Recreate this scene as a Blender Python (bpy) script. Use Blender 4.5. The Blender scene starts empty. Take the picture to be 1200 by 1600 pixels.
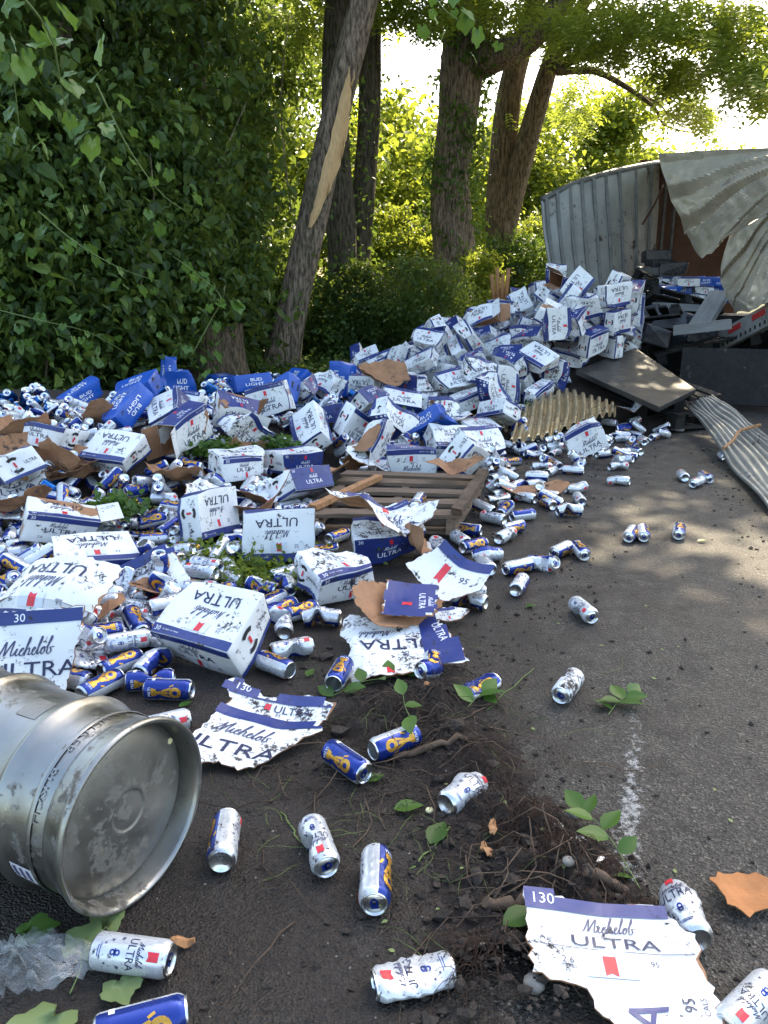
import bpy, math, random
import numpy as np
from mathutils import Vector, Matrix, Euler, noise as mnoise

scene = bpy.context.scene
COL = scene.collection
R = math.radians

# ------------------------------------------------------------------ camera
CAM_H, PITCH, FPX = 1.2, R(15.4), 1200.0
cam_d = bpy.data.cameras.new('camera'); cam = bpy.data.objects.new('camera', cam_d)
COL.objects.link(cam); scene.camera = cam
cam.location = (0, 0, CAM_H); cam.rotation_euler = (R(90) - PITCH, 0, 0)
cam_d.sensor_fit = 'VERTICAL'; cam_d.sensor_height = 36; cam_d.lens = 27
cam_d.clip_start = 0.05; cam_d.clip_end = 3000

# ------------------------------------------------------------------ sky, sun, exposure
SUN_AZ, SUN_EL = R(24), R(47)          # azimuth clockwise from +Y
w = bpy.data.worlds.new('World'); scene.world = w; w.use_nodes = True
nt = w.node_tree; nt.nodes.clear()
wo = nt.nodes.new('ShaderNodeOutputWorld'); bg = nt.nodes.new('ShaderNodeBackground')
sky = nt.nodes.new('ShaderNodeTexSky'); sky.sky_type = 'NISHITA'; sky.sun_disc = False
sky.sun_elevation = SUN_EL; sky.sun_rotation = SUN_AZ
sky.air_density = 1.4; sky.dust_density = 4.0; sky.ozone_density = 1.0
bg.inputs[1].default_value = 0.15
nt.links.new(sky.outputs[0], bg.inputs[0]); nt.links.new(bg.outputs[0], wo.inputs[0])
sun_d = bpy.data.lights.new('sun', 'SUN'); sun = bpy.data.objects.new('sun', sun_d); COL.objects.link(sun)
sun_d.energy = 4.0; sun_d.angle = R(0.5); sun_d.color = (1, .85, .60)
SDIR = Vector((math.sin(SUN_AZ) * math.cos(SUN_EL), math.cos(SUN_AZ) * math.cos(SUN_EL), math.sin(SUN_EL)))
sun.rotation_euler = SDIR.to_track_quat('Z', 'Y').to_euler()
sun.location = SDIR * 60
scene.view_settings.view_transform = 'Standard'; scene.view_settings.look = 'None'
scene.view_settings.gamma = 1; scene.view_settings.exposure = 2.0
scene.render.engine = 'CYCLES'
scene.cycles.max_bounces = 8; scene.cycles.transparent_max_bounces = 12
scene.cycles.diffuse_bounces = 4; scene.cycles.glossy_bounces = 3; scene.cycles.transmission_bounces = 4

# ------------------------------------------------------------------ photo pixel (1200x1600) -> world
CP, SP = math.cos(PITCH), math.sin(PITCH)
def ray(x, y):
    a, b = (x - 600) / FPX, -(y - 800) / FPX
    return Vector((a, CP + b * SP, -SP + b * CP))
def P(x, y, z=0.0):
    d = ray(x, y); t = (z - CAM_H) / d.z
    return Vector((d.x * t, d.y * t, z))
def at(x, y, Y):
    d = ray(x, y); t = Y / d.y
    return Vector((d.x * t, Y, CAM_H + d.z * t))
def proj(v):
    z = v[2] - CAM_H; d = v[1] * CP - z * SP; u = v[1] * SP + z * CP
    return (600 + FPX * v[0] / d, 800 - FPX * u / d, d)

# ------------------------------------------------------------------ object helpers
def tag(o, label=None, cat=None, group=None, kind=None):
    if label: o['label'] = label
    if cat: o['category'] = cat
    if group: o['group'] = group
    if kind: o['kind'] = kind
    return o
def empty(name, loc=(0, 0, 0), parent=None):
    o = bpy.data.objects.new(name, None); COL.objects.link(o); o.location = loc
    o.empty_display_size = .1
    if parent: o.parent = parent
    return o
def link(name, me, parent=None):
    o = bpy.data.objects.new(name, me); COL.objects.link(o)
    if parent: o.parent = parent
    return o
def np_mesh(name, verts, faces, mats, midx=None, smooth=False, tint=None):
    """faces: list of arrays (n,k) or list of index lists"""
    me = bpy.data.meshes.new(name)
    verts = np.asarray(verts, dtype=np.float32).reshape(-1, 3)
    if isinstance(faces, np.ndarray): faces = [faces]
    if len(faces) and not isinstance(faces[0], np.ndarray):
        tot = np.array([len(f) for f in faces], dtype=np.int32)
        idx = np.fromiter((i for f in faces for i in f), dtype=np.int32)
    else:
        tot = np.concatenate([np.full(len(f), f.shape[1], dtype=np.int32) for f in faces])
        idx = np.concatenate([f.ravel() for f in faces]).astype(np.int32)
    me.vertices.add(len(verts)); me.vertices.foreach_set('co', verts.ravel())
    me.loops.add(len(idx)); me.loops.foreach_set('vertex_index', idx)
    me.polygons.add(len(tot))
    st = np.zeros(len(tot), dtype=np.int32); st[1:] = np.cumsum(tot)[:-1]
    me.polygons.foreach_set('loop_start', st); me.polygons.foreach_set('loop_total', tot)
    for m in (mats if isinstance(mats, (list, tuple)) else [mats]): me.materials.append(m)
    if midx is not None: me.polygons.foreach_set('material_index', np.asarray(midx, dtype=np.int32))
    sm = np.full(len(tot), smooth) if isinstance(smooth, bool) else np.asarray(smooth)
    me.polygons.foreach_set('use_smooth', sm)
    if tint is not None:
        at_ = me.attributes.new('tint', 'FLOAT', 'FACE'); at_.data.foreach_set('value', np.asarray(tint, dtype=np.float32))
    me.update(calc_edges=True); me.validate()
    return me

class MB:
    """collects polygons, builds one mesh"""
    def __init__(s): s.v = []; s.f = []; s.m = []; s.s = []
    def add(s, vs, fs, m=0, smooth=False):
        b = len(s.v); s.v += [tuple(v) for v in vs]
        for f in fs: s.f.append([i + b for i in f]); s.m.append(m); s.s.append(smooth)
    def box(s, c, size, m=0, rot=None, jit=0, rnd=None):
        hx, hy, hz = size[0] / 2, size[1] / 2, size[2] / 2
        vs = [Vector((x, y, z)) for x in (-hx, hx) for y in (-hy, hy) for z in (-hz, hz)]
        if jit: vs = [v + Vector((rnd.uniform(-jit, jit), rnd.uniform(-jit, jit), rnd.uniform(-jit, jit))) for v in vs]
        if rot is not None: vs = [rot @ v for v in vs]
        vs = [v + Vector(c) for v in vs]
        s.add(vs, [(0, 1, 3, 2), (4, 6, 7, 5), (0, 4, 5, 1), (2, 3, 7, 6), (0, 2, 6, 4), (1, 5, 7, 3)], m)
    def tube(s, pts, rads, n=8, m=0, smooth=True, cap=True, bump=0, seed=0):
        rings = tube_rings(pts, rads, n, bump, seed)
        b = len(s.v); s.v += [tuple(v) for r in rings for v in r]
        k = len(rings)
        for i in range(k - 1):
            for j in range(n):
                s.f.append([b + i * n + j, b + i * n + (j + 1) % n, b + (i + 1) * n + (j + 1) % n, b + (i + 1) * n + j]); s.m.append(m); s.s.append(smooth)
        if cap:
            s.f.append([b + j for j in range(n)][::-1]); s.m.append(m); s.s.append(False)
            s.f.append([b + (k - 1) * n + j for j in range(n)]); s.m.append(m); s.s.append(False)
    def lathe(s, prof, n=32, m=0, axis='z', smooth=True):
        """prof: (r, z, mat?)"""
        b = len(s.v)
        for q in prof:
            for j in range(n):
                a = 2 * math.pi * j / n; s.v.append((q[0] * math.cos(a), q[0] * math.sin(a), q[1]))
        for i in range(len(prof) - 1):
            mm = prof[i][2] if len(prof[i]) > 2 else m
            for j in range(n):
                s.f.append([b + i * n + j, b + i * n + (j + 1) % n, b + (i + 1) * n + (j + 1) % n, b + (i + 1) * n + j]); s.m.append(mm); s.s.append(smooth)
    def mesh(s, name, mats): return np_mesh(name, s.v, s.f, mats, s.m, s.s)
    def build(s, name, mats, parent=None): return link(name, s.mesh(name, mats), parent)

def tube_rings(pts, rads, n, bump=0, seed=0):
    pts = [Vector(p) for p in pts]; rings = []; up = None
    for i, p in enumerate(pts):
        t = (pts[min(i + 1, len(pts) - 1)] - pts[max(i - 1, 0)]).normalized()
        if up is None: up = t.orthogonal().normalized()
        up = (up - t * up.dot(t)).normalized(); sd = t.cross(up)
        r = rads[i] if hasattr(rads, '__len__') else rads
        ring = []
        for j in range(n):
            a = 2 * math.pi * j / n; rr = r
            if bump:
                L = (pts[i] - pts[0]).length; q = Vector((math.cos(a) * 2, math.sin(a) * 2, L * .7 + seed * 7))
                rr *= 1 + bump * .8 * mnoise.noise(q) - bump * .75 * abs(mnoise.noise(Vector((math.cos(a) * 7, math.sin(a) * 7, L * 1.1 + seed * 3))))
            ring.append(p + (up * math.cos(a) + sd * math.sin(a)) * rr)
        rings.append(ring)
    return rings
def catmull(ps, k=6):
    ps = [Vector(p) for p in ps]; out = []
    for i in range(len(ps) - 1):
        p0, p1, p2, p3 = ps[max(i - 1, 0)], ps[i], ps[i + 1], ps[min(i + 2, len(ps) - 1)]
        for j in range(k):
            t = j / k
            out.append(.5 * ((2 * p1) + (p2 - p0) * t + (2 * p0 - 5 * p1 + 4 * p2 - p3) * t * t + (3 * p1 - p0 - 3 * p2 + p3) * t ** 3))
    out.append(ps[-1]); return out

# ------------------------------------------------------------------ materials
def new_mat(name):
    m = bpy.data.materials.new(name); m.use_nodes = True; m.node_tree.nodes.clear(); return m
class NT:
    def __init__(s, m): s.t = m.node_tree
    def n(s, typ, **kw):
        o = s.t.nodes.new('ShaderNode' + typ)
        for k, v in kw.items():
            if k.startswith('i_'): o.inputs[int(k[2:])].default_value = v
            else: setattr(o, k, v)
        return o
    def l(s, a, b): s.t.links.new(a, b)
    def coord(s, rnd=True):
        c = s.n('TexCoord')
        if not rnd: return c.outputs['Object']
        oi = s.n('ObjectInfo'); sc = s.n('Math', operation='MULTIPLY', i_1=37.0); s.l(oi.outputs['Random'], sc.inputs[0])
        ad = s.n('VectorMath', operation='ADD'); s.l(c.outputs['Object'], ad.inputs[0]); s.l(sc.outputs[0], ad.inputs[1]); return ad.outputs[0]
    def noise(s, vec, scale, detail=4, rough=.6, dim='3D'):
        o = s.n('TexNoise'); o.inputs['Scale'].default_value = scale; o.inputs['Detail'].default_value = detail
        o.inputs['Roughness'].default_value = rough
        if vec is not None: s.l(vec, o.inputs['Vector'])
        return o.outputs['Fac']
    def ramp(s, fac, stops):
        o = s.n('ValToRGB'); e = o.color_ramp.elements
        while len(e) < len(stops): e.new(.5)
        for i, (p, c) in enumerate(stops):
            e[i].position = p; e[i].color = (*c, 1) if hasattr(c, '__len__') else (c, c, c, 1)
        s.l(fac, o.inputs[0]); return o.outputs[0]
    def mix(s, fac, a, b, mode='MIX'):
        o = s.n('MixRGB', blend_type=mode)
        for k, v in ((0, fac), (1, a), (2, b)):
            if isinstance(v, (int, float)): o.inputs[k].default_value = v
            elif isinstance(v, tuple): o.inputs[k].default_value = (*v, 1)
            else: s.l(v, o.inputs[k])
        return o.outputs[0]
    def bump(s, h, strength, dist=.01, prev=None):
        o = s.n('Bump'); o.inputs['Strength'].default_value = strength; o.inputs['Distance'].default_value = dist
        s.l(h, o.inputs['Height'])
        if prev is not None: s.l(prev, o.inputs['Normal'])
        return o.outputs[0]
    def bsdf(s, col, rough=.5, metal=0, nor=None, spec=.5):
        b = s.n('BsdfPrincipled'); o = s.n('OutputMaterial')
        for k, v in (('Base Color', col), ('Roughness', rough), ('Metallic', metal), ('Specular IOR Level', spec)):
            if isinstance(v, (int, float)): b.inputs[k].default_value = v
            elif isinstance(v, tuple): b.inputs[k].default_value = (*v, 1)
            else: s.l(v, b.inputs[k])
        if nor is not None: s.l(nor, b.inputs['Normal'])
        s.l(b.outputs[0], o.inputs[0]); return b
def pm(name, col, rough=.5, metal=0, var=.25, scale=9, bump=0, bscale=60, spec=.5, dirt=0, dirtcol=(.035, .026, .019), dscale=22, stretch=None, rnd=True, fade=0):
    m = new_mat(name); t = NT(m); c = t.coord(rnd)
    if stretch:
        mp = t.n('Mapping'); mp.inputs['Scale'].default_value = stretch; t.l(c, mp.inputs['Vector']); c = mp.outputs[0]
    nz = t.noise(c, scale, 5)
    k = t.ramp(nz, [(.25, tuple(max(0, x * (1 - var)) for x in col)), (.75, tuple(min(1, x * (1 + var * .6)) for x in col))])
    if fade:
        n4 = t.noise(c, 5, 3); k = t.mix(t.ramp(n4, [(.45, 0.), (.8, fade)]), k, tuple(.5 * x + .25 for x in col))
    rg = t.ramp(t.noise(c, scale * 2.3, 4), [(.3, max(0, rough - .1)), (.7, min(1, rough + .12))])
    if dirt:
        n2 = t.noise(c, dscale, 6, .7); n3 = t.noise(c, dscale * .18, 2)
        pr = t.n('Math', operation='MULTIPLY'); t.l(n2, pr.inputs[0]); t.l(n3, pr.inputs[1])
        d = t.ramp(pr.outputs[0], [(.40 - .16 * dirt, 0.), (.46 - .14 * dirt, 1.)])
        k = t.mix(d, k, dirtcol); rg = t.mix(d, rg, (.85, .85, .85))
        if metal:
            iv = t.n('Math', operation='SUBTRACT'); iv.inputs[0].default_value = metal; t.l(d, iv.inputs[1]); iv.use_clamp = True; metal = iv.outputs[0]
    nor = t.bump(t.noise(c, bscale, 5, .65), bump, .01) if bump else None
    t.bsdf(k, rg, metal, nor, spec); return m
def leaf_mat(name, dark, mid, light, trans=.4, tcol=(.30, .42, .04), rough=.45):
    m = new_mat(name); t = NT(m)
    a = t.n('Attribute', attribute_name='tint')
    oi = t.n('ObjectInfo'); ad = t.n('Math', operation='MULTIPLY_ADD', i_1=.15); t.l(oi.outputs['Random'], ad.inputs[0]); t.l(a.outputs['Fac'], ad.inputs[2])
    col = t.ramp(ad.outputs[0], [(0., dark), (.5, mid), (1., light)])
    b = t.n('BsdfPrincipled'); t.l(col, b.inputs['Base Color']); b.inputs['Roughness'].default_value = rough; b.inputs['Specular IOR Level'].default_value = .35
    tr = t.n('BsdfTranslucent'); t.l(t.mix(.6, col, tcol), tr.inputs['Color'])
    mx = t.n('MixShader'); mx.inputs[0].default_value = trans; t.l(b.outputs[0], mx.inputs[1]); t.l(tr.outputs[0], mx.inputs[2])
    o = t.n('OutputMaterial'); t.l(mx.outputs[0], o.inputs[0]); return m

M = {}
M['white'] = pm('carton_white', (.74, .75, .74), .42, var=.08, dirt=.50, dscale=80, scale=6)
M['white_dirty'] = pm('carton_white_muddy', (.78, .79, .79), .45, var=.10, dirt=.86, dscale=85, scale=6)
M['blue'] = pm('carton_blue', (.018, .035, .17), .40, var=.15, dirt=.45, dscale=80)
M['budblue'] = pm('carton_bright_blue', (.012, .085, .42), .36, var=.2, dirt=.25, dscale=26)
M['navy'] = pm('print_navy', (.018, .022, .07), .45, var=.15)
M['script'] = pm('print_script', (.05, .055, .12), .45, var=.15)
M['red'] = pm('print_red', (.62, .025, .04), .42, var=.15)
M['grey_print'] = pm('print_pale_grey', (.62, .66, .70), .45, var=.08)
M['print_white'] = pm('print_white', (.80, .82, .85), .42, var=.05)
M['black'] = pm('print_black', (.012, .012, .014), .5, var=.3)
M['kraft'] = pm('cardboard_brown', (.33, .17, .085), .85, var=.3, scale=14, bump=.25, bscale=90, dirt=.4)
M['kraft_orange'] = pm('cardboard_rust', (.40, .165, .055), .85, var=.35, scale=12, bump=.4, bscale=120, dirt=.5)
M['can_white'] = pm('can_white', (.66, .68, .70), .27, .45, var=.10, dirt=.50, dscale=120)
M['can_mud'] = pm('can_muddy', (.70, .72, .74), .4, .2, var=.1, dirt=1.15, dscale=70)
M['can_blue'] = pm('can_blue', (.016, .040, .24), .24, .5, var=.15, dirt=.25, dscale=60)
M['can_cyan'] = pm('can_metallic_blue', (.012, .11, .36), .22, .75, var=.2, dirt=.2, dscale=60)
M['gold'] = pm('can_gold', (.62, .33, .05), .28, .6, var=.3, scale=60)
M['alu'] = pm('aluminium', (.70, .71, .72), .24, 1., var=.12, dirt=.2, dscale=60)
M['alu_in'] = pm('aluminium_inside', (.50, .51, .50), .35, .9, var=.2)
M['steel'] = pm('keg_steel', (.33, .325, .30), .36, 1., var=.20, scale=7, bump=.05, bscale=220, dirt=.52, dscale=38, dirtcol=(.10, .088, .07))
M['steel_face'] = pm('keg_steel_dull', (.31, .305, .28), .46, .95, var=.30, scale=6, bump=.08, bscale=160, dirt=.78, dscale=24, dirtcol=(.12, .105, .085))
M['wood'] = pm('pallet_wood', (.17, .115, .075), .8, var=.45, scale=5, bump=.5, bscale=22, stretch=(1, 9, 9))
M['wood_pale'] = pm('split_wood', (.62, .40, .19), .75, var=.3, scale=8, bump=.5, bscale=20, stretch=(6, 6, 1))
M['plank'] = pm('grey_plank', (.20, .20, .19), .75, var=.3, scale=5, bump=.3, bscale=25, stretch=(1, 8, 8))
M['black_plastic'] = pm('black_plastic', (.016, .015, .014), .7, var=.35, spec=.25, dirt=.35, dirtcol=(.10, .085, .07))
M['plate'] = pm('black_sheet', (.022, .021, .019), .42, .0, var=.4, scale=5, dirt=.45, dirtcol=(.06, .05, .04), dscale=14, spec=.7)
M['corr'] = pm('corrugated_bronze', (.50, .40, .24), .36, .75, var=.35, scale=4, dirt=.6, dirtcol=(.09, .07, .04))
M['corr_grey'] = pm('corrugated_grey', (.40, .41, .39), .38, .7, var=.3, scale=4, dirt=.4, dirtcol=(.12, .10, .08))
M['skin'] = pm('trailer_skin', (.62, .55, .43), .36, .35, var=.35, scale=3, bump=.25, bscale=14, dirt=.42, dirtcol=(.28, .22, .16), dscale=9)
M['liner'] = pm('trailer_liner', (.36, .36, .34), .6, .1, var=.28, scale=3, dirt=.62, dirtcol=(.07, .05, .035), dscale=6)
M['post'] = pm('trailer_post', (.17, .17, .16), .6, .3, var=.4)
M['ply'] = pm('trailer_plywood', (.13, .065, .04), .8, var=.3, scale=4)
M['rail'] = pm('trailer_rail', (.36, .36, .34), .5, .5, var=.3, dirt=.5)
M['tape_red'] = pm('reflector_red', (.45, .035, .03), .4, var=.2)
M['soil'] = pm('soil', (.026, .017, .011), .95, var=.8, scale=45, bump=1., bscale=110)
M['clod'] = pm('mud_clod', (.04, .03, .022), .95, var=.5, scale=20, bump=.8, bscale=60)
M['root'] = pm('root_fibre', (.038, .025, .016), .9, var=.5, scale=30)
M['root_red'] = pm('root_fibre_red', (.055, .026, .014), .9, var=.5, scale=30)
M['stick'] = pm('stick_bark', (.10, .065, .04), .9, var=.5, scale=12, bump=.7, bscale=50)
M['chip'] = pm('wood_chip', (.40, .20, .085), .85, var=.4, scale=30, bump=.5)
M['pebble'] = pm('pebble', (.22, .20, .17), .9, var=.4, scale=30, bump=.4)
M['stem'] = pm('green_stem', (.12, .17, .04), .6, var=.3)
M['tagpaper'] = pm('sticker_paper', (.62, .62, .68), .5, var=.12, dirt=.4)
M['cap_yellow'] = pm('keg_cap', (.75, .66, .35), .5, var=.2)
M['mark'] = pm('sticker_print', (.10, .10, .22), .5, var=.3)
M['green_dot'] = pm('sticker_green', (.16, .28, .14), .5, var=.3)
M['emboss'] = pm('keg_emboss', (.34, .335, .315), .45, .9, var=.3)
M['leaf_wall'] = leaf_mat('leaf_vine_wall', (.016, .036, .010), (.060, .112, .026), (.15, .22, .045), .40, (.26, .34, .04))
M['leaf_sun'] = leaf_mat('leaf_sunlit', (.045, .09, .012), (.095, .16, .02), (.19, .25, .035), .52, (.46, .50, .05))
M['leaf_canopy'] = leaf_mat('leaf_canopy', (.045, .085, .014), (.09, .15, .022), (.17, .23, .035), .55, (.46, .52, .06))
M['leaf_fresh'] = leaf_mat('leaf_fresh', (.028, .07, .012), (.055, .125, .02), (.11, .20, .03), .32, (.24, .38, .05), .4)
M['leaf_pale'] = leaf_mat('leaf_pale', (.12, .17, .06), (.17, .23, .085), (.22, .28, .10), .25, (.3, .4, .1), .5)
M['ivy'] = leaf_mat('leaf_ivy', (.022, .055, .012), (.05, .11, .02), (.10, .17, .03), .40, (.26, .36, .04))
def bark_mat(name, a, b, sc=(7, 7, 1.3)):
    m = new_mat(name); t = NT(m); c = t.coord(True)
    mp = t.n('Mapping'); mp.inputs['Scale'].default_value = sc; t.l(c, mp.inputs['Vector'])
    n1 = t.noise(mp.outputs[0], 4, 6, .7); n2 = t.noise(c, 1.5, 3)
    col = t.mix(t.ramp(n2, [(.4, 0.), (.75, .35)]), t.ramp(n1, [(.40, a), (.60, b)]), (.06, .075, .03))
    t.bsdf(col, .9, 0, t.bump(n1, 1., .05), .2); return m
M['bark'] = bark_mat('bark_grey_brown', (.07, .052, .038), (.38, .285, .21))
M['bark_dark'] = bark_mat('bark_dark', (.035, .028, .02), (.15, .12, .09))
M['bark_warm'] = bark_mat('bark_warm', (.06, .043, .028), (.27, .19, .115))
def film_mat():
    m = new_mat('shrink_film'); t = NT(m); c = t.coord()
    b = t.n('BsdfPrincipled'); b.inputs['Base Color'].default_value = (.75, .77, .76, 1); b.inputs['Roughness'].default_value = .18
    nz = t.noise(c, 26, 5, .7); t.l(t.bump(nz, .7, .02), b.inputs['Normal'])
    tr = t.n('BsdfTransparent'); tr.inputs[0].default_value = (.93, .94, .94, 1)
    mx = t.n('MixShader'); t.l(t.ramp(t.noise(c, 9, 4), [(.40, .05), (.75, .38)]), mx.inputs[0]); t.l(tr.outputs[0], mx.inputs[1]); t.l(b.outputs[0], mx.inputs[2])
    o = t.n('OutputMaterial'); t.l(mx.outputs[0], o.inputs[0]); return m
M['film'] = film_mat()
M['wrap_dark'] = pm('dark_wrapped_pack', (.03, .032, .04), .3, var=.5, scale=8, dirt=.5, dirtcol=(.12, .11, .10), bump=.4, bscale=25)

# ================================================================== SETTING
RNG = np.random.default_rng(7); RD = random.Random(11)
ROAD_T = math.tan(R(19))              # road runs 19 degrees right of +Y
def road_u(x, y): return (x - ROAD_T * y) * math.cos(R(19))   # lateral coordinate, 0 near worn line
EDGE_U = -1.95
def ground_mat():
    m = new_mat('verge_soil'); t = NT(m); c = t.coord(False)
    n1 = t.noise(c, 1.3, 5); n2 = t.noise(c, 30, 5, .7)
    col = t.mix(t.ramp(n1, [(.42, 0.), (.6, 1.)]), t.ramp(n2, [(.3, (.020, .015, .010)), (.75, (.075, .055, .035))]), t.ramp(n2, [(.3, (.022, .034, .008)), (.75, (.07, .09, .02))]))
    t.bsdf(col, .95, 0, t.bump(n2, 1., .03), .2); return m
def asphalt_mat():
    m = new_mat('asphalt'); t = NT(m); c = t.coord(False)
    v = t.n('TexVoronoi'); v.inputs['Scale'].default_value = 190; t.l(c, v.inputs['Vector'])
    v2 = t.n('TexVoronoi'); v2.inputs['Scale'].default_value = 95; t.l(c, v2.inputs['Vector'])
    agg = t.ramp(v.outputs['Color'], [(.15, (.010, .0085, .007)), (.55, (.040, .034, .027)), (.85, (.105, .09, .072)), (.97, (.24, .22, .18))])
    n1 = t.noise(c, 1.1, 6, .62); n2 = t.noise(c, 7, 6, .65); n3 = t.noise(c, 60, 4, .7)
    # mud: heavier towards the verge (u < -0.6 or so) and in smears
    sp = t.n('SeparateXYZ'); t.l(c, sp.inputs[0])
    a = t.n('Math', operation='MULTIPLY_ADD', i_1=-ROAD_T); t.l(sp.outputs[1], a.inputs[0]); t.l(sp.outputs[0], a.inputs[2])
    g = t.n('MapRange'); g.inputs[1].default_value = .35; g.inputs[2].default_value = -.9; g.inputs[3].default_value = -.10; g.inputs[4].default_value = .30; t.l(a.outputs[0], g.inputs[0])
    s = t.n('Math', operation='ADD'); t.l(g.outputs[0], s.inputs[0])
    mm = t.n('Math', operation='MULTIPLY_ADD', i_1=.55); t.l(n2, mm.inputs[0]); 
    hh = t.n('Math', operation='MULTIPLY', i_1=.5); t.l(n1, hh.inputs[0]); t.l(hh.outputs[0], mm.inputs[2]); t.l(mm.outputs[0], s.inputs[1])
    mud = t.ramp(s.outputs[0], [(.50, 0.), (.64, 1.)])
    mudc = t.ramp(n3, [(.3, (.009, .006, .004)), (.7, (.036, .025, .017))])
    dust = t.ramp(n1, [(.45, 0.), (.75, .5)])
    col = t.mix(dust, agg, (.07, .054, .037)); col = t.mix(mud, col, mudc)
    h = t.n('Math', operation='MULTIPLY_ADD', i_1=.6); t.l(v2.outputs['Distance'], h.inputs[0]); t.l(v.outputs['Distance'], h.inputs[2])
    b1 = t.bump(h.outputs[0], 1., .006); b2 = t.bump(t.noise(c, 140, 5, .75), .7, .006, b1); b3 = t.bump(n2, .3, .02, b2)
    rg = t.mix(mud, t.ramp(n2, [(.35, .42), (.7, .75)]), t.ramp(t.noise(c, 3.3, 5), [(.4, .34), (.62, .75)]))
    t.bsdf(col, rg, 0, b3, .5); return m
M['asphalt'] = asphalt_mat(); M['verge'] = ground_mat()

# ground: one sheet to the horizon, finer near the camera
xs = np.concatenate([[-900, -300, -100, -40], np.arange(-20, 20.1, .5), [40, 100, 300, 900]])
ys = np.concatenate([[-300, -60, -20], np.arange(-6, 40.1, .5), [60, 120, 300, 900]])
def vz(x, y):
    u = road_u(x, y); d = max(0, EDGE_U - u)
    return -0.012 + min(d, 2.5) * .035 * (1 if y > 2 else max(0, y / 2)) + (.035 * mnoise.noise(Vector((x * .9, y * .9, 0))) if d > .3 and abs(x) < 20 else 0) * min(1, max(0, d)) \
        + max(0, min(4, d - 3)) * .08
gv = [(x, y, vz(x, y)) for y in ys for x in xs]; nx = len(xs)
gf = [(j * nx + i, j * nx + i + 1, (j + 1) * nx + i + 1, (j + 1) * nx + i) for j in range(len(ys) - 1) for i in range(nx - 1)]
tag(link('ground', np_mesh('ground', gv, gf, M['verge'], smooth=True)), kind='structure')
def strip(u0, u1, y0, y1, z, mat, name, n=40, jag=0):
    v = []; f = []
    for i in range(n + 1):
        y = y0 + (y1 - y0) * i / n
        for k, u in enumerate((u0, u1)):
            jj = jag * mnoise.noise(Vector((y * 1.7, k * 9.1, 3))) if k == 0 else 0
            v.append((ROAD_T * y + (u + jj) / math.cos(R(19)), y, z))
        if i: f.append((2 * i - 2, 2 * i - 1, 2 * i + 1, 2 * i))
    return tag(link(name, np_mesh(name, v, f, mat)), kind='structure')
strip(EDGE_U, 7.5, -8, 80, 0.0, M['asphalt'], 'road', 120, .12)
def paint_mat():
    m = new_mat('worn_road_paint'); t = NT(m); c = t.coord(False)
    n = t.noise(c, 46, 6, .75); n1 = t.noise(c, 2.2, 3)
    pr = t.n('Math', operation='MULTIPLY_ADD', i_1=.55); t.l(n1, pr.inputs[0]); t.l(n, pr.inputs[2])
    sp = t.n('SeparateXYZ'); t.l(c, sp.inputs[0])
    a = t.n('Math', operation='MULTIPLY_ADD', i_1=-ROAD_T); t.l(sp.outputs[1], a.inputs[0]); t.l(sp.outputs[0], a.inputs[2])      # lateral place across the line
    e = t.n('Math', operation='SUBTRACT', i_1=.045); t.l(a.outputs[0], e.inputs[0]); e2 = t.n('Math', operation='ABSOLUTE'); t.l(e.outputs[0], e2.inputs[0])
    wr = t.n('MapRange'); wr.inputs[1].default_value = .008; wr.inputs[2].default_value = .05; wr.inputs[3].default_value = .10; wr.inputs[4].default_value = -.14; t.l(e2.outputs[0], wr.inputs[0])
    fy = t.n('MapRange'); fy.inputs[1].default_value = 1.7; fy.inputs[2].default_value = 2.7; fy.inputs[3].default_value = 0.; fy.inputs[4].default_value = -.22; t.l(sp.outputs[1], fy.inputs[0])
    s1 = t.n('Math', operation='ADD'); t.l(pr.outputs[0], s1.inputs[0]); t.l(wr.outputs[0], s1.inputs[1]); s2 = t.n('Math', operation='ADD'); t.l(s1.outputs[0], s2.inputs[0]); t.l(fy.outputs[0], s2.inputs[1])
    msk = t.ramp(s2.outputs[0], [(.83, 0.), (.97, .5)])
    b = t.n('BsdfPrincipled'); b.inputs['Base Color'].default_value = (.50, .49, .46, 1); b.inputs['Roughness'].default_value = .7
    tr = t.n('BsdfTransparent'); mx = t.n('MixShader'); t.l(msk, mx.inputs[0]); t.l(tr.outputs[0], mx.inputs[1]); t.l(b.outputs[0], mx.inputs[2])
    o = t.n('OutputMaterial'); t.l(mx.outputs[0], o.inputs[0]); return m
M['paint'] = paint_mat()
strip(.0, .085, .6, 3.0, .004, M['paint'], 'road_line', 60, .02)

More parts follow.
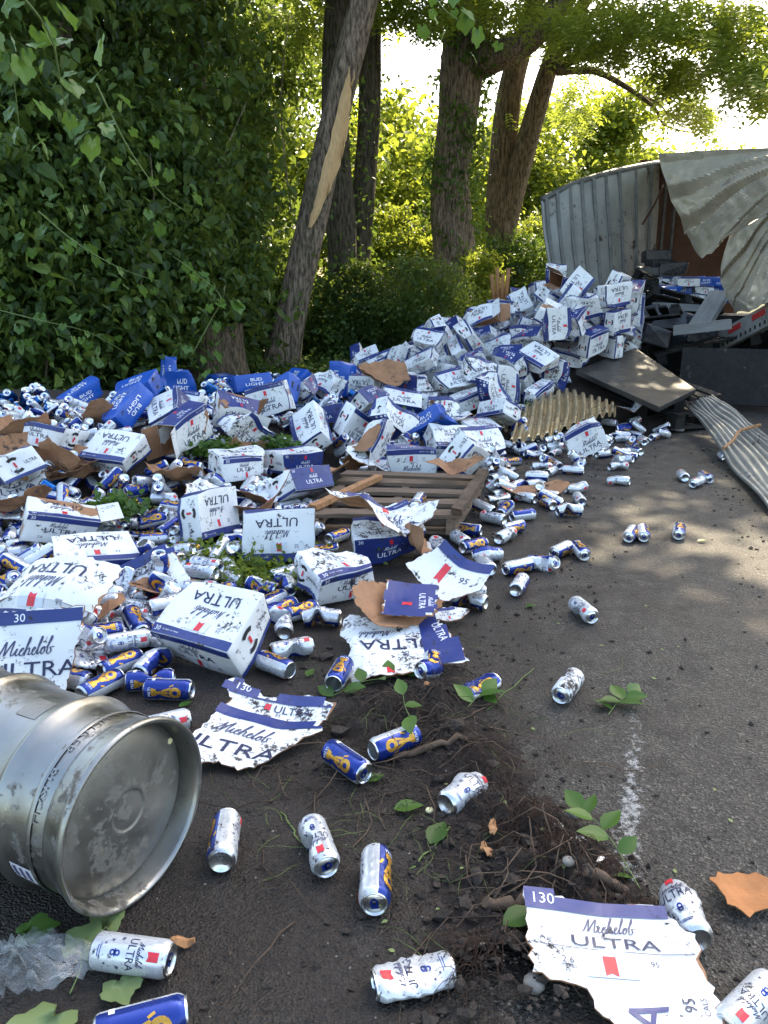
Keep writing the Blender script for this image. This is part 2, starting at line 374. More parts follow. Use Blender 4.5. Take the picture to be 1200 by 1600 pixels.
# ------------------------------------------------------------------ foliage
def leaves_mesh(name, pos, size, mat, rng, updir=.5, droop=0., aspect=.62, tint=(0, 1), tint_c=None, pinnate=0):
    """folded diamond leaves; pos (n,3); size scalar or (n,)"""
    n = len(pos); size = np.broadcast_to(np.asarray(size, float), (n,)) * rng.uniform(.65, 1.25, n)
    nor = rng.normal(size=(n, 3)); nor[:, 2] = np.abs(nor[:, 2]) + updir * 1.6
    nor /= np.linalg.norm(nor, axis=1)[:, None]
    ax = rng.normal(size=(n, 3)); ax[:, 2] -= droop * 2
    ax -= nor * (ax * nor).sum(1)[:, None]; ax /= np.linalg.norm(ax, axis=1)[:, None] + 1e-9
    sd = np.cross(nor, ax)
    t = tint_c if tint_c is not None else rng.uniform(*tint, n)
    L = size[:, None]; W = L * aspect * .5; F = L * .10
    b = pos; F = L * .09
    q1, q2 = pos + ax * L * .24, pos + ax * L * .62
    l1, r1 = q1 + sd * W * .95 + nor * F, q1 - sd * W * .95 + nor * F
    l2, r2 = q2 + sd * W * .80 + nor * F * .8, q2 - sd * W * .80 + nor * F * .8; tip = pos + ax * L - nor * F * .8
    v = np.stack([b, l1, l2, tip, r2, r1], 1).reshape(-1, 3)
    i = np.arange(n)[:, None] * 6
    f = np.concatenate([i + np.array([[0, 3, 2, 1]]), i + np.array([[0, 5, 4, 3]])], 0)
    return np_mesh(name, v, f, mat, tint=np.concatenate([t, t]))
def clusters(rng, ells, ncl, per, rad, flat=.7, shell=.45):
    """leaf positions in clumps inside ellipsoids; returns pos, tint"""
    vol = np.array([e[1][0] * e[1][1] * e[1][2] for e in ells]) ** .7; pr = vol / vol.sum()
    ids = rng.choice(len(ells), ncl, p=pr)
    c = np.array([e[0] for e in ells])[ids]; r = np.array([e[1] for e in ells])[ids]
    d = rng.normal(size=(ncl, 3)); d /= np.linalg.norm(d, axis=1)[:, None]
    rr = rng.uniform(shell, 1, ncl) ** .6
    cc = c + d * r * rr[:, None]
    ct = np.clip(rng.normal(.42, .2, ncl), 0, 1)
    k = rng.poisson(per, ncl) + 3
    idx = np.repeat(np.arange(ncl), k)
    p = cc[idx] + rng.normal(size=(len(idx), 3)) * np.array([rad, rad, rad * flat]) * rng.uniform(.6, 1.3, ncl)[idx][:, None]
    tt = np.clip(ct[idx] + rng.normal(0, .13, len(idx)), 0, 1)
    return p, tt
def pinnate(rng, pos, n_pairs, length, leaf, mat, name, droop=.7, tint=None, out=None):
    """compound leaves: each pos carries a drooping rachis with paired leaflets"""
    n = len(pos); a = rng.uniform(0, 2 * np.pi, n); d = np.stack([np.cos(a), np.sin(a), -droop * rng.uniform(.2, 1.2, n)], 1); d /= np.linalg.norm(d, axis=1)[:, None]
    sd = np.cross(d, np.array([0, 0, 1.])); sd /= np.linalg.norm(sd, axis=1)[:, None] + 1e-9
    nor = np.cross(sd, d)
    V = []; T = []
    tt = rng.uniform(.1, .95, n) if tint is None else tint
    for k in range(n_pairs * 2):
        s = -1 if k % 2 else 1; q = (k // 2 + .6) / n_pairs
        b = pos + d * length * q - np.array([0, 0, 1]) * length * .25 * q * q
        ax = sd * s * .9 + d * .55 + rng.normal(0, .12, (n, 3)); ax /= np.linalg.norm(ax, axis=1)[:, None]
        L = leaf * rng.uniform(.75, 1.15, n)[:, None] * (1 - .3 * abs(q - .5))
        wd = np.cross(nor, ax) * L * .17
        V.append(np.stack([b, b + ax * L * .4 + wd, b + ax * L - nor * L * .12, b + ax * L * .4 - wd], 1)); T.append(np.clip(tt + rng.normal(0, .08, n), 0, 1))
    V = np.concatenate(V).reshape(-1, 3); m = len(V) // 4; i = np.arange(m)[:, None] * 4; T = np.concatenate(T)
    f = np.concatenate([i + np.array([[0, 2, 1]]), i + np.array([[0, 3, 2]])], 0)
    return np_mesh(name, V, f, mat, tint=np.concatenate([T, T]))

def trunk_mesh(name, pts, rads, mat, n=28, k=7, bump=.09, seed=0):
    c = catmull(pts, k); rr = np.interp(np.linspace(0, len(pts) - 1, len(c)), range(len(pts)), rads)
    b = MB(); b.tube(c, list(rr), n, 0, True, True, bump, seed); return b.mesh(name, [mat])
def local(pts, o): return [Vector(p) - Vector(o) for p in pts]

def tree(name, label, base, trunks, crown=None, group=None, bark='bark'):
    """trunks: list of (part name, pts, rads); crown: list of (mesh)"""
    o = empty(name, base); tag(o, label, 'tree', group)
    for i, (pn, pts, rads) in enumerate(trunks):
        link(pn, trunk_mesh(pn, local(pts, base), rads, M[bark], 56 if max(rads) > .15 else 8, 12 if max(rads) > .15 else 7, .13 if max(rads) > .1 else .03, len(name) + i), o)
    for nm, me in (crown or []):
        c = link(nm, me, o); c.location = -Vector(base); tag(c, kind='stuff')
    return o
def G(x, y, Y):            # ground-standing base below a pixel column at distance Y
    v = at(x, y, Y); return Vector((v.x, Y, vz(v.x, Y)))

# 1. leaning tree with the torn bark
Y1 = 12.6
b1 = G(436, 560, Y1) - Vector((0, 0, .15))
lean = [b1, at(452, 500, Y1), at(487, 350, Y1), at(520, 200, Y1), at(548, 80, Y1), at(580, -40, Y1), at(640, -260, Y1 + .5), at(700, -520, Y1 + 1)]
c1, t1 = clusters(RNG, [((-.2, 14.5, 10.5), (3.2, 2.6, 2.2)), ((1.8, 13.2, 9.2), (2.2, 2, 1.6))], 420, 34, .32)
T1 = tree('tree', 'leaning rough barked tree with a long pale strip of torn bark', b1, [('trunk', lean, [.33, .255, .225, .215, .205, .19, .17, .12])],
          [('crown', leaves_mesh('crown', c1, .17, M['leaf_canopy'], RNG, tint_c=t1))])
# torn strip: bare split wood lying on the trunk's camera side
def wound():
    c = catmull(lean, 7); b = MB(); spine = []
    for q in np.linspace(0, 1, 26):
        y = 358 - q * (358 - 112); x = 487 + (546 - 487) * q + 10 * math.sin(q * 3) 
        p = at(x, y, Y1)
        # nearest centreline point at that height
        k = min(range(len(c)), key=lambda i: abs(c[i].z - p.z)); r = .225
        wd = .105 * math.sin(math.pi * min(1, q * 1.02 + .02)) ** .6 * (1 + .25 * mnoise.noise(Vector((q * 9, 0, 0)))) + .006
        row = []
        for s in np.linspace(-1, 1, 9):
            xx = p.x + s * wd + .02 * mnoise.noise(Vector((q * 22, s, 5)))
            dx = max(-.98, min(.98, (xx - c[k].x) / (r * 1.13)))
            yy = c[k].y - math.sqrt(1 - dx * dx) * r * 1.13 - .012 - .02 * (1 - abs(s)) + .012 * mnoise.noise(Vector((s * 6, q * 3, 8)))
            row.append((xx - b1.x, yy - b1.y, p.z - b1.z))
        spine.append(row)
    v = [p for r_ in spine for p in r_]; f = [(i * 9 + j, i * 9 + j + 1, (i + 1) * 9 + j + 1, (i + 1) * 9 + j) for i in range(25) for j in range(8)]
    b.add(v, f, 0, True)
    o = b.build('torn_bark_strip', [M['wood_pale']], T1); o['label'] = 'pale bare wood where the bark is torn away'
    for q, l in ((.45, .34), (.52, .22), (.2, .26), (.9, .2)):      # splinters along the edge of the wound
        sp = MB(); i = int(q * 25); a = Vector(spine[i][8]); sp.tube([a, a + Vector((.05, -.03, l * .5)), a + Vector((.06, -.05, l))], [.018, .012, .002], 5); sp.build('splinter', [M['wood_pale']], T1)
wound()

# 2. dark trunks between
Y2 = 15.2
for i, (x0, x1, w_, lab) in enumerate(((533, 528, .28, 'dark slender trunk standing right behind the leaning tree'), (558, 580, .24, 'dark ivy hung trunk just right of the leaning tree'))):
    b = G(x0, 540, Y2 + i * .8)
    pts = [b, at(x0 + 2, 400, Y2 + i * .8), at(x1 - 4, 200, Y2 + i * .8), at(x1, 0, Y2 + i * .8), at(x1 + 12, -300, Y2 + i * .8)]
    ce, tt = clusters(RNG, [((b.x + .3, Y2 + i, 8.5 + i), (2.4, 2.2, 2.2))], 240, 30, .3)
    iv = np.array([catmull(pts, 12)[k] for k in RNG.integers(0, 30, 700)]) + RNG.normal(size=(700, 3)) * np.array([.30, .25, .25])
    tree('tree', lab, b, [('trunk', pts, [w_ * 1.2, w_, w_ * .9, w_ * .8, w_ * .5])],
         [('crown', leaves_mesh('crown', ce, .17, M['leaf_canopy'], RNG, tint_c=tt)), ('ivy', leaves_mesh('ivy', iv, .10, M['ivy'], RNG, .1, .6))], bark='bark_dark')

# 3. big ivy trunk with a limb sweeping right
Y3 = 17.0
b3 = G(712, 420, Y3)
p3 = [b3, at(712, 430, Y3), at(704, 300, Y3), at(716, 180, Y3), at(724, 90, Y3), at(735, -30, Y3), at(745, -250, Y3), at(760, -480, Y3)]
limb3 = [at(728, 100, Y3), at(775, 88, Y3 - .3), at(825, 62, Y3 - .6), at(868, 15, Y3 - .9), at(910, -50, Y3 - 1.2), at(960, -160, Y3 - 2), at(1020, -300, Y3 - 3)]
c3, t3 = clusters(RNG, [((2.5, 17, 10.5), (3.6, 3, 2.6)), ((4.2, 15.0, 10.2), (2.3, 2.0, 1.6)), ((.5, 16.5, 9.4), (2, 2, 1.3)), ((2.5, 11.0, 9.8), (2.6, 2.6, 1.2)), ((1.6, 15, 10.8), (3.6, 3, 1.5)), ((-.5, 11.5, 9.3), (3, 2.4, 1.2))], 1250, 34, .34)  # last lobes added overhead, out of view, to shade the ground
c3shade, t3shade = clusters(RNG, [((2.8, 10.4, 9.9), (2.5, 2.4, 1.1)), ((.6, 10.2, 9.8), (2.4, 2.2, 1.0))], 620, 34, .34, .7, .1)  # unseen extra crown, added to keep sun off the foreground
ivp = catmull(p3, 20)
idx = RNG.integers(0, 95, 5200)
ang = RNG.uniform(0, 2 * np.pi, 5200); rr3 = .47 + np.abs(RNG.normal(0, .10, 5200)) + .10 * np.sin(np.arange(5200) * .7)
iv = np.array([ivp[k] for k in idx]) + np.stack([np.cos(ang) * rr3, np.sin(ang) * rr3, RNG.normal(0, .08, 5200)], 1)
keep = (np.sin(iv[:, 2] * 2.1) + np.sin(iv[:, 2] * 5 + ang * 2)) + RNG.normal(0, .6, 5200) + .5 * np.cos(ang) > -.35
tree('tree', 'thick upright tree wrapped in ivy behind the round bush', b3,
     [('trunk', p3, [.56, .45, .41, .40, .43, .38, .3, .15]), ('limb', limb3, [.34, .27, .24, .21, .19, .14, .05])],
     [('crown', leaves_mesh('crown', c3, .18, M['leaf_canopy'], RNG, tint_c=t3)), ('ivy', leaves_mesh('ivy', iv[keep], .12, M['ivy'], RNG, .1, .7)), ('crown', leaves_mesh('crown', c3shade, .2, M['leaf_canopy'], RNG, tint_c=t3shade))])

# 4. twin trunk
Y4 = 19.0
b4 = G(790, 360, Y4)
tA = [b4, at(786, 420, Y4), at(782, 330, Y4), at(786, 240, Y4), at(800, 130, Y4), at(828, 30, Y4), at(850, -80, Y4), at(870, -300, Y4)]
tB = [at(788, 350, Y4), at(810, 270, Y4 - .2), at(836, 180, Y4 - .4), at(862, 95, Y4 - .7), at(900, 25, Y4 - 1), at(930, -30, Y4 - 1.4), at(1000, -200, Y4 - 2.5)]
br = [at(866, 105, Y4 - .7), at(910, 85, Y4 - 1.5), at(960, 62, Y4 - 2.6), at(1010, 55, Y4 - 3.6), at(1080, 70, Y4 - 5), at(1140, 75, Y4 - 6)]
dead = [at(872, 112, Y4 - .9), at(930, 112, Y4 - 1.6), at(985, 140, Y4 - 2.2), at(1022, 168, Y4 - 2.6), at(1040, 196, Y4 - 2.8), at(1090, 210, Y4 - 3)]
dd2 = [at(1000, 150, Y4 - 2.3), at(1030, 162, Y4 - 2.5), at(1052, 190, Y4 - 2.9), at(1075, 195, Y4 - 3)]
c4, t4 = clusters(RNG, [((6, 17, 10.5), (3.4, 3, 2.0)), ((3.6, 19, 11), (3, 3, 2.4)), ((7.5, 14.2, 10.2), (2.2, 2.0, 1.2))], 330, 34, .34)
# hanging compound-leaf sprays at the upper right
def sprays(ells, n):
    ids = RNG.integers(0, len(ells), n); out = []
    for i in ids:
        x, y, rx, ry, Y = ells[i]; a = RNG.uniform(0, 6.283); q = math.sqrt(RNG.uniform(0, 1))
        out.append(at(x + rx * q * math.cos(a), y + ry * q * math.sin(a), Y + RNG.normal(0, .6)))
    return np.array(out)
sp = sprays([(930, 40, 70, 45, 15), (1010, 60, 75, 60, 14), (1100, 50, 70, 60, 13.5), (1180, 60, 60, 70, 12.5), (1060, 110, 30, 25, 14), (1080, 170, 28, 22, 15), (1190, 120, 30, 40, 12),
             (870, 30, 45, 40, 17), (650, 15, 60, 30, 15), (480, 20, 50, 40, 16), (780, 20, 50, 50, 17), (800, 190, 40, 60, 20), (1010, 10, 180, 30, 13), (900, 150, 30, 60, 20), (700, -5, 100, 35, 15), (900, 5, 120, 35, 15), (1090, 15, 110, 45, 13), (1150, 70, 55, 60, 12.5), (960, 60, 60, 30, 15)], 2100)
tree('tree', 'twin trunked tree with bare dead branch reaching right over the trailer', b4,
     [('trunk', tA, [.42, .37, .35, .30, .27, .22, .17, .08]), ('limb', tB, [.30, .26, .23, .19, .14, .11, .05]), ('branch', br, [.13, .11, .08, .06, .04, .015]),
      ('dead_branch', dead, [.09, .065, .05, .035, .022, .008]), ('dead_branch', dd2, [.03, .02, .014, .005])],
     [('crown', leaves_mesh('crown', c4, .18, M['leaf_canopy'], RNG, tint_c=t4)), ('leaf_spray', pinnate(RNG, sp, 6, .42, .16, M['leaf_canopy'], 'leaf_spray'))], bark='bark_warm')

# 5. background trees, sunlit
def bush(name, label, cat, base, ells, ncl, per, rad, leaf, mat, tint=(0, 1), trunk=None, group=None, shell=.45, up=.4, droop=.3, bark='bark_dark'):
    o = empty(name, base); tag(o, label, cat, group)
    p, tt = clusters(RNG, ells, ncl, per, rad, .7, shell)
    tt = tint[0] + tt * (tint[1] - tint[0])
    c = link('crown' if trunk else 'foliage', leaves_mesh('foliage', p - np.array(base), leaf * np.exp(RNG.normal(-.05, .24, len(p))), M[mat], RNG, up, droop, tint_c=tt), o); tag(c, kind='stuff')
    for pts, rads in (trunk or []):
        link('trunk', trunk_mesh('trunk', local(pts, base), rads, M[bark], 14, 5, .06), o)
    return o
bgt = [(585, 260, 30, 2.0, 1.8, 'leaf_sun', 'bright yellow green tree glowing between the leaning tree and ivy trunk'),
       (650, 330, 25, 2.2, 2.2, 'leaf_sun', 'low sunlit tree just left of the thick ivy trunk'),
       (915, 225, 30, 2.0, 1.9, 'leaf_sun', 'sunlit round topped tree rising behind the torn trailer wall'),
       (965, 285, 36, 1.2, .9, 'leaf_sun', 'pale sunlit tree behind the trailer beside the sky gap'),
       (820, 310, 27, 1.8, 2.0, 'leaf_sun', 'yellow green tree behind the twin trunk'),
       (1085, 275, 34, 1.6, .7, 'leaf_sun', 'low sunlit tree top showing over the trailer roof'),
       (430, 200, 26, 2.6, 3.4, 'leaf_sun', 'sunlit tree behind the vine wall left of the leaning tree'),
       (250, 150, 24, 4.5, 4.5, 'leaf_canopy', 'tall green tree deep behind the vine wall'),
       (60, 160, 22, 4.0, 4.5, 'leaf_canopy', 'tall green tree at the far left behind the vines'),
       (520, 330, 22, 2.6, 2.8, 'leaf_sun', 'sunlit understorey tree behind the dark slender trunks'),
       (745, 300, 33, 1.8, 1.8, 'leaf_sun', 'far sunlit tree behind the ivy trunk and twin trunk')]
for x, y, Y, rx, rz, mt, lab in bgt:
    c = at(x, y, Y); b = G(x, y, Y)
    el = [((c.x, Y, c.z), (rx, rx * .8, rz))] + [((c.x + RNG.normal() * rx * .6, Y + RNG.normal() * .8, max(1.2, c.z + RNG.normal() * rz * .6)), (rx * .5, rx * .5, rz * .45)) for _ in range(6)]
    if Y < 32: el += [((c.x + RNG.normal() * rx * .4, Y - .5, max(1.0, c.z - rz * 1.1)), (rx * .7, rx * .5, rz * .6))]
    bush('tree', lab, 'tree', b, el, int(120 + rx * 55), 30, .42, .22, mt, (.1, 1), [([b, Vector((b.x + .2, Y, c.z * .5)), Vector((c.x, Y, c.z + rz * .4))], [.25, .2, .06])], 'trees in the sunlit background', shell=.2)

# 6. left vine wall: shrubs and vine-hung trees along the verge
wallp = [(-40, 8.0, 2.3, 'leafy vine covered bush at the left edge of the photo'), (60, 8.6, 2.9, 'dense vine covered bush near the left edge'),
         (150, 9.3, 2.2, 'broad dark bush left of the stump'), (235, 9.9, 3.0, 'tall vine draped bush above the bright blue cartons'),
         (310, 11.2, 2.4, 'dark bush right behind the stump'), (372, 13.2, 1.8, 'low bush tucked left of the leaning trunk')]
for i, (x, Y, h, lab) in enumerate(wallp):
    c = at(x, 520, Y); b = G(x, 600, Y + .5)
    el = [((c.x, Y + .7, .9), (.8, .6, .9)), ((c.x - .2, Y + .8, h * .75), (.9, .7, h * .4)), ((c.x + .3, Y + .6, h * .5), (.7, .6, h * .4)), ((c.x, Y + .9, h), (.8, .8, .8))]
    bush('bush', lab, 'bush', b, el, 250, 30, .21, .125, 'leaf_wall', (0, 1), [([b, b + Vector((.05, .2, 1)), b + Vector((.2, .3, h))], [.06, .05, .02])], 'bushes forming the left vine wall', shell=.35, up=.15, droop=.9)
for i, (x, Y, rx, zc, rz, lab) in enumerate([(-60, 9.5, 1.6, 3.6, 1.5, 'vine smothered tree at the upper left edge'), (110, 10.6, 1.5, 4.1, 1.6, 'vine smothered tree behind the left bushes'),
                                             (215, 11.8, 1.4, 3.7, 1.9, 'tree with grey trunk showing high in the vine wall'), (310, 13.2, 1.1, 4.0, 1.6, 'vine hung tree left of the leaning trunk'),
                                             (395, 16.5, 1.0, 2.6, 1.2, 'shaded tree close behind the leaning trunk'), (20, 13.5, 2.2, 5.0, 2, 'deep shade tree behind the left edge')]):
    v = at(x, 300, Y); b = G(x, 560, Y)
    el = [((v.x, Y, zc), (rx, .8, rz)), ((v.x + .5, Y - .3, zc - 1.2), (rx * .7, .6, 1.0)), ((v.x - .4, Y - .2, zc + 1.6), (rx, .9, 1.2)), ((v.x, Y + .5, zc + 3), (rx * 1.3, 1.2, 1.2))]
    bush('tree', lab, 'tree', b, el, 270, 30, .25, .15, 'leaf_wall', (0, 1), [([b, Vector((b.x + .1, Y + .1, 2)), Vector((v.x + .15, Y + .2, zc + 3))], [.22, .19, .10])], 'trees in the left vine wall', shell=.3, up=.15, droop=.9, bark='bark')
# bare dead twigs and thin saplings hanging in the wall
for i, (x0, y0, x1, y1, Y) in enumerate([(205, 500, 235, 240, 9.4), (455, 330, 452, 20, 13.8), (70, 600, 40, 430, 8.4), (330, 420, 385, 160, 11)]):
    a_, b_ = at(x0, y0, Y), at(x1, y1, Y + .3); m_ = (a_ + b_) / 2 + Vector((.15 * (-1) ** i, 0, .1)); s_ = MB(); c_ = catmull([a_, m_, b_], 8); s_.tube(c_, list(np.linspace(.016, .005, len(c_))), 6, 0, True, True, .1)
    tag(s_.build('sapling_stem', [M['bark']]), ('bare sapling stem rising above the blue cartons', 'thin straight stem left of the leaning trunk', 'leaning stem near the left edge', 'slanting bare stem above the stump', 'thin twig high in the vine wall', 'bare twig leaning left beside the stump')[i], 'stem')
# 7. round clipped-looking bush and others mid
def rb(x, y, Y, rx, rz, lab, mat, n, leaf=.055, tint=(0, .8)):
    c = at(x, y, Y); b = G(x, y, Y)
    bush('bush', lab, 'bush', b, [((c.x, Y, c.z), (rx, rx * .8, rz)), ((c.x + rx * .3, Y - .2, c.z - rz * .3), (rx * .8, rx * .7, rz * .8)), ((c.x - rx * .4, Y, c.z - rz * .4), (rx * .7, rx * .6, rz * .7))], n, 36, .13, leaf, mat, tint, [([b, b + Vector((0, 0, c.z))], [.05, .03])], shell=.75, up=.2, droop=.5)
rb(660, 480, 14, 1.0, .85, 'round dense dark green bush at the foot of the ivy trunk', 'leaf_wall', 420, .06, (.15, .8))
rb(800, 430, 18.5, 1.0, .9, 'shaded green bush under the twin trunk', 'ivy', 300, .09)
rb(745, 455, 15.6, .38, .8, 'thin yellow sunlit shrub right of the round bush', 'leaf_sun', 110, .09, (.3, 1))
rb(560, 490, 14.6, .8, .9, 'low leafy shrub between the leaning tree and the round bush', 'leaf_wall', 300, .09, (.1, .9))
rb(520, 530, 14.2, .5, .5, 'low bush at the right foot of the leaning tree', 'leaf_wall', 220, .09)
rb(850, 400, 21, 1.0, 1.0, 'bright bush at the left end of the torn trailer wall', 'leaf_sun', 200, .1, (.2, 1))
rb(610, 400, 19, 1.2, 1.1, 'sunlit thicket between the dark trunks and the ivy trunk', 'leaf_sun', 240, .12, (.1, .9))
# broken stakes right of the round bush
SL = ('leftmost', 'second from left', 'third from left', 'rightmost')
for k in range(4):
    b = at(772 + k * 6, 470, 13.2); s = MB(); s.tube([b, b + Vector((.03 * (k - 2), 0, .42 + .1 * (k % 2)))], [.04, .03], 6)
    tag(s.build('wooden_stake', [M['chip']]), f'{SL[k]} of four split reddish stakes behind the carton heap', 'stake', 'split stakes behind the heap')

# unseen road-side trees added beyond the frame on the right to shade the road
for i, (x, Y, z, r) in enumerate([(10.2, 12.5, 10, 2.1), (12, 18, 11, 3.0)]):
    b = Vector((12.5 + i, Y, 0))
    bush('tree', ('unseen roadside tree added to shade the near road from beyond the right edge', 'unseen roadside tree added for shade beyond the trailer, outside the right edge', 'nearest unseen roadside tree added for shade, arching over from the right')[i], 'tree', b, [((x, Y, z), (r, r, r * .55)), ((x + 2, Y, z + .5), (r * .8, r * .8, r * .5))], 260, 30, .36, .2, 'leaf_canopy', (0, 1), [([b, b + Vector((-.3, 0, 5)), Vector((x + 1, Y, z))], [.3, .25, .1])], 'unseen trees added for shade beyond the right edge', shell=.1)

# ground cover along the verge
def cover():
    n = 9000; y = RNG.uniform(7.5, 14, n); u = EDGE_U - RNG.uniform(.3, 4.5, n)
    x = u / math.cos(R(19)) + ROAD_T * y
    dens = np.array([mnoise.noise(Vector((a * 1.2, b_ * 1.2, 1))) for a, b_ in zip(x, y)])
    far = (x + .62 * (y - 8) + 3.9) < .9 + .3 * dens       # only close to the wall line
    far |= (y > 11.2)
    x, y = x[far], y[far]
    p = np.stack([x, y, np.array([vz(a, b_) for a, b_ in zip(x, y)]) + np.abs(RNG.normal(0, .10, len(x)))], 1)
    tag(link('ground_cover', leaves_mesh('ground_cover', p, .085, M['leaf_wall'], RNG, .3, -.2)), 'low leafy weeds along the foot of the vine wall', 'weeds', kind='stuff')
cover()

# ================================================================== PRINT (flat lettering as thin geometry on the surfaces)
_tc = {}
def text_polys(s, width=None, height=None, bold=0.):
    """triangles of a word, centred on 0,0, scaled to width x height"""
    key = (s, bold)
    if key not in _tc:
        cu = bpy.data.curves.new('t', 'FONT'); cu.body = s; cu.resolution_u = 2; cu.fill_mode = 'FRONT' if hasattr(cu, 'fill_mode') else cu.fill_mode
        cu.dimensions = '2D'; cu.fill_mode = 'BOTH'; cu.offset = bold
        o = bpy.data.objects.new('t', cu); COL.objects.link(o)
        me = bpy.data.meshes.new_from_object(o.evaluated_get(bpy.context.evaluated_depsgraph_get()))
        me.calc_loop_triangles()
        co = np.array([v.co[:2] for v in me.vertices]); tr = [tuple(t.vertices) for t in me.loop_triangles]
        bpy.data.objects.remove(o); bpy.data.curves.remove(cu); bpy.data.meshes.remove(me)
        lo, hi = co.min(0), co.max(0); co = (co - (lo + hi) / 2)
        _tc[key] = (co, tr, hi - lo)
    co, tr, sz = _tc[key]
    if width is None: sc = (height / sz[1], height / sz[1])
    elif height is None: sc = (width / sz[0], width / sz[0])
    else: sc = (width / sz[0], height / sz[1])
    c = co * np.array(sc)
    out = []
    for t in tr:
        a, b, d = c[t[0]], c[t[1]], c[t[2]]
        ar = (b[0] - a[0]) * (d[1] - a[1]) - (b[1] - a[1]) * (d[0] - a[0])
        if abs(ar) < 1e-12: continue
        out.append([tuple(a), tuple(b), tuple(d)] if ar > 0 else [tuple(a), tuple(d), tuple(b)])
    return out
SCRIPT = [[(0, 0), (.28, .5), (.6, 1.9), (.72, 1.0), (.78, .1), (1.1, 1.0), (1.55, 2.0), (1.55, 1.0), (1.6, .15), (1.9, .2), (2.2, .95), (2.15, .3), (2.35, .05), (2.7, .5), (3.0, .9), (2.8, .98), (2.62, .45), (2.82, .03), (3.15, .3),
           (3.6, 1.9), (3.5, 2.3), (3.35, 1.2), (3.3, 0), (3.4, .6), (3.7, .98), (3.82, .6), (3.82, .12), (4.05, .12), (4.35, .5), (4.55, .85), (4.38, 1.0), (4.22, .5), (4.42, .03), (4.75, .3),
           (5.15, 1.9), (5.05, 2.3), (4.92, 1.2), (4.98, .1), (5.25, .3), (5.7, .95), (5.45, .85), (5.38, .4), (5.6, .03), (5.86, .45), (5.72, .9), (6.0, .9),
           (6.4, 1.9), (6.3, 2.3), (6.16, 1.2), (6.2, .2), (6.45, .03), (6.7, .4), (6.5, .82), (6.95, .9)],
          [(2.28, 1.35), (2.36, 1.45)]]
def script_polys(width, k=3, th=.075):
    out = []
    for st in SCRIPT:
        c = catmull([(x + .28 * y, y, 0) for x, y in st], k)
        for i in range(len(c) - 1):
            a, b = c[i], c[i + 1]; d = b - a
            if d.length < 1e-6: continue
            t_ = th * (1.25 if abs(d.y) > abs(d.x) * 1.3 else .8)
            n_ = Vector((-d.y, d.x, 0)).normalized() * t_; e = d.normalized() * .02
            out.append([tuple((p)[:2]) for p in (a - n_ - e, b - n_ + e, b + n_ + e, a + n_ - e)])
    s = width / 7.6
    return [[((x - 3.75) * s, (y - 1.1) * s) for x, y in p] for p in out]
def rect(x0, y0, x1, y1): return [[(x0, y0), (x1, y0), (x1, y1), (x0, y1)]]
def ribbon(cx, cy, w_, h):   # red pennant with notched tail
    return [[(cx - w_ / 2, cy - h / 2), (cx, cy - h * .36), (cx, cy + h / 2), (cx - w_ / 2, cy + h / 2)], [(cx, cy - h * .36), (cx + w_ / 2, cy - h / 2), (cx + w_ / 2, cy + h / 2), (cx, cy + h / 2)]]
def move(polys, dx, dy, rot=0, sx=1, sy=1):
    c, s = math.cos(rot), math.sin(rot)
    return [[(dx + c * x * sx - s * y * sy, dy + s * x * sx + c * y * sy) for x, y in p] for p in polys]
def arc_polys(cx, cy, r, a0, a1, th, n=8):
    out = []
    for i in range(n):
        a, b = a0 + (a1 - a0) * i / n, a0 + (a1 - a0) * (i + 1) / n
        out.append([(cx + (r - th) * math.cos(a), cy + (r - th) * math.sin(a)), (cx + (r + th) * math.cos(a), cy + (r + th) * math.sin(a)), (cx + (r + th) * math.cos(b), cy + (r + th) * math.sin(b)), (cx + (r - th) * math.cos(b), cy + (r - th) * math.sin(b))])
    return out
def split_polys(polys, axis, vals):
    for v in vals:
        out = []
        for p in polys:
            s = [q[axis] - v for q in p]
            if min(s) >= -1e-9 or max(s) <= 1e-9: out.append(p); continue
            A, B = [], []
            for i in range(len(p)):
                a, b = p[i], p[(i + 1) % len(p)]; sa, sb = s[i], s[(i + 1) % len(p)]
                if sa >= 0: A.append(a)
                if sa <= 0: B.append(a)
                if sa * sb < 0:
                    t = sa / (sa - sb); q = tuple(a[k] + (b[k] - a[k]) * t for k in (0, 1)); A.append(q); B.append(q)
            if len(A) > 2: out.append(A)
            if len(B) > 2: out.append(B)
        polys = out
    return polys

# art for one panel: list of (polys, material slot, layer)
CM = ['white', 'blue', 'navy', 'script', 'red', 'grey_print', 'print_white', 'black', 'kraft', 'budblue', 'white_dirty']
CI = {k: i for i, k in enumerate(CM)}
def art_main(w_, h, big=True):
    """white panel: script + word over, can window with ribbon, small figures, blue band along the lower edge"""
    a = [(rect(-w_ / 2, h / 2 - h * .15, w_ / 2, h / 2), CI['blue'], 1)]
    a += [(move(text_polys('30', height=h * .075), w_ * .42, h / 2 - h * .075, math.pi), CI['print_white'], 2), (move(text_polys('95 CALS  2.6 CARBS', width=w_ * .2), w_ * .26, h / 2 - h * .075, math.pi), CI['print_white'], 2)]
    a += [(move(script_polys(w_ * .40), w_ * .02, -h * .03), CI['script'], 1), (move(text_polys('ULTRA', w_ * .62, h * .17, .004), w_ * .02, -h * .26), CI['navy'], 1)]
    a += [(rect(-w_ * .11, h * .13, w_ * .13, h * .32), CI['grey_print'], 1), (ribbon(0, h * .225, w_ * .07, h * .17), CI['red'], 2)]
    a += [(move(text_polys('2.6', height=h * .05), -w_ * .25, h * .24), CI['navy'], 1), (move(text_polys('95', height=h * .05), w_ * .25, h * .24), CI['navy'], 1),
          (move(text_polys('CARBS', height=h * .022), -w_ * .25, h * .19), CI['navy'], 1), (move(text_polys('CALS', height=h * .022), w_ * .25, h * .19), CI['navy'], 1)]
    return a
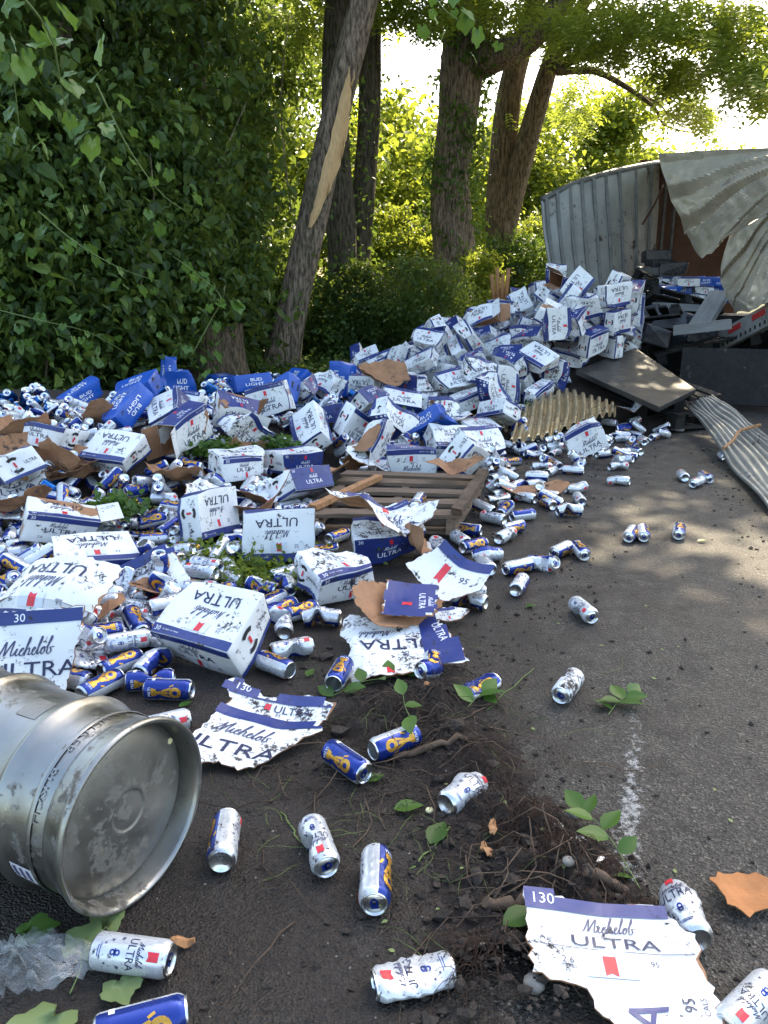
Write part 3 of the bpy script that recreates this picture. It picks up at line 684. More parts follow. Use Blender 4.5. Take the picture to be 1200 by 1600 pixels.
def art_side(w_, h):
    a = [(rect(-w_ / 2, h * .30, w_ / 2, h / 2), CI['blue'], 1), (move(text_polys('30', height=h * .13), -w_ * .42, h * .40), CI['print_white'], 2)]
    a += [(move(script_polys(w_ * .26), -w_ * .05, h * .19), CI['script'], 1), (move(text_polys('ULTRA', w_ * .46, h * .17, .004), 0, -.02 * h), CI['navy'], 1)]
    a += [(rect(-w_ * .1, -h * .42, w_ * .1, -h * .16), CI['grey_print'], 1), (ribbon(0, -h * .29, w_ * .055, h * .25), CI['red'], 2)]
    a += [(move(text_polys('95', height=h * .09), w_ * .26, -h * .28), CI['navy'], 1), (move(text_polys('2.6', height=h * .09), -w_ * .26, -h * .28), CI['navy'], 1)]
    return a
def art_blue(w_, h):
    a = [(rect(-w_ / 2, -h / 2, w_ / 2, h / 2), CI['blue'], 1), (move(script_polys(w_ * .22), 0, h * .06), CI['print_white'], 2), (move(text_polys('ULTRA', w_ * .40, h * .18, .004), 0, -h * .18), CI['print_white'], 2),
         (ribbon(0, h * .30, w_ * .05, h * .2), CI['red'], 2), (move(text_polys('30', height=h * .12), -w_ * .42, h * .38), CI['print_white'], 2)]
    return a
def art_end(w_, h):
    a = [(rect(-w_ / 2, -h / 2, w_ / 2, -h * .36), CI['blue'], 1)]
    a += [(move(text_polys('ULTRA', w_ * .3, h * .14, .004), w_ * .28, h * .02), CI['navy'], 1), (ribbon(-w_ * .08, h * .05, w_ * .05, h * .24), CI['red'], 2), (move(text_polys('95', height=h * .08), -w_ * .36, h * .25), CI['navy'], 1)]
    return a
def handle_polys(w_, h):
    r = h * .27
    return arc_polys(-w_ * .08, h * .05, r, R(50), R(130), r * .22), arc_polys(-w_ * .08, h * .05, r, R(230), R(310), r * .22)
def art_bud(w_, h):
    a = [(rect(-w_ / 2, -h / 2, w_ / 2, h / 2), CI['budblue'], 1), (move(text_polys('BUD', w_ * .32, h * .2, .015), w_ * .06, h * .14), CI['print_white'], 2), (move(text_polys('LIGHT', w_ * .5, h * .2, .015), 0, -h * .14), CI['print_white'], 2)]
    return a
BOX = (.342, .242, .142)
def deform_box(seed, amt, size=BOX):
    r = random.Random(seed); h = np.array(size) / 2
    tw = r.uniform(-.12, .12) * amt; sh = (r.uniform(-.25, .25) * amt, r.uniform(-.2, .2) * amt); bl = r.uniform(-.12, .05) * amt
    dents = []
    for _ in range(int(2 + 5 * amt)):
        d = np.array([r.uniform(-1, 1), r.uniform(-1, 1), r.uniform(-1, 1)]); k = r.randrange(3); d[k] = r.choice((-1, 1))
        dents.append((d * h, r.uniform(.05, .13), r.uniform(.012, .05) * amt))
    corners = [(np.array([r.choice((-1, 1)), r.choice((-1, 1)), r.choice((-1, 1))]) * h, r.uniform(.06, .14), r.uniform(.1, .45) * amt) for _ in range(3)]
    off = [r.uniform(0, 100) for _ in range(3)]
    def f(p):
        p = np.array(p, float); q = p / h
        e = (np.abs(q) > .985).sum(1); k = np.where(e >= 2, .985, 1.)[:, None]; s = p * k
        b = 1 + bl * (1 - np.clip(q[:, [1]] ** 2, 0, 1)) * (1 - np.clip(q[:, [0]] ** 2, 0, 1)); s[:, [2]] *= b
        for c, rad, d in dents:
            g = np.clip(1 - np.sqrt(((p - c) ** 2).sum(1)) / (rad * 1.5), 0, 1)[:, None]; s -= c / np.linalg.norm(c) * g * d
        for c, rad, d in corners:
            g = np.clip(1 - np.sqrt(((p - c) ** 2).sum(1)) / (rad * 1.5), 0, 1)[:, None]; s -= (s - 0) * g * d
        tri = lambda a: np.abs((a / 3.1416) % 2 - 1) * 2 - 1
        w1 = np.stack([tri(p[:, 1] * 17 + off[0] + p[:, 2] * 20), tri(p[:, 0] * 15 + off[2] - p[:, 2] * 16), tri(p[:, 0] * 13 + off[1] + p[:, 1] * 11)], 1) * .7 + .5 * np.stack([np.sin(p[:, 1] * 17 + off[0]) * np.sin(p[:, 2] * 13 + off[1]), np.sin(p[:, 0] * 15 + off[2]) * np.sin(p[:, 2] * 11), np.sin(p[:, 0] * 14 + off[1]) * np.sin(p[:, 1] * 16 + off[0])], 1)
        s += w1 * .006 * amt
        a = tw * q[:, 0]; c_, s_ = np.cos(a), np.sin(a); y, z = s[:, 1].copy(), s[:, 2].copy(); s[:, 1] = c_ * y - s_ * z; s[:, 2] = s_ * y + c_ * z
        s[:, 0] += sh[0] * s[:, 2]; s[:, 1] += sh[1] * s[:, 2]
        return s
    return f
def carton_meshes(name, seed, amt, bud=False, base='white', size=BOX, opened=False):
    """returns (body mesh, [handle meshes])"""
    L, W, H = size; f = deform_box(seed, amt, size)
    faces = [(np.array([0, 0, H / 2]), np.array([1, 0, 0]), np.array([0, 1, 0]), L, W, 'main'), (np.array([0, 0, -H / 2]), np.array([1, 0, 0]), np.array([0, -1, 0]), L, W, 'main'),
             (np.array([0, -W / 2, 0]), np.array([1, 0, 0]), np.array([0, 0, 1]), L, H, 'side'), (np.array([0, W / 2, 0]), np.array([-1, 0, 0]), np.array([0, 0, 1]), L, H, 'blue'),
             (np.array([L / 2, 0, 0]), np.array([0, 1, 0]), np.array([0, 0, 1]), W, H, 'end'), (np.array([-L / 2, 0, 0]), np.array([0, -1, 0]), np.array([0, 0, 1]), W, H, 'end')]
    V, F, MI, SM = [], [], [], []; hands = []
    for fi, (c, u, v, w_, h, kind) in enumerate(faces):
        if opened and fi == 4: continue
        n = np.cross(u, v)
        gx = np.concatenate([[-w_ / 2, -w_ / 2 + .006], np.linspace(-w_ / 2, w_ / 2, 9)[1:-1], [w_ / 2 - .006, w_ / 2]]); gy = np.concatenate([[-h / 2, -h / 2 + .006], np.linspace(-h / 2, h / 2, 6 if h > .2 else 5)[1:-1], [h / 2 - .006, h / 2]])
        b = len(V); pts = [c + u * x + v * y for y in gy for x in gx]; V += list(f(np.array(pts)))
        nxx = len(gx)
        bm = CI['budblue'] if bud else CI[base]
        for j in range(len(gy) - 1):
            for i in range(nxx - 1):
                F.append([b + j * nxx + i, b + j * nxx + i + 1, b + (j + 1) * nxx + i + 1, b + (j + 1) * nxx + i]); MI.append(bm); SM.append(True)
        if bud: art = art_bud(w_, h)[1:] if kind != 'end' else []
        else: art = {'main': art_main, 'side': art_side, 'blue': art_blue, 'end': art_end}[kind](w_ * .985, h * .985)
        if kind == 'main' and not bud: art = [(move(q_, 0, 0, math.pi), mi, lay) for q_, mi, lay in art]
        for polys, mi, lay in art:
            pl = split_polys(split_polys(polys, 0, gx[1:-1]), 1, gy[1:-1])
            for p in pl:
                b = len(V); V += list(f(np.array([c + u * x + v * y for x, y in p])) + n * (.0012 + .0009 * lay)); F.append(list(range(b, b + len(p)))); MI.append(mi); SM.append(False)
        if kind == 'end':
            for half in handle_polys(w_, h):
                pl = split_polys(split_polys(half, 0, gx[1:-1]), 1, gy[1:-1]); hv, hf = [], []
                for p in pl:
                    b = len(hv); hv += list(f(np.array([c + u * x + v * y for x, y in p])) + n * .0028); hf.append(list(range(b, b + len(p))))
                hands.append(np_mesh('handle', hv, hf, M['black']))
    if opened:      # kraft inside
        b0 = len(V); k = .985; fc = []
        pts = [np.array([sx * L / 2 * (1 if sx > 0 else k), sy * W / 2 * k, sz * H / 2 * k]) for sx in (-1, 1) for sy in (-1, 1) for sz in (-1, 1)]
        V += list(f(np.array(pts)))
        for q in [(0, 2, 3, 1), (0, 1, 5, 4), (2, 6, 7, 3), (0, 4, 6, 2), (1, 3, 7, 5)]: F.append([b0 + i for i in q]); MI.append(CI['kraft']); SM.append(False)
        for sz, dz, dx in ((1, .03, .10), (-1, -.05, .09)):   # flaps
            a = f(np.array([[L / 2, -W / 2, sz * H / 2], [L / 2, W / 2, sz * H / 2]])); o_ = np.array([dx, .01, dz])
            for off, mi in ((0, CI['kraft'] if sz > 0 else CI[base]), (.002, CI[base] if sz > 0 else CI['kraft'])):
                b = len(V); V += [a[0] + [0, 0, off], a[1] + [0, 0, off], a[1] + o_ + [0, 0, off], a[0] + o_ + [0, 0, off]]; F.append([b, b + 1, b + 2, b + 3]); MI.append(mi); SM.append(False)
    return np_mesh(name, V, F, [M[k] for k in CM], MI, SM), hands

CART = [carton_meshes('carton', 10 + i, a, base='white_dirty' if i in (3, 6) else 'white') for i, a in enumerate((.3, .5, .8, .95, .4, 1.3, 1.0, .65))]
CART_O = [carton_meshes('carton', 40 + i, a, opened=True) for i, a in enumerate((.6, 1.0))]
CART_B = [carton_meshes('carton', 60 + i, a, bud=True) for i, a in enumerate((.5, .9))]
def carton(kind, var, mat=None, name='beer_carton'):
    body, hands = {'w': CART, 'o': CART_O, 'b': CART_B}[kind][var % {'w': 8, 'o': 2, 'b': 2}[kind]]
    o = link(name, body)
    for h in hands: link('handle', h, o)
    return o

# ------------------------------------------------------------------ cans
CR, CL = .033, .150
KM = ['can_white', 'can_blue', 'alu', 'navy', 'red', 'script', 'gold', 'alu_in', 'can_mud', 'can_cyan', 'print_white']
KI = {k: i for i, k in enumerate(KM)}
PROF = [(.0255, -.075), (.031, -.070), (.033, -.064), (.033, -.045), (.033, -.02), (.033, 0.), (.033, .02), (.033, .045), (.033, .060), (.0315, .065), (.0275, .071), (.0268, .0725)]
def trophy():      # gold cup-like figure on the blue side
    p = []
    p += move(arc_polys(0, .018, .010, 0, 2 * math.pi, .0042, 14), 0, .004)
    p += [[(-.0045, -.022), (.0045, -.022), (.003, .006), (-.003, .006)], [(-.011, -.034), (.011, -.034), (.008, -.022), (-.008, -.022)], [(-.013, .010), (-.006, -.010), (-.002, -.008), (-.008, .014)], [(.013, .010), (.008, .014), (.002, -.008), (.006, -.010)]]
    p += move(rect(-.002, -.004, .002, .006), -.017, .012, .5) + move(rect(-.002, -.004, .002, .006), .017, -.012, -.5)
    return p
def emblem():
    return arc_polys(0, .0048, .0040, 0, 2 * math.pi, .0014, 10) + arc_polys(0, -.0048, .0040, 0, 2 * math.pi, .0014, 10) + rect(-.0065, -.0012, .0065, .0012)
def star(r): return [[(0, 0), (r * math.cos(a - .63) * .42, r * math.sin(a - .63) * .42), (r * math.cos(a), r * math.sin(a)), (r * math.cos(a + .63) * .42, r * math.sin(a + .63) * .42)] for a in [math.pi / 2 + k * 2 * math.pi / 5 for k in range(5)]]
def can_art(detail):
    a = [(ribbon(0, .051, .016, .022), 'red')]
    if detail: a += [(move(script_polys(.046, 3, .09), 0, .0265), 'script')]
    a += [(move(text_polys('ULTRA', .058, .0155, .004), 0, .008), 'navy')]
    if detail:
        a += [(move(emblem(), 0, -.022), 'can_blue'), (rect(-.014, -.052, .014, -.0505), 'can_blue'), (rect(-.010, -.056, .010, -.0545), 'can_blue')]
        for x, y, s in ((-.026, -.014, .005), (-.021, -.032, .004), (.025, -.016, .005), (.020, -.040, .0035), (-.014, -.044, .003)): a.append((move(star(s), x, y), 'script'))
    h = math.pi * CR
    g = move(trophy(), 0, 0, 0, 1.25, 1.35)
    a += [([[((x + h + .012), y) for x, y in p] for p in g], 'gold')]
    if detail: a += [(move(rect(-.009, -.005, .009, .005), h - .038, -.045), 'print_white'), (move(text_polys('ULTRA', .03, .008, .01), h + .012, -.052), 'print_white')]
    return a
def can_deform(kind, seed):
    r = random.Random(seed); a0 = r.uniform(0, 6.28); z0 = r.uniform(-.025, .03)
    ph = [r.uniform(0, 6) for _ in range(4)]
    def f(p):
        p = np.array(p, float)
        if kind == 'ok':
            return p
        ang = np.arctan2(p[:, 1], p[:, 0]); z = p[:, 2].copy()
        if kind in ('dent', 'bend', 'crush'):
            c = np.array([math.cos(a0), math.sin(a0)]); dpt = p[:, 0] * c[0] + p[:, 1] * c[1]
            wz = np.exp(-((z - z0) / .024) ** 2); lim = CR - wz * {'dent': .026, 'bend': .034, 'crush': .045}[kind]
            ex = np.maximum(0, dpt - lim); p[:, 0] -= c[0] * ex; p[:, 1] -= c[1] * ex
            sd = -p[:, 0] * c[1] + p[:, 1] * c[0]; k = 1 + .28 * wz * (kind != 'dent'); p[:, 0] += -c[1] * sd * (k - 1); p[:, 1] += c[0] * sd * (k - 1)
        if kind in ('bend', 'crush'):
            w_ = 1 / (1 + np.exp(-(z - z0) / .006)); th = {'bend': .42, 'crush': .75}[kind] * w_
            d = p[:, 0] * c[0] + p[:, 1] * c[1]; zz = z - z0
            d2 = d * np.cos(th) + zz * np.sin(th); z2 = -d * np.sin(th) + zz * np.cos(th)
            p[:, 0] += c[0] * (d2 - d); p[:, 1] += c[1] * (d2 - d); p[:, 2] = z2 + z0
        if kind in ('flat', 'crush'):
            k = .38 if kind == 'flat' else .8
            if kind == 'flat':
                e = 1 - (1 - k) * np.exp(-((z - .0) / .07) ** 4); p[:, 0] *= e; p[:, 1] *= 1 + (1 - e) * .38
        am = {'dent': .0012, 'bend': .0025, 'crush': .004, 'flat': .004}[kind] * np.clip(1 - np.abs(z) / .078, .15, 1)
        wob = np.sin(ang * 3 + z * 160 + ph[0]) * np.sin(z * 90 + ph[1] + ang) + .5 * np.sin(ang * 5 - z * 230 + ph[2])
        p[:, 0] += np.cos(ang) * wob * am; p[:, 1] += np.sin(ang) * wob * am
        return p
    return f
def can_meshes(kind, seed, detail=True, seg=32, mud=False, cyan=False, hole=False):
    f = can_deform(kind, seed); V, F, MI, SM = [], [], [], []
    prof = PROF if detail else [PROF[i] for i in (0, 2, 5, 8, 10)]
    if kind != 'ok' and detail: prof = PROF[:3] + [(.033, z) for z in np.linspace(-.055, .055, 14)] + PROF[8:]
    n = seg
    V += list(f(np.array([(r_ * math.cos(2 * math.pi * j / n), r_ * math.sin(2 * math.pi * j / n), z) for r_, z in prof for j in range(n)])))
    for i in range(len(prof) - 1):
        for j in range(n):
            a = (j + .5) / n * 360
            m_ = KI['can_white'] if (a < 110 or a > 250) else KI['can_blue']
            if cyan: m_ = KI['can_cyan']
            if mud: m_ = KI['can_mud']
            if prof[i][0] < .0315 and (i == 0 or prof[i][1] > .064) : m_ = KI['alu'] if i == 0 or prof[i][1] > .07 else m_
            F.append([i * n + j, i * n + (j + 1) % n, (i + 1) * n + (j + 1) % n, (i + 1) * n + j]); MI.append(m_); SM.append(True)
    # domed base
    rings = [(.0255, -.075), (.023, -.0735), (.018, -.069), (.010, -.066), (.0005, -.065)] if detail else [(.0255, -.075), (.020, -.070), (.001, -.067)]
    b = len(V); V += list(f(np.array([(r_ * math.cos(2 * math.pi * j / n), r_ * math.sin(2 * math.pi * j / n), z) for r_, z in rings for j in range(n)])))
    for i in range(len(rings) - 1):
        for j in range(n): F.append([b + i * n + (j + 1) % n, b + i * n + j, b + (i + 1) * n + j, b + (i + 1) * n + (j + 1) % n]); MI.append(KI['alu']); SM.append(True)
    art = can_art(detail) if not cyan else [([[((y * 1.0), x) for x, y in p][::-1] for p in text_polys('BUD LIGHT', .09, .026, .015)], 'print_white')]
    if not mud:
        du = 2 * math.pi * CR / n; cuts = [(-n // 2 + k) * du for k in range(n + n // 2 + 8)]
        zc = [q[1] for q in prof[2:]]
        for polys, mk in art:
            xs_ = [q[0] for p in polys for q in p]; lo, hi = min(xs_), max(xs_)
            pl = split_polys(split_polys(polys, 0, [c for c in cuts if lo < c < hi]), 1, zc)
            for p in pl:
                if len(p) < 3: continue
                b = len(V); q = []
                for x, y in p:
                    k = math.floor(x / du + 1e-6); t = x / du - k; A0, A1 = k * 2 * math.pi / n, (k + 1) * 2 * math.pi / n     # stay on the facet chord
                    y = max(-.064, min(.0625, y))
                    q.append(((CR + .0006) * (math.cos(A0) * (1 - t) + math.cos(A1) * t), (CR + .0006) * (math.sin(A0) * (1 - t) + math.sin(A1) * t), y))
                q = np.array(q); d = f(q)
                if kind != 'ok':
                    cc = f(np.array([[0, 0, y] for y in q[:, 2]])); dr = d - cc; dr /= np.linalg.norm(dr, axis=1)[:, None] + 1e-9; d = d + dr * .0007
                V += list(d); F.append(list(range(b, b + len(p)))); MI.append(KI[mk]); SM.append(True)
    body = np_mesh('beer_can', V, F, [M[k] for k in KM], MI, SM)
    # lid: rim, recess, panel
    lr = [(.0268, .0725), (.0275, .0745), (.0265, .0755), (.0245, .0745), (.0240, .0705), (.0225, .0698), (.0215, .0712), (.0004, .0712)] if detail else [(.0275, .0715), (.0265, .0755), (.0235, .0715), (.0005, .0715)]
    if hole: lr = lr[:5] + [(.0238, .04), (.0004, .0)]
    lv = f(np.array([(r_ * math.cos(2 * math.pi * j / n), r_ * math.sin(2 * math.pi * j / n), z) for r_, z in lr for j in range(n)]))
    lf = [[i * n + j, i * n + (j + 1) % n, (i + 1) * n + (j + 1) % n, (i + 1) * n + j] for i in range(len(lr) - 1) for j in range(n)]
    lid = np_mesh('lid', lv, lf, [M['alu'], M['alu_in']], [1 if hole and q >= 4 * n else 0 for q in range(len(lf))], True)
    tp = arc_polys(0, -.004, .0065, 0, 2 * math.pi, .0022, 12) + rect(-.0075, .0005, .0075, .011) + rect(-.0088, -.004, -.0055, .003) + rect(.0055, -.004, .0088, .003)
    tv, tf = [], []
    for p in tp:
        b = len(tv); tv += list(f(np.array([(x, y, .0731) for x, y in p]))); tf.append(list(range(b, b + len(p))))
    tab = np_mesh('pull_tab', tv, tf, M['can_blue'])
    return body, lid, None if hole else tab
CANV = {'ok': can_meshes('ok', 1), 'dent': can_meshes('dent', 3), 'dent2': can_meshes('dent', 8), 'bend': can_meshes('bend', 5), 'crush': can_meshes('crush', 6), 'flat': can_meshes('flat', 7), 'flat2': can_meshes('flat', 17),
        'mud': can_meshes('dent', 9, mud=True), 'cyan': can_meshes('dent', 4, cyan=True), 'open': can_meshes('ok', 2, hole=True), 'bendo': can_meshes('bend', 12, hole=True)}
def can(kind, parts=True, name='beer_can'):
    body, lid, tab = CANV[kind]
    o = link(name, body)
    if parts:
        l_ = link('lid', lid, o)
        if tab: link('pull_tab', tab, l_)
    return o
def can_merged(kind):     # one-mesh can for small repeats
    body, lid, tab = CANV[kind]
    b = MB()
    for me, mmap in ((body, None), (lid, [KI['alu'], KI['alu_in']]), (tab, [KI['can_blue']])):
        if me is None: continue
        vs = [tuple(v.co) for v in me.vertices]; base = len(b.v); b.v += vs
        for p in me.polygons:
            b.f.append([base + i for i in p.vertices]); b.m.append(p.material_index if mmap is None else mmap[p.material_index]); b.s.append(p.use_smooth)
    return b.mesh('beer_can', [M[k] for k in KM])
CANM = {k: can_merged(k) for k in ('ok', 'dent', 'dent2', 'bend', 'flat', 'cyan', 'open', 'crush')}
def can_pose(o, a, b, roll, z=CR):
    """lay a can: lid at photo pixel a, base at pixel b"""
    A, B = P(*a, z), P(*b, z); mid = (A + B) / 2; ax = (A - B); ax.z = 0; ax.normalize()
    q = ax.to_track_quat('Z', 'Y').to_matrix().to_4x4()
    v = q.to_3x3().inverted() @ (Vector((0, 0, CAM_H)) - mid)          # roll 0: printed front faces the viewer
    o.matrix_world = Matrix.Translation(mid) @ q @ Matrix.Rotation(math.atan2(v.y, v.x) + R(roll), 4, 'Z')
    return o

# ================================================================== TRAILER
def surf(name, fn, nu, nv, mat, parent=None, thick=0.0, keep=None):
    """grid surface fn(u,v)->Vector, optional back side"""
    v = [fn(i / nu, j / nv) for j in range(nv + 1) for i in range(nu + 1)]; w_ = nu + 1
    f = [(j * w_ + i, j * w_ + i + 1, (j + 1) * w_ + i + 1, (j + 1) * w_ + i) for j in range(nv) for i in range(nu) if keep is None or keep((i + .5) / nu, (j + .5) / nv)]
    me = np_mesh(name, v, f, mat, smooth=True)
    o = link(name, me, parent)
    if thick:
        m = o.modifiers.new('thick', 'SOLIDIFY'); m.thickness = thick; m.offset = 0
    return o
def bil(net, u, v):
    """smooth interpolation in a net of points net[row][col]"""
    nr, nc = len(net), len(net[0])
    def cr(ps, t):
        x = t * (len(ps) - 1); i = min(int(x), len(ps) - 2); q = x - i
        p0, p1, p2, p3 = ps[max(i - 1, 0)], ps[i], ps[i + 1], ps[min(i + 2, len(ps) - 1)]
        return .5 * ((2 * p1) + (p2 - p0) * q + (2 * p0 - 5 * p1 + 4 * p2 - p3) * q * q + (3 * p1 - p0 - 3 * p2 + p3) * q ** 3)
    return cr([cr(r, u) for r in net], v)
TB = Vector((5.2, 10.2, 0.))
TR = empty('truck_trailer', TB); tag(TR, 'wrecked box trailer with torn open side wall and crumpled skin', 'trailer')
def loc(v): return v - TB
# standing inner wall section with posts, bent outward at the left
wn = [[at(846, 314, 13.6), at(900, 288, 13.9), at(960, 270, 14.4), at(1030, 256, 15.4)],
      [at(852, 380, 13.5), at(905, 372, 13.8), at(965, 360, 14.3), at(1026, 350, 15.3)],
      [at(868, 470, 13.4), at(915, 475, 13.7), at(970, 475, 14.2), at(1018, 470, 15.2)]]
wall = surf('side_wall', lambda u, v: loc(bil(wn, u, v) + Vector((0, .05 * mnoise.noise(Vector((u * 5, v * 4, 0))), 0))), 40, 16, M['liner'], TR, .04)
for k in range(9):
    u0 = .07 + k * .105; b = MB(); pts = [loc(bil(wn, u0, j / 8)) + Vector((-.01, -.045, 0)) for j in range(9)]
    b.tube(pts, .036, 4, 0, False); b.build('wall_post', [M['post']], wall)
b = MB(); b.tube([loc(bil(wn, i / 14, 0)) + Vector((0, 0, .02)) for i in range(15)], .05, 6); b.build('top_rail', [M['post']], TR)
# plywood lined far interior
surf('bulkhead', lambda u, v: loc(at(1000 + 150 * u, 250 + 250 * v, 16.2)), 6, 6, M['ply'], TR, .05)
for k in range(4):
    q0 = at(1012 + k * 16, 262, 16.1); b = MB(); b.box(loc(Vector((q0.x, 16.1, 2.2))), (.05, .05, 3.2)); b.build('bulkhead_post', [M['post']], TR)
ztop = at(1026, 250, 15.5).z
rx0 = at(1022, 300, 15.5).x
surf('roof_skin', lambda u, v: loc(Vector((rx0 + 3.6 * u, 16.3 - 6.6 * v, ztop - .75 * v + .04 * math.sin(u * 14 + v * 7)))), 24, 24, M['skin'], TR, .012)
surf('far_side_wall', lambda u, v: loc(Vector((rx0 + 3.5, 16.3 - 7.0 * u, .9 + (ztop - .9) * v - .75 * u * v))), 10, 6, M['ply'], TR, .04)
# near crumpled skin
def skin(name, net, nu, nv, seed, amp, jag, org):
    ox, oy = org; g_ = random.Random(seed); creases = sorted(g_.uniform(-.2, 1.6) for _ in range(20)); hts = [g_.uniform(.2, 1) * (1 if i % 2 else -.8) for i in range(20)]
    def fn(u, v):
        p = bil(net, u, min(1, v * (1 + jag * mnoise.noise(Vector((u * 9, seed, 0))) * (1 if v > .75 else 0))))
        a = math.atan2(v - oy, (ox - u) * 1.3); d = math.hypot(v - oy, ox - u)          # folds fan out from the upper right
        w_ = float(np.interp(a + .03 * mnoise.noise(Vector((d * 3, seed, 1))), creases, hts)) * amp
        w_ += amp * .16 * mnoise.noise(Vector((u * 11, v * 11, seed))) + amp * .10 * abs(mnoise.noise(Vector((a * 22, seed, d))))
        return loc(p + Vector((-.35, -1, .25)) * w_ * min(1, .15 + d * 1.1))
    o = surf(name, fn, nu, nv, M['skin'], TR, .006); o.data.polygons.foreach_set('use_smooth', [False] * len(o.data.polygons)); return o
n1 = [[at(1029, 240, 11.4), at(1075, 237, 10.9), at(1130, 234, 10.3), at(1200, 231, 9.6), at(1300, 228, 8.8)],
      [at(1040, 285, 11.2), at(1085, 290, 10.6), at(1140, 285, 10.0), at(1205, 285, 9.3), at(1300, 290, 8.5)],
      [at(1058, 335, 11.0), at(1098, 345, 10.4), at(1148, 335, 9.8), at(1210, 320, 9.2), at(1300, 330, 8.4)],
      [at(1074, 372, 10.9), at(1101, 404, 10.3), at(1142, 366, 9.8), at(1210, 345, 9.2), at(1300, 360, 8.4)]]
skin('torn_skin', n1, 130, 60, 2, .17, .14, (1.05, .0))
n2 = [[at(1142, 362, 9.9), at(1170, 350, 9.5), at(1205, 338, 9.1), at(1300, 330, 8.3)],
      [at(1126, 420, 9.8), at(1160, 410, 9.4), at(1205, 400, 8.9), at(1300, 400, 8.1)],
      [at(1132, 455, 9.7), at(1165, 460, 9.2), at(1210, 450, 8.8), at(1300, 445, 8.0)],
      [at(1150, 490, 9.5), at(1172, 486, 9.1), at(1210, 474, 8.7), at(1300, 455, 7.9)]]
skin('torn_skin', n2, 90, 44, 9, .12, .12, (1.1, -.3))
# bottom rail with reflective tape and holes
ra, rb_ = at(1128, 548, 9.6), at(1330, 440, 8.0)
dirr = (rb_ - ra).normalized(); upr = Vector((-.12, .05, 1)).normalized(); outr = dirr.cross(upr).normalized()
def railbox(t0, t1, z0, z1, o0, o1, mat, name, parent):
    b = MB(); vs = [loc(ra + dirr * t + upr * z + outr * o) for t in (t0, t1) for z in (z0, z1) for o in (o0, o1)]
    b.add(vs, [(0, 1, 3, 2), (4, 6, 7, 5), (0, 4, 5, 1), (2, 3, 7, 6), (0, 2, 6, 4), (1, 5, 7, 3)]); return b.build(name, [mat], parent)
LEN = (rb_ - ra).length
rail = railbox(0, LEN, 0, .24, -.03, .03, M['rail'], 'bottom_rail', TR)
for k in range(5): railbox(.16 + k * .38, .36 + k * .38, .14, .205, .031, .037, M['tape_red'], 'reflector', rail)
for k in range(26): railbox(.05 + k * .075, .072 + k * .075, .035, .075, .031, .036, M['black'], 'rivet_slot', rail)
surf('floor', lambda u, v: loc(ra + dirr * LEN * u + Vector((.5, 1.0, -.05)) * v * 2.6 + upr * .02), 4, 4, M['plank'], TR, .06)
b = MB(); b.box(loc(at(1175, 590, 8.6)), (1.5, .06, .62), 0, Euler((R(-12), 0, R(-24))).to_matrix()); b.build('mud_flap', [M['black_plastic']], TR)
b = MB(); b.tube([loc(at(1215, 560, 9.4)) + Vector((.0, 0, -.1)), loc(at(1215, 560, 9.4)) + Vector((1.6, .3, -.1))], .40, 20); b.build('wheel', [M['black_plastic']], TR)
b = MB(); b.box(loc(Vector((6.3, 10.9, .50))), (5.6, 2.2, 1.0), 0, Matrix.Rotation(R(-42), 3, 'Z')); b.build('underside_shade', [M['black_plastic']], TR)  # black box put in as the dark shade beneath the trailer floor
# loose strap
b = MB(); b.tube([loc(v) for v in catmull([at(1036, 290, 12.5), at(1022, 320, 13), at(1004, 350, 13.8)], 6)], .018, 5); b.build('strap', [M['ply']], TR)

# ================================================================== PANELS, PALLETS
def slab(name, corners, th, mat, label, cat, ribs=0):
    """rigid slab from 4 corner points (a,b,c,d in ring order), th downwards"""
    a, b_, c, d = [Vector(v) for v in corners]; n = (c - a).cross(d - b_).normalized()
    if n.z < 0: n = -n
    m = MB(); top = [a, b_, c, d]; bot = [v - n * th for v in top]
    m.add(top + bot, [(0, 1, 2, 3), (7, 6, 5, 4), (0, 4, 5, 1), (1, 5, 6, 2), (2, 6, 7, 3), (3, 7, 4, 0)])
    me = m.mesh(name, [mat]); o = link(name, me); 
    bv = o.modifiers.new('bev', 'BEVEL'); bv.width = .006; bv.segments = 2
    tag(o, label, cat); return o, n
pa = [at(900, 578, 7.9), at(1030, 636, 6.7), at(1088, 608, 7.5), at(993, 543, 8.8)]
plate, pn = slab('black_panel', pa, .05, M['plate'], 'large flat black panel lying tilted on the right of the carton heap', 'panel')
def plastic_pallet(loc_, rot, label, size=(1.2, 1.0)):
    o = empty('plastic_pallet', loc_); o.rotation_euler = rot; tag(o, label, 'pallet', 'black plastic pallets beside the trailer')
    L, W = size
    for k in range(7):
        b = MB(); b.box((0, -W / 2 + .06 + k * (W - .12) / 6, .13), (L, .10, .025)); b.build('deck_slat', [M['black_plastic']], o)
    for x in (-L / 2 + .07, 0, L / 2 - .07):
        b = MB(); b.box((x, 0, .0125), (.12, W, .025)); b.build('runner', [M['black_plastic']], o)
        for y in (-W / 2 + .07, 0, W / 2 - .07):
            b = MB(); b.box((x, y, .071), (.11, .12, .09)); b.build('block', [M['black_plastic']], o)
    return o
pc = (pa[0] + pa[1] + pa[2] + pa[3]) / 4
pang = math.atan2((pa[1] - pa[0]).y, (pa[1] - pa[0]).x)
plastic_pallet(pc + Vector((.10, .25, -.24)), (R(4), R(9), pang), 'black plastic pallet directly under the flat black panel')
plastic_pallet(pc + Vector((.25, .1, -.42)), (R(-3), R(3), pang + .2), 'lowest black plastic pallet resting on the road under the panel')
plastic_pallet(at(1040, 500, 11.3), (R(-28), R(12), R(15)), 'black plastic pallet tipped against the trailer opening')
plastic_pallet(at(1010, 520, 10.6), (R(-8), R(18), R(60)), 'black plastic pallet half buried right of the heap crest')
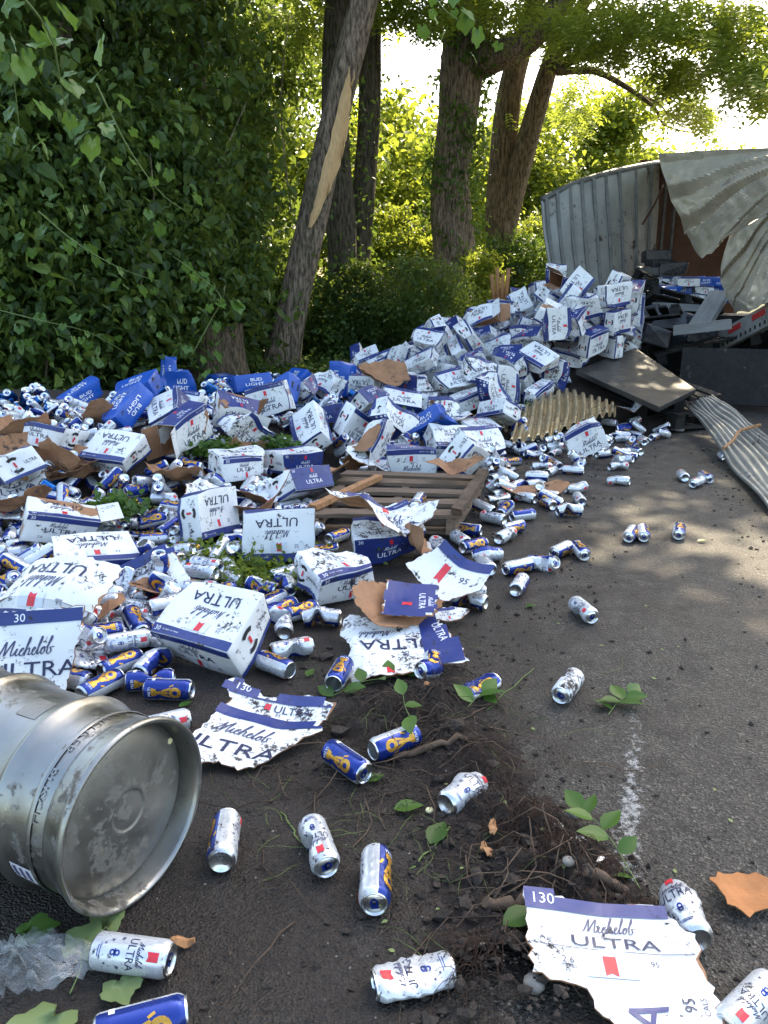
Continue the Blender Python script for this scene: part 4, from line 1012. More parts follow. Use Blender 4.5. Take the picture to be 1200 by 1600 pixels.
plastic_pallet(at(1095, 545, 9.9), (R(5), R(-14), R(-12)), 'black plastic pallet sticking out beneath the trailer rail')
plastic_pallet(at(1055, 460, 13), (R(20), R(10), R(35)), 'black plastic pallet deep inside the trailer opening')
for k, (x, y, Y, yw, tl) in enumerate([(992, 505, 10.4, 20, 10), (1015, 490, 11.0, 60, -12), (1000, 470, 11.6, 10, 8), (1030, 470, 12.0, 35, 20), (1045, 505, 10.4, -20, -14), (1070, 500, 10.6, 50, 12), (1025, 525, 9.8, 75, 16), (1085, 525, 9.9, 15, -8), (1020, 445, 13.0, 5, 4), (1040, 440, 13.2, 15, -6), (1015, 425, 13.6, 0, 2), (1032, 415, 13.7, 8, 3), (1050, 420, 13.5, -10, 5), (1025, 400, 13.9, 4, -3), (1060, 480, 11.4, 30, 18)]):
    m = MB(); m.box((0, 0, 0), (.44, .32, .2), 0, None, .02, RD); o = m.build('wrapped_pack', [M['wrap_dark']]); o.matrix_world = Matrix.Translation(at(x, y, Y)) @ Matrix.Rotation(R(yw), 4, 'Z') @ Matrix.Rotation(R(tl), 4, 'X')
    bv = o.modifiers.new('b', 'BEVEL'); bv.width = .02; bv.segments = 2
    tag(o, 'dark wrapped pack jammed between the heap and the trailer' if y > 455 else 'dark wrapped pack stacked inside the trailer', 'pack', 'dark wrapped packs in the wreck')
def plank(a, b_, w_, th, label, mat='plank'):
    a, b_ = Vector(a), Vector(b_); d = b_ - a; m = MB(); m.box((d.length / 2, 0, 0), (d.length, w_, th), 0, None, .008, RD)
    o = m.build('plank', [M[mat]]); o.matrix_world = Matrix.Translation(a) @ d.to_track_quat('X', 'Z').to_matrix().to_4x4(); tag(o, label, 'plank'); return o
plank(at(1088, 518, 9.3), at(1126, 456, 9.9), .24, .05, 'broad grey plank leaning up into the trailer opening')
plank(at(1052, 516, 9.2), at(1142, 506, 9.0), .2, .10, 'dark grey beam lying level at the end of the trailer rail')
plank(at(1020, 478, 11.0), at(1100, 482, 10.6), .12, .09, 'weathered beam across the black pallets')
def corrugated(name, net, nribs, along_u, amp, mat, label, nu=60, nv=24, th=.004, noise_=.02):
    def fn(u, v):
        p = bil(net, u, v); q = (u if along_u else v) * nribs; s = math.sin(q * 2 * math.pi); s = max(-1, min(1, s * 1.8))
        return p + Vector((0, -.25, 1)).normalized() * (s * amp + noise_ * mnoise.noise(Vector((u * 4, v * 3, 2))))
    o = surf(name, fn, nu, nv, mat, None, th); tag(o, label, 'metal sheet'); return o
corrugated('corrugated_sheet', [[at(812, 642, 6.85), at(848, 620, 7.25), at(888, 610, 7.55), at(930, 622, 7.35), at(962, 634, 7.05)], [at(806, 664, 6.45), at(845, 648, 6.75), at(890, 640, 6.95), at(930, 640, 6.95), at(962, 642, 6.85)], [at(797, 690, 6.05), at(840, 684, 6.20), at(885, 668, 6.45), at(930, 652, 6.65), at(962, 648, 6.70)]], 13, True, .022, M['corr'],
           'curved bronze corrugated metal sheet propped on the front of the heap', 160, 20)
corrugated('corrugated_sheet', [[at(722, 655, 6.75), at(765, 645, 6.95), at(800, 640, 7.05)], [at(700, 678, 6.30), at(745, 676, 6.35), at(792, 672, 6.45)]], 8, True, .016, M['corr'], 'small ribbed metal sheet left of the bronze corrugated sheet', 100, 12)
rn = [[P(1073, 634, .22), P(1108, 676, .16), P(1147, 734, .05), P(1204, 800, .03)], [P(1094, 626, .30), P(1135, 660, .24), P(1178, 700, .13), P(1260, 780, .08)], [P(1114, 618, .36), P(1160, 650, .28), P(1212, 690, .2), P(1330, 770, .16)]]
corrugated('corrugated_sheet', rn, 9, False, .014, M['corr_grey'], 'long grey ribbed metal sheet lying on the road at the right edge', 60, 110, .004, .04)
# cord tied across the grey sheet
b = MB(); b.tube(catmull([bil(rn, .52, v) + Vector((.02 * math.sin(v * 9), 0, .035)) for v in (0, .25, .5, .75, 1)], 6), .012, 5); tag(b.build('strap', [M['chip']]), 'tan strap lying across the grey ribbed sheet', 'strap')

# wooden pallet on the road edge
def wood_pallet():
    c0, c1, c2, c3 = P(486, 806, .10), P(716, 808, .13), P(757, 746, .14), P(540, 738, .11)
    o = empty('wooden_pallet', (c0 + c1 + c2 + c3) / 4); tag(o, 'weathered wooden pallet lying broken among cans at the road edge', 'pallet')
    org = o.location.copy()
    def pt(u, v, z=0): return (c0 * (1 - u) + c1 * u) * (1 - v) + (c3 * (1 - u) + c2 * u) * v + Vector((0, 0, z)) - org
    def board(u0, v0, u1, v1, wd, th, z, name, jit=.006):
        a, b_ = pt(u0, v0, z), pt(u1, v1, z); d = b_ - a; m = MB()
        n = 10; L = d.length; vs = []; fs = []
        for i in range(n + 1):
            x = L * i / n; jg = .012 * mnoise.noise(Vector((i * 1.3, v0 * 9, z * 40)))
            for y, zz in ((-wd / 2 + jg, -th / 2), (wd / 2 + jg, -th / 2), (wd / 2 + jg, th / 2), (-wd / 2 + jg, th / 2)): vs.append((x + (RD.uniform(-.02, .02) if i in (0, n) else 0), y, zz + RD.uniform(-.002, .002)))
            if i:
                p, q = 4 * (i - 1), 4 * i; fs += [(p, q, q + 1, p + 1), (p + 1, q + 1, q + 2, p + 2), (p + 2, q + 2, q + 3, p + 3), (p + 3, q + 3, q, p)]
        fs += [(0, 1, 2, 3), (4 * n + 3, 4 * n + 2, 4 * n + 1, 4 * n)]
        m.add(vs, fs); w_ = m.build(name, [M['wood']], o); w_.matrix_local = Matrix.Translation(a) @ d.to_track_quat('X', 'Z').to_matrix().to_4x4(); return w_
    for v in (.06, .30, .54, .78, .97): board(-.01, v, 1.01, v, .115, .02, 0, 'deck_board')
    for u in (.03, .5, .96): board(u, -.02, u, 1.02, .045, .075, -.049, 'stringer')
    for v in (.08, .9): board(0, v, 1, v, .1, .014, -.094, 'bottom_board')
    e = board(.995, -.03, .995, 1.02, .06, .035, .035, 'edge_rail'); e.data.materials[0] = M['stick']
    e = board(-.01, .05, .30, .80, .05, .03, .03, 'split_board'); e.data.materials[0] = M['chip']
    return o
WP = wood_pallet()
# cut stump
def stump():
    b0 = G(333, 560, 10.9); rings = []; n = 40; m = MB()
    for i, (z, r) in enumerate(((-.1, .60), (.05, .50), (.25, .45), (.5, .43), (.72, .43))):
        rings.append([(math.cos(2 * math.pi * j / n) * r * (1 + .10 * mnoise.noise(Vector((math.cos(j * .157) * 2, math.sin(j * .157) * 2, 4))) - .09 * (j % 5 == 0)), math.sin(2 * math.pi * j / n) * r * .8, z + (.05 * math.sin(j * .9) if i == 4 else 0)) for j in range(n)])
    vs = [p for r in rings for p in r]; fs = [(i * n + j, i * n + (j + 1) % n, (i + 1) * n + (j + 1) % n, (i + 1) * n + j) for i in range(4) for j in range(n)]
    m.add(vs, fs); o = empty('tree_stump', b0); tag(o, 'old weathered tree stump in front of the vine wall', 'stump')
    m.build('bark', [M['bark_warm']], o)
    m = MB(); m.add([(p[0] * .97, p[1] * .97, p[2] - .02) for p in rings[-1]] + [(0, 0, .66)], [(j, (j + 1) % n, n) for j in range(n)]); m.build('cut_face', [M['wood']], o)
stump()

# mound that underlies the heap of cartons
def mound(x, y):
    dx, dy = x - 2.15, y - 9.5
    rx = 2.2 if dx < 0 else 1.7; ry = 2.5 if dy < 0 else 2.2
    rho = math.hypot(dx / rx, dy / ry)
    m_ = .92 * (1 - rho) ** .85 if rho < 1 else 0.
    q = ((x + 2.5) / 2.6) ** 2 + ((y - 6.5) / 2.4) ** 2; l_ = .34 * (1 - q) if q < 1 else 0.       # litter banked up on the verge
    q = ((x + .2) / 1.7) ** 2 + ((y - 7.6) / 2.0) ** 2; l2 = .26 * (1 - q) if q < 1 else 0.
    return max(m_, l_, l2)
def base_h(x, y): return max(vz(x, y), 0. if road_u(x, y) > EDGE_U else -9) + mound(x, y)



def PS(px, py, lift=0.):      # where the photo pixel meets the banked litter
    d = ray(px, py); t = 1.5
    while t < 30:
        p = Vector((0, 0, CAM_H)) + d * t
        if p.z <= base_h(p.x, p.y) + lift: return p
        t += .02
    return P(px, py, lift)

# ================================================================== TORN CARDBOARD SHEETS
from mathutils.geometry import tessellate_polygon
def in_poly(x, y, pl):
    c = False; j = len(pl) - 1
    for i in range(len(pl)):
        if (pl[i][1] > y) != (pl[j][1] > y) and x < (pl[j][0] - pl[i][0]) * (y - pl[i][1]) / (pl[j][1] - pl[i][1] + 1e-12) + pl[i][0]: c = not c
        j = i
    return c
def sheet_mesh(w_, h, outline, art=None, front='white', seed=0, curl=0., folds=(), rough=.008, jag=.006, cell=.03):
    r = random.Random(seed); ol = outline or [(-.5, -.5), (.5, -.5), (.5, .5), (-.5, .5)]; pts = []
    for i in range(len(ol)):
        a, b = ol[i], ol[(i + 1) % len(ol)]; ax, ay, bx, by = a[0] * w_, a[1] * h, b[0] * w_, b[1] * h
        L = math.hypot(bx - ax, by - ay); n = max(1, int(L / .014))
        for k in range(n):
            t = k / n; j = jag if 0 < k else 0
            pts.append((ax + (bx - ax) * t + r.uniform(-j, j), ay + (by - ay) * t + r.uniform(-j, j)))
    tris = [[pts[i] for i in t] for t in tessellate_polygon([[Vector((p[0], p[1], 0)) for p in pts]])]
    fix = []
    for t in tris:
        ar = (t[1][0] - t[0][0]) * (t[2][1] - t[0][1]) - (t[1][1] - t[0][1]) * (t[2][0] - t[0][0])
        if abs(ar) > 1e-9: fix.append(t if ar > 0 else t[::-1])
    gx = list(np.arange(-w_ * .6, w_ * .6, cell)); gy = list(np.arange(-h * .6, h * .6, cell))
    sp = lambda pl: split_polys(split_polys(pl, 0, gx), 1, gy)
    def f(x, y, off):
        z = rough * (mnoise.noise(Vector((x * 9, y * 9, seed * 3.1))) + abs(mnoise.noise(Vector((x * 5 + 3, y * 5, seed)))) * 1.5) + curl * (x * x + .5 * y * y) / .04 * .1
        v = Vector((x, y, z + off))
        for (px, py, ang, th) in folds:      # fold line through (px,py) with direction ang; the side to its left lifts by th
            nx_, ny_ = -math.sin(ang), math.cos(ang); d = (v.x - px * w_) * nx_ + (v.y - py * h) * ny_
            if d > 0:
                base = Vector((v.x - nx_ * d, v.y - ny_ * d, 0)); zz = v.z
                v = base + Vector((nx_, ny_, 0)) * (d * math.cos(th) - zz * math.sin(th)) + Vector((0, 0, d * math.sin(th) + zz * math.cos(th)))
        return tuple(v)
    V, F, MI = [], [], []
    pieces = sp(fix)
    if front != 'kraft':         # printed ply peels back from the torn edge and shows brown board
        cx = sum(p[0] for p in pts) / len(pts); cy = sum(p[1] for p in pts) / len(pts); inn = []
        for i, p in enumerate(pts):
            k = jag * 2.6 * max(0, mnoise.noise(Vector((p[0] * 13, p[1] * 13, seed * 1.7))) - .05) + r.uniform(0, .0006); d = math.hypot(cx - p[0], cy - p[1]) + 1e-6
            inn.append((p[0] + (cx - p[0]) / d * k, p[1] + (cy - p[1]) / d * k))
        for t in tessellate_polygon([[Vector((p[0], p[1], 0)) for p in inn]]):
            t = [inn[i] for i in t]; ar = (t[1][0] - t[0][0]) * (t[2][1] - t[0][1]) - (t[1][1] - t[0][1]) * (t[2][0] - t[0][0])
            if abs(ar) < 1e-9: continue
            for p in sp([t if ar > 0 else t[::-1]]):
                b = len(V); V += [f(x, y, .0022) for x, y in p]; F.append(list(range(b, b + len(p)))); MI.append(CI[front])
        clip = inn
    else: clip = pts
    for p in pieces:
        b = len(V); V += [f(x, y, .0012) for x, y in p]; F.append(list(range(b, b + len(p)))); MI.append(CI['kraft'])
        b = len(V); V += [f(x, y, -.0012) for x, y in p][::-1]; F.append(list(range(b, b + len(p)))); MI.append(CI['kraft'])
    for i in range(len(pts)):
        a, c = pts[i], pts[(i + 1) % len(pts)]; b = len(V); V += [f(*a, -.0012), f(*c, -.0012), f(*c, .0012), f(*a, .0012)]; F.append([b, b + 1, b + 2, b + 3]); MI.append(CI['kraft'])
    for polys, mi, lay in (art or []):
        for p in sp(polys):
            cx, cy = sum(q[0] for q in p) / len(p), sum(q[1] for q in p) / len(p)
            if not in_poly(cx, cy, clip): continue
            b = len(V); V += [f(x, y, .0032 + .0009 * lay) for x, y in p]; F.append(list(range(b, b + len(p)))); MI.append(mi)
    return np_mesh('cardboard_sheet', V, F, [M[k] for k in CM], MI)
def place_sheet(me, px, py, yaw, z=.02, tilt=(0, 0), label='', name='torn_carton_panel', cat='cardboard', group=None):
    o = link(name, me); p = P(px, py, z) if py > 830 or px > 640 else PS(px, py, z)
    o.matrix_world = Matrix.Translation(p) @ Matrix.Rotation(R(yaw), 4, 'Z') @ Matrix.Rotation(R(tilt[0]), 4, 'X') @ Matrix.Rotation(R(tilt[1]), 4, 'Y')
    tag(o, label, cat, group); return o
JAG = lambda seed, n=14, lo=.36: [((lo + random.Random(seed * 31 + i).uniform(0, .5 - lo)) * 1.25 * math.cos(2 * math.pi * i / n), (lo + random.Random(seed * 57 + i).uniform(0, .5 - lo)) * 1.25 * math.sin(2 * math.pi * i / n)) for i in range(n)]

# foreground: big torn panel right of the keg
o1_ = [(-.5, -.48), (-.30, -.5), (-.12, -.36), (.05, -.40), (.2, -.28), (.3, -.12), (.38, .02), (.5, .1), (.44, .16), (.5, .42), (.2, .46), (-.1, .40), (-.42, .5), (-.5, .44), (-.38, .3), (-.42, .1)]
w1, h1 = .36, .40
a1 = [(rect(-.5 * w1, .12 * h1, .5 * w1, .22 * h1), CI['blue'], 1), (move(script_polys(w1 * .50, 4), -.10 * w1, .00 * h1), CI['script'], 1), (move(text_polys('ULTRA', w1 * .80, h1 * .125, .004), -.14 * w1, -.20 * h1), CI['navy'], 1),
      (ribbon(-.40 * w1, -.34 * h1, w1 * .1, h1 * .1), CI['red'], 1), (rect(-.5 * w1, .36 * h1, .5 * w1, .5 * h1), CI['blue'], 1), (move(text_polys('ULTRA', w1 * .32, h1 * .06, .004), .16 * w1, .31 * h1), CI['navy'], 1),
      (move(text_polys('130', height=h1 * .06), -.32 * w1, .43 * h1), CI['print_white'], 2), (ribbon(-.06 * w1, .31 * h1, w1 * .05, h1 * .055), CI['red'], 1), (move(text_polys('95', height=h1 * .03), .05 * w1, .255 * h1), CI['navy'], 1)]
place_sheet(sheet_mesh(w1, h1, o1_, a1, 'white_dirty', 3, .25, ((0, .28, R(-4), R(14)),), .010), 402, 1150, -16, .022, (3, 2), 'torn carton panel lying flat on the mud right of the keg')
# torn panel cluster, centre
w2, h2 = .42, .40
a2 = [(rect(.17 * w2, -.5 * h2, .5 * w2, .5 * h2), CI['blue'], 1), (move(text_polys('ULTRA', w2 * .62, h2 * .16, .004), -.04 * w2, .0 * h2, R(180)), CI['navy'], 1), (move(script_polys(w2 * .3), -.22 * w2, .18 * h2, R(180)), CI['script'], 1),
      (rect(-.5 * w2, -.30 * h2, .17 * w2, -.295 * h2), CI['grey_print'], 1), (ribbon(-.12 * w2, -.40 * h2, w2 * .06, h2 * .11), CI['red'], 1), (move(text_polys('ULTRA', h2 * .3, w2 * .07, .004), .33 * w2, .12 * h2, R(-80)), CI['print_white'], 2),
      (move(text_polys('95', height=h2 * .06), .02 * w2, -.15 * h2, R(90)), CI['navy'], 1)]
o2_ = [(-.5, -.5), (-.1, -.47), (.18, -.44), (.2, -.36), (.5, -.40), (.46, -.1), (.38, .2), (.3, .42), (.05, .38), (-.2, .46), (-.42, .5), (-.5, .3), (-.42, .05), (-.46, -.2)]
place_sheet(sheet_mesh(w2, h2, o2_, a2, 'white_dirty', 5, .15, ((-.36, 0, R(100), R(-35)),), .004), 628, 1008, 4, .045, (7, -3), 'mud spattered white and blue panel spread in front of the crushed cartons')
w3, h3 = .20, .22
place_sheet(sheet_mesh(w3, h3, [(-.5, -.5), (.45, -.42), (.5, .5), (-.46, .47)], [(rect(-.5 * w3, -.5 * h3, .5 * w3, .5 * h3), CI['blue'], 1), (move(text_polys('ULTRA', h3 * .45, w3 * .12, .004), .22 * w3, 0, R(-88)), CI['print_white'], 2), (move(script_polys(h3 * .3), .38 * w3, 0, R(-88)), CI['print_white'], 2), (ribbon(-.05 * w3, -.1 * h3, w3 * .18, h3 * .1), CI['red'], 2)], 'white', 8, .2, (), .006), 641, 940, -6, .13, (12, 4), 'small blue panel with pale lettering on top of the torn brown cardboard', )
place_sheet(sheet_mesh(.34, .26, JAG(4), None, 'kraft', 9, .3, ((0, 0, .6, R(22)),), .02, .01), 612, 955, 20, .085, (8, 6), 'ragged brown cardboard under the small blue panel', 'torn_cardboard')
w4, h4 = .34, .24
place_sheet(sheet_mesh(w4, h4, [(-.5, -.4), (.2, -.5), (.5, -.1), (.45, .5), (-.3, .46)], [(ribbon(-.1 * w4, 0, w4 * .09, h4 * .4), CI['red'], 1), (rect(-.5 * w4, .3 * h4, .5 * w4, .5 * h4), CI['blue'], 1), (move(text_polys('95', height=h4 * .14), .2 * w4, .05 * h4), CI['navy'], 1)], 'white', 12, .6, ((0, 0, R(80), R(30)),), .004), 700, 905, -40, .10, (24, 10), 'curled white panel with red ribbon mark beside the road cans')
# front right torn carton: top leaf folded over
w5, h5 = .31, .37
a5 = [(rect(-.5 * w5, .38 * h5, .5 * w5, .5 * h5), CI['blue'], 1), (move(text_polys('130', height=h5 * .06), -.38 * w5, .44 * h5), CI['print_white'], 2), (move(script_polys(w5 * .34, 4), .0, .325 * h5), CI['script'], 1), (move(text_polys('ULTRA', w5 * .52, h5 * .055, .004), .02 * w5, .232 * h5), CI['navy'], 1),
      (move(text_polys('2.6', height=h5 * .035), -.28 * w5, .12 * h5), CI['navy'], 1), (move(text_polys('CARBS', height=h5 * .018), -.28 * w5, .085 * h5), CI['navy'], 1), (rect(-.18 * w5, .04 * h5, .12 * w5, .16 * h5), CI['grey_print'], 1), (ribbon(-.04 * w5, .10 * h5, w5 * .075, h5 * .105), CI['red'], 2), (move(text_polys('95', height=h5 * .03), .22 * w5, .13 * h5), CI['navy'], 1),
      (move(text_polys('A', w5 * .20, h5 * .17, .004), .10 * w5, -.14 * h5, R(72)), CI['blue'], 1), (move(text_polys('ULTR', h5 * .62, h5 * .17, .004), -.06 * w5, -.56 * h5, R(72)), CI['blue'], 1), (move(text_polys('95', height=h5 * .055), .34 * w5, -.08 * h5, R(90)), CI['navy'], 1), (move(text_polys('CALS', height=h5 * .028), .42 * w5, -.09 * h5, R(90)), CI['navy'], 1), (rect(-.5 * w5, .187 * h5, .5 * w5, .191 * h5), CI['navy'], 1)]
o5 = [(-.5, .02), (-.2, -.02), (-.18, -.12), (-.08, -.2), (-.1, -.26), (.05, -.34), (.2, -.5), (.5, -.5), (.49, .1), (.5, .30), (.3, .46), (-.1, .44), (-.5, .5)]
place_sheet(sheet_mesh(w5, h5, o5, a5, 'white', 14, .15, ((0, .19, R(-3), R(7)),), .006), 972, 1545, -4, .045, (3, 2), 'torn white carton top with blue edge lying at the bottom right')
place_sheet(sheet_mesh(.15, .11, JAG(9, 11, .33), None, 'kraft', 19, .5, (), .012, .008), 1165, 1397, 25, .014, (4, 5), 'rust orange scrap of cardboard at the right edge of the road', 'cardboard_scrap')
bpy.data.objects['cardboard_scrap'].data.materials[CI['kraft']] = M['kraft_orange']
# left foreground panels
w6, h6 = .46, .30
a6 = art_main(w6, h6)
place_sheet(sheet_mesh(w6, h6, [(-.5, -.5), (.5, -.44), (.47, .5), (-.4, .46), (-.5, .2)], a6, 'white', 22, -.5, ((0, .2, R(0), R(-28)),), .010), 66, 912, 160, .24, (-30, 6), 'big curved white panel with upside down lettering at the left edge')
w7, h7 = .36, .26
a7 = [(rect(-.5 * w7, .32 * h7, .5 * w7, .48 * h7), CI['blue'], 1), (move(text_polys('30', height=h7 * .1), -.05 * w7, .40 * h7), CI['print_white'], 2), (move(script_polys(w7 * .5, 4), .02 * w7, .05 * h7), CI['script'], 1), (move(text_polys('ULTRA', w7 * .72, h7 * .18, .004), 0.08 * w7, -.22 * h7), CI['navy'], 1)]
place_sheet(sheet_mesh(w7, h7, [(-.5, -.5), (.35, -.5), (.42, -.1), (.5, .5), (-.5, .48)], a7, 'white', 25, .1, (), .006), 40, 1018, 9, .15, (58, -3), 'white panel leaning up behind the keg with a blue stripe')
w8, h8 = .30, .24
place_sheet(sheet_mesh(w8, h8, [(-.5, -.5), (.5, -.5), (.42, .2), (.3, .5), (-.5, .5)], art_side(w8, h8), 'white_dirty', 27, .2, ((.15, 0, R(90), R(-30)),), .01), 235, 900, 30, .12, (38, -8), 'speckled white panel propped up between the left cartons and loose cans')
# brown cardboard
for k, (px, py, s, yw, z, ti, lab) in enumerate([(60, 728, .62, 20, .12, (25, 10), 'large torn brown cardboard at the left edge'), (105, 745, .5, 80, .10, (-12, 22), 'crumpled brown cardboard below the left edge carton'), (28, 690, .5, 140, .16, (30, -10), 'brown cardboard scrap high on the left edge'),
                                                 (590, 592, .55, 30, .25, (50, 0), 'brown open box side behind the white cartons'), (645, 580, .5, 70, .3, (65, 12), 'upright brown cardboard left of the heap'), (830, 772, .45, 10, .02, (2, 2), 'flat tan cardboard on the road right of the pallet'),
                                                 (712, 738, .34, -15, .20, (6, 3), 'orange brown cardboard on the pallet corner'), (380, 705, .36, 50, .12, (40, 0), 'brown carton flap beside the leafy clump'), (645, 850, .30, 60, .12, (30, 20), 'brown torn edge behind the crushed cartons'), (120, 960, .3, 15, .08, (12, 0), 'brown underside flap in front of the big curved panel'),
                                                 (255, 930, .26, 25, .06, (14, 4), 'brown edge of cardboard under the speckled panel'), (505, 745, .34, 12, .14, (10, -4), 'brown cardboard strip at the pallet back left corner')]):
    place_sheet(sheet_mesh(s, s * .62, JAG(k + 20, 12, .34), None, 'kraft', 50 + k, .5, ((0, 0, k * .9, R(30 if z > .05 else 4)),), .03 if z > .05 else .004, .004), px, py, yw, z, ti, lab, 'torn_cardboard')
# crumpled printed scraps in the middle
for k, (px, py, s, yw, z, ti, art, lab) in enumerate([(425, 795, .42, 200, .12, (22, 12), art_main, 'crumpled printed panel behind the front end carton'), (600, 822, .46, 12, .17, (12, -6), art_main, 'crushed white panel on top of cartons below the pallet'), (585, 728, .40, -20, .10, (16, 4), art_main, 'long bent white panel lying behind the pallet'),
                                                     (25, 795, .40, 160, .14, (24, 8), art_blue, 'blue panel jutting in at the left edge'), (350, 705, .36, 30, .12, (30, 6), art_side, 'bent white panel beside the leafy clump'), (560, 690, .36, 170, .14, (22, 0), art_side, 'bent white panel in the middle litter'), (985, 640, .34, 15, .22, (8, 3), art_side, 'white scrap lying on the corner of the black panel'),
                                                     (700, 962, .14, 10, .03, (10, 0), art_side, 'small folded white scrap on the road beside the torn panels')]):
    place_sheet(sheet_mesh(s, s * .6, JAG(k + 70, 10, .40), art(s, s * .6), 'white_dirty' if k % 2 else 'white', 80 + k, .5, ((.1, 0, 1.2 + k * .5, R(35 if s > .2 else 10)), (-.2, .1, .3 + k, R(-22 if s > .2 else -5))), .02 if s > .2 else .006), px, py, yw, z, ti, lab, 'torn_carton_panel')

# flattened panels scattered over the far litter (a few shared shapes)
SH = [sheet_mesh(.40, .25, JAG(90 + k, 10, .41), art(.40, .25), 'white_dirty' if k % 2 else 'white', 120 + k, .6, ((.1, 0, 1.0 + k * .8, R(32)), (-.15, .1, .2 + k, R(-24))), .02) for k, art in enumerate((art_main, art_side, art_blue, art_main, art_side))] + [sheet_mesh(.36, .24, JAG(99, 11, .36), None, 'kraft', 131, .6, ((0, 0, .8, R(35)),), .03, .004)]
SR = random.Random(23); done = 0; spots_ = []
for _t in range(1200):
    if done >= 9: break
    px, py = SR.uniform(0, 740), SR.uniform(620, 850)
    if not in_poly(px, py, [(-20, 660), (300, 645), (430, 615), (740, 655), (700, 715), (480, 745), (440, 830), (-20, 850)]): continue
    p = PS(px, py, .12)
    if any((p - q).length < .3 for q in spots_): continue
    spots_.append(p); k = SR.randrange(6)
    o = link('torn_carton_panel' if k < 5 else 'torn_cardboard', SH[k]); o.matrix_world = Matrix.Translation(p) @ Matrix.Rotation(SR.uniform(0, 6.28), 4, 'Z') @ Matrix.Rotation(SR.gauss(0, .35), 4, 'X') @ Matrix.Rotation(SR.gauss(0, .25), 4, 'Y')
    wz = 'at the left edge' if px < 150 else 'below the stump' if px < 400 else 'behind the pallet' if px < 600 else 'left of the heap foot'
    nmz = ('white panel with upside lettering', 'white side panel', 'dark blue panel', 'muddy white panel', 'creased white panel', 'brown cardboard')[k]
    tag(o, f'torn {nmz} lying over cans {wz}', 'cardboard', f'torn {nmz} pieces {wz}'); done += 1

# ================================================================== KEG
def keg():
    a = R(-27); ax = Vector((math.cos(a), math.sin(a), 0)); end = Vector((-.50, 1.335, .200)); Lk = .58
    o = empty('beer_keg', end - ax * Lk / 2 - Vector((0, 0, .2))); tag(o, 'dented stainless steel beer keg lying on its side at the left', 'keg')
    X = Matrix.Translation(Vector((0, 0, .2))) @ ax.to_track_quat('Z', 'Y').to_matrix().to_4x4()
    h = Lk / 2; prof = []
    def rib(z): return [(.186, z - .022), (.190, z - .014), (.197, z - .006), (.199, z), (.197, z + .006), (.190, z + .014), (.186, z + .022)]
    prof = [(.172, -h + .05), (.180, -h + .06), (.184, -h + .08), (.1845, -h + .12)] + rib(-.115) + [(.1845, -.05), (.1845, 0), (.1845, .05)] + rib(.115) + [(.1845, .16), (.184, h - .095), (.180, h - .072), (.1775, h - .062), (.1775, h - .048)]
    b = MB(); b.lathe([(r, z) for r, z in prof], 96); body = b.build('body', [M['steel']], o); body.matrix_local = X
    for s in (1, -1):      # chime: rolled rim
        c = [(.1775, h - .060), (.183, h - .045), (.187, h - .02), (.1925, h - .010), (.1955, h - .002), (.194, h + .005), (.189, h + .008), (.184, h + .004), (.1815, h - .004), (.179, h - .02), (.176, h - .045)]
        b = MB(); b.lathe([(r, z * s) for r, z in c], 96); q = b.build('chime', [M['steel']], o); q.matrix_local = X
        if s > 0:
            for ang in (R(40), R(215)): pass
        d = [(.176, h - .045), (.160, h - .034), (.12, h - .028), (.085, h - .024), (.052, h - .0225), (.046, h - .0215), (.043, h - .0225), (.040, h - .0245), (.036, h - .0235), (.0005, h - .0232)]
        b = MB(); b.lathe([(r, z * s) for r, z in d], 72); q = b.build('end_dome', [M['steel_face']], o); q.matrix_local = X
    for s in (-1, 1):      # weld bands
        b = MB(); b.lathe([(.185, -.006 + s * .20), (.1862, -.003 + s * .20), (.1862, .003 + s * .20), (.185, .006 + s * .20)], 96); q = b.build('weld_band', [M['steel']], o); q.matrix_local = X
    Xi = X.inverted()
    def wrap(polys, th0, z0, r, off=.0012, n=40):      # lay flat art on the barrel: x along circumference, y along axis
        pl = split_polys(polys, 0, [i * .01 for i in range(-60, 60)]); v, f = [], []
        for p in pl:
            k = len(v); v += [((r + off) * math.cos(th0 + x / r), (r + off) * math.sin(th0 + x / r), z0 + y) for x, y in p]; f.append(list(range(k, k + len(p))))
        return v, f
    # local angle of world up and of the camera side
    up = (Xi.to_3x3() @ Vector((0, 0, 1))); tu = math.atan2(up.y, up.x); cm = Xi.to_3x3() @ Vector((-math.sin(a) * -1, -math.cos(a), 0)); tc = math.atan2(cm.y, cm.x)
    sg = 1 if ((tc - tu + math.pi) % (2 * math.pi) - math.pi) > 0 else -1
    def part(name, polys, deg, z0, r, mat, off=.0012):
        v, f = wrap(polys, tu + sg * R(deg), z0, r, off); q = link(name, np_mesh(name, v, f, M[mat], smooth=True), o); q.matrix_local = X; return q
    part('embossed_lettering', move(text_polys('ANHEUSER - BUSCH', .30, .016), 0, 0, 0, -sg * -1 if False else 1, 1), 22, h - .082, .183, 'emboss')
    part('paper_sticker', rect(-.022, -.045, .022, .045), 108, h - .135, .1848, 'tagpaper')
    part('sticker_print', [q for y in (-.03, -.012, .006, .024) for q in rect(-.016, y, .016, y + .009)], 108, h - .135, .1848, 'mark', .002)
    part('paper_sticker', rect(-.03, -.028, .03, .028), 5, .05, .1848, 'steel_face')
    part('round_sticker', [[(.018 * math.cos(t), .018 * math.sin(t)) for t in np.linspace(0, 6.283, 17)[:-1]]], 12, -.06, .1848, 'green_dot')
    b = MB(); b.lathe([(.007, 0), (.007, .003), (.005, .005), (.0003, .0055)], 14); q = b.build('vent_plug', [M['cap_yellow']], o)
    q.matrix_local = X @ Matrix.Translation(Vector((.162 * math.cos(tu - sg * R(62)), .162 * math.sin(tu - sg * R(62)), h - .036)))
    return o, X
KEG, KX = keg()

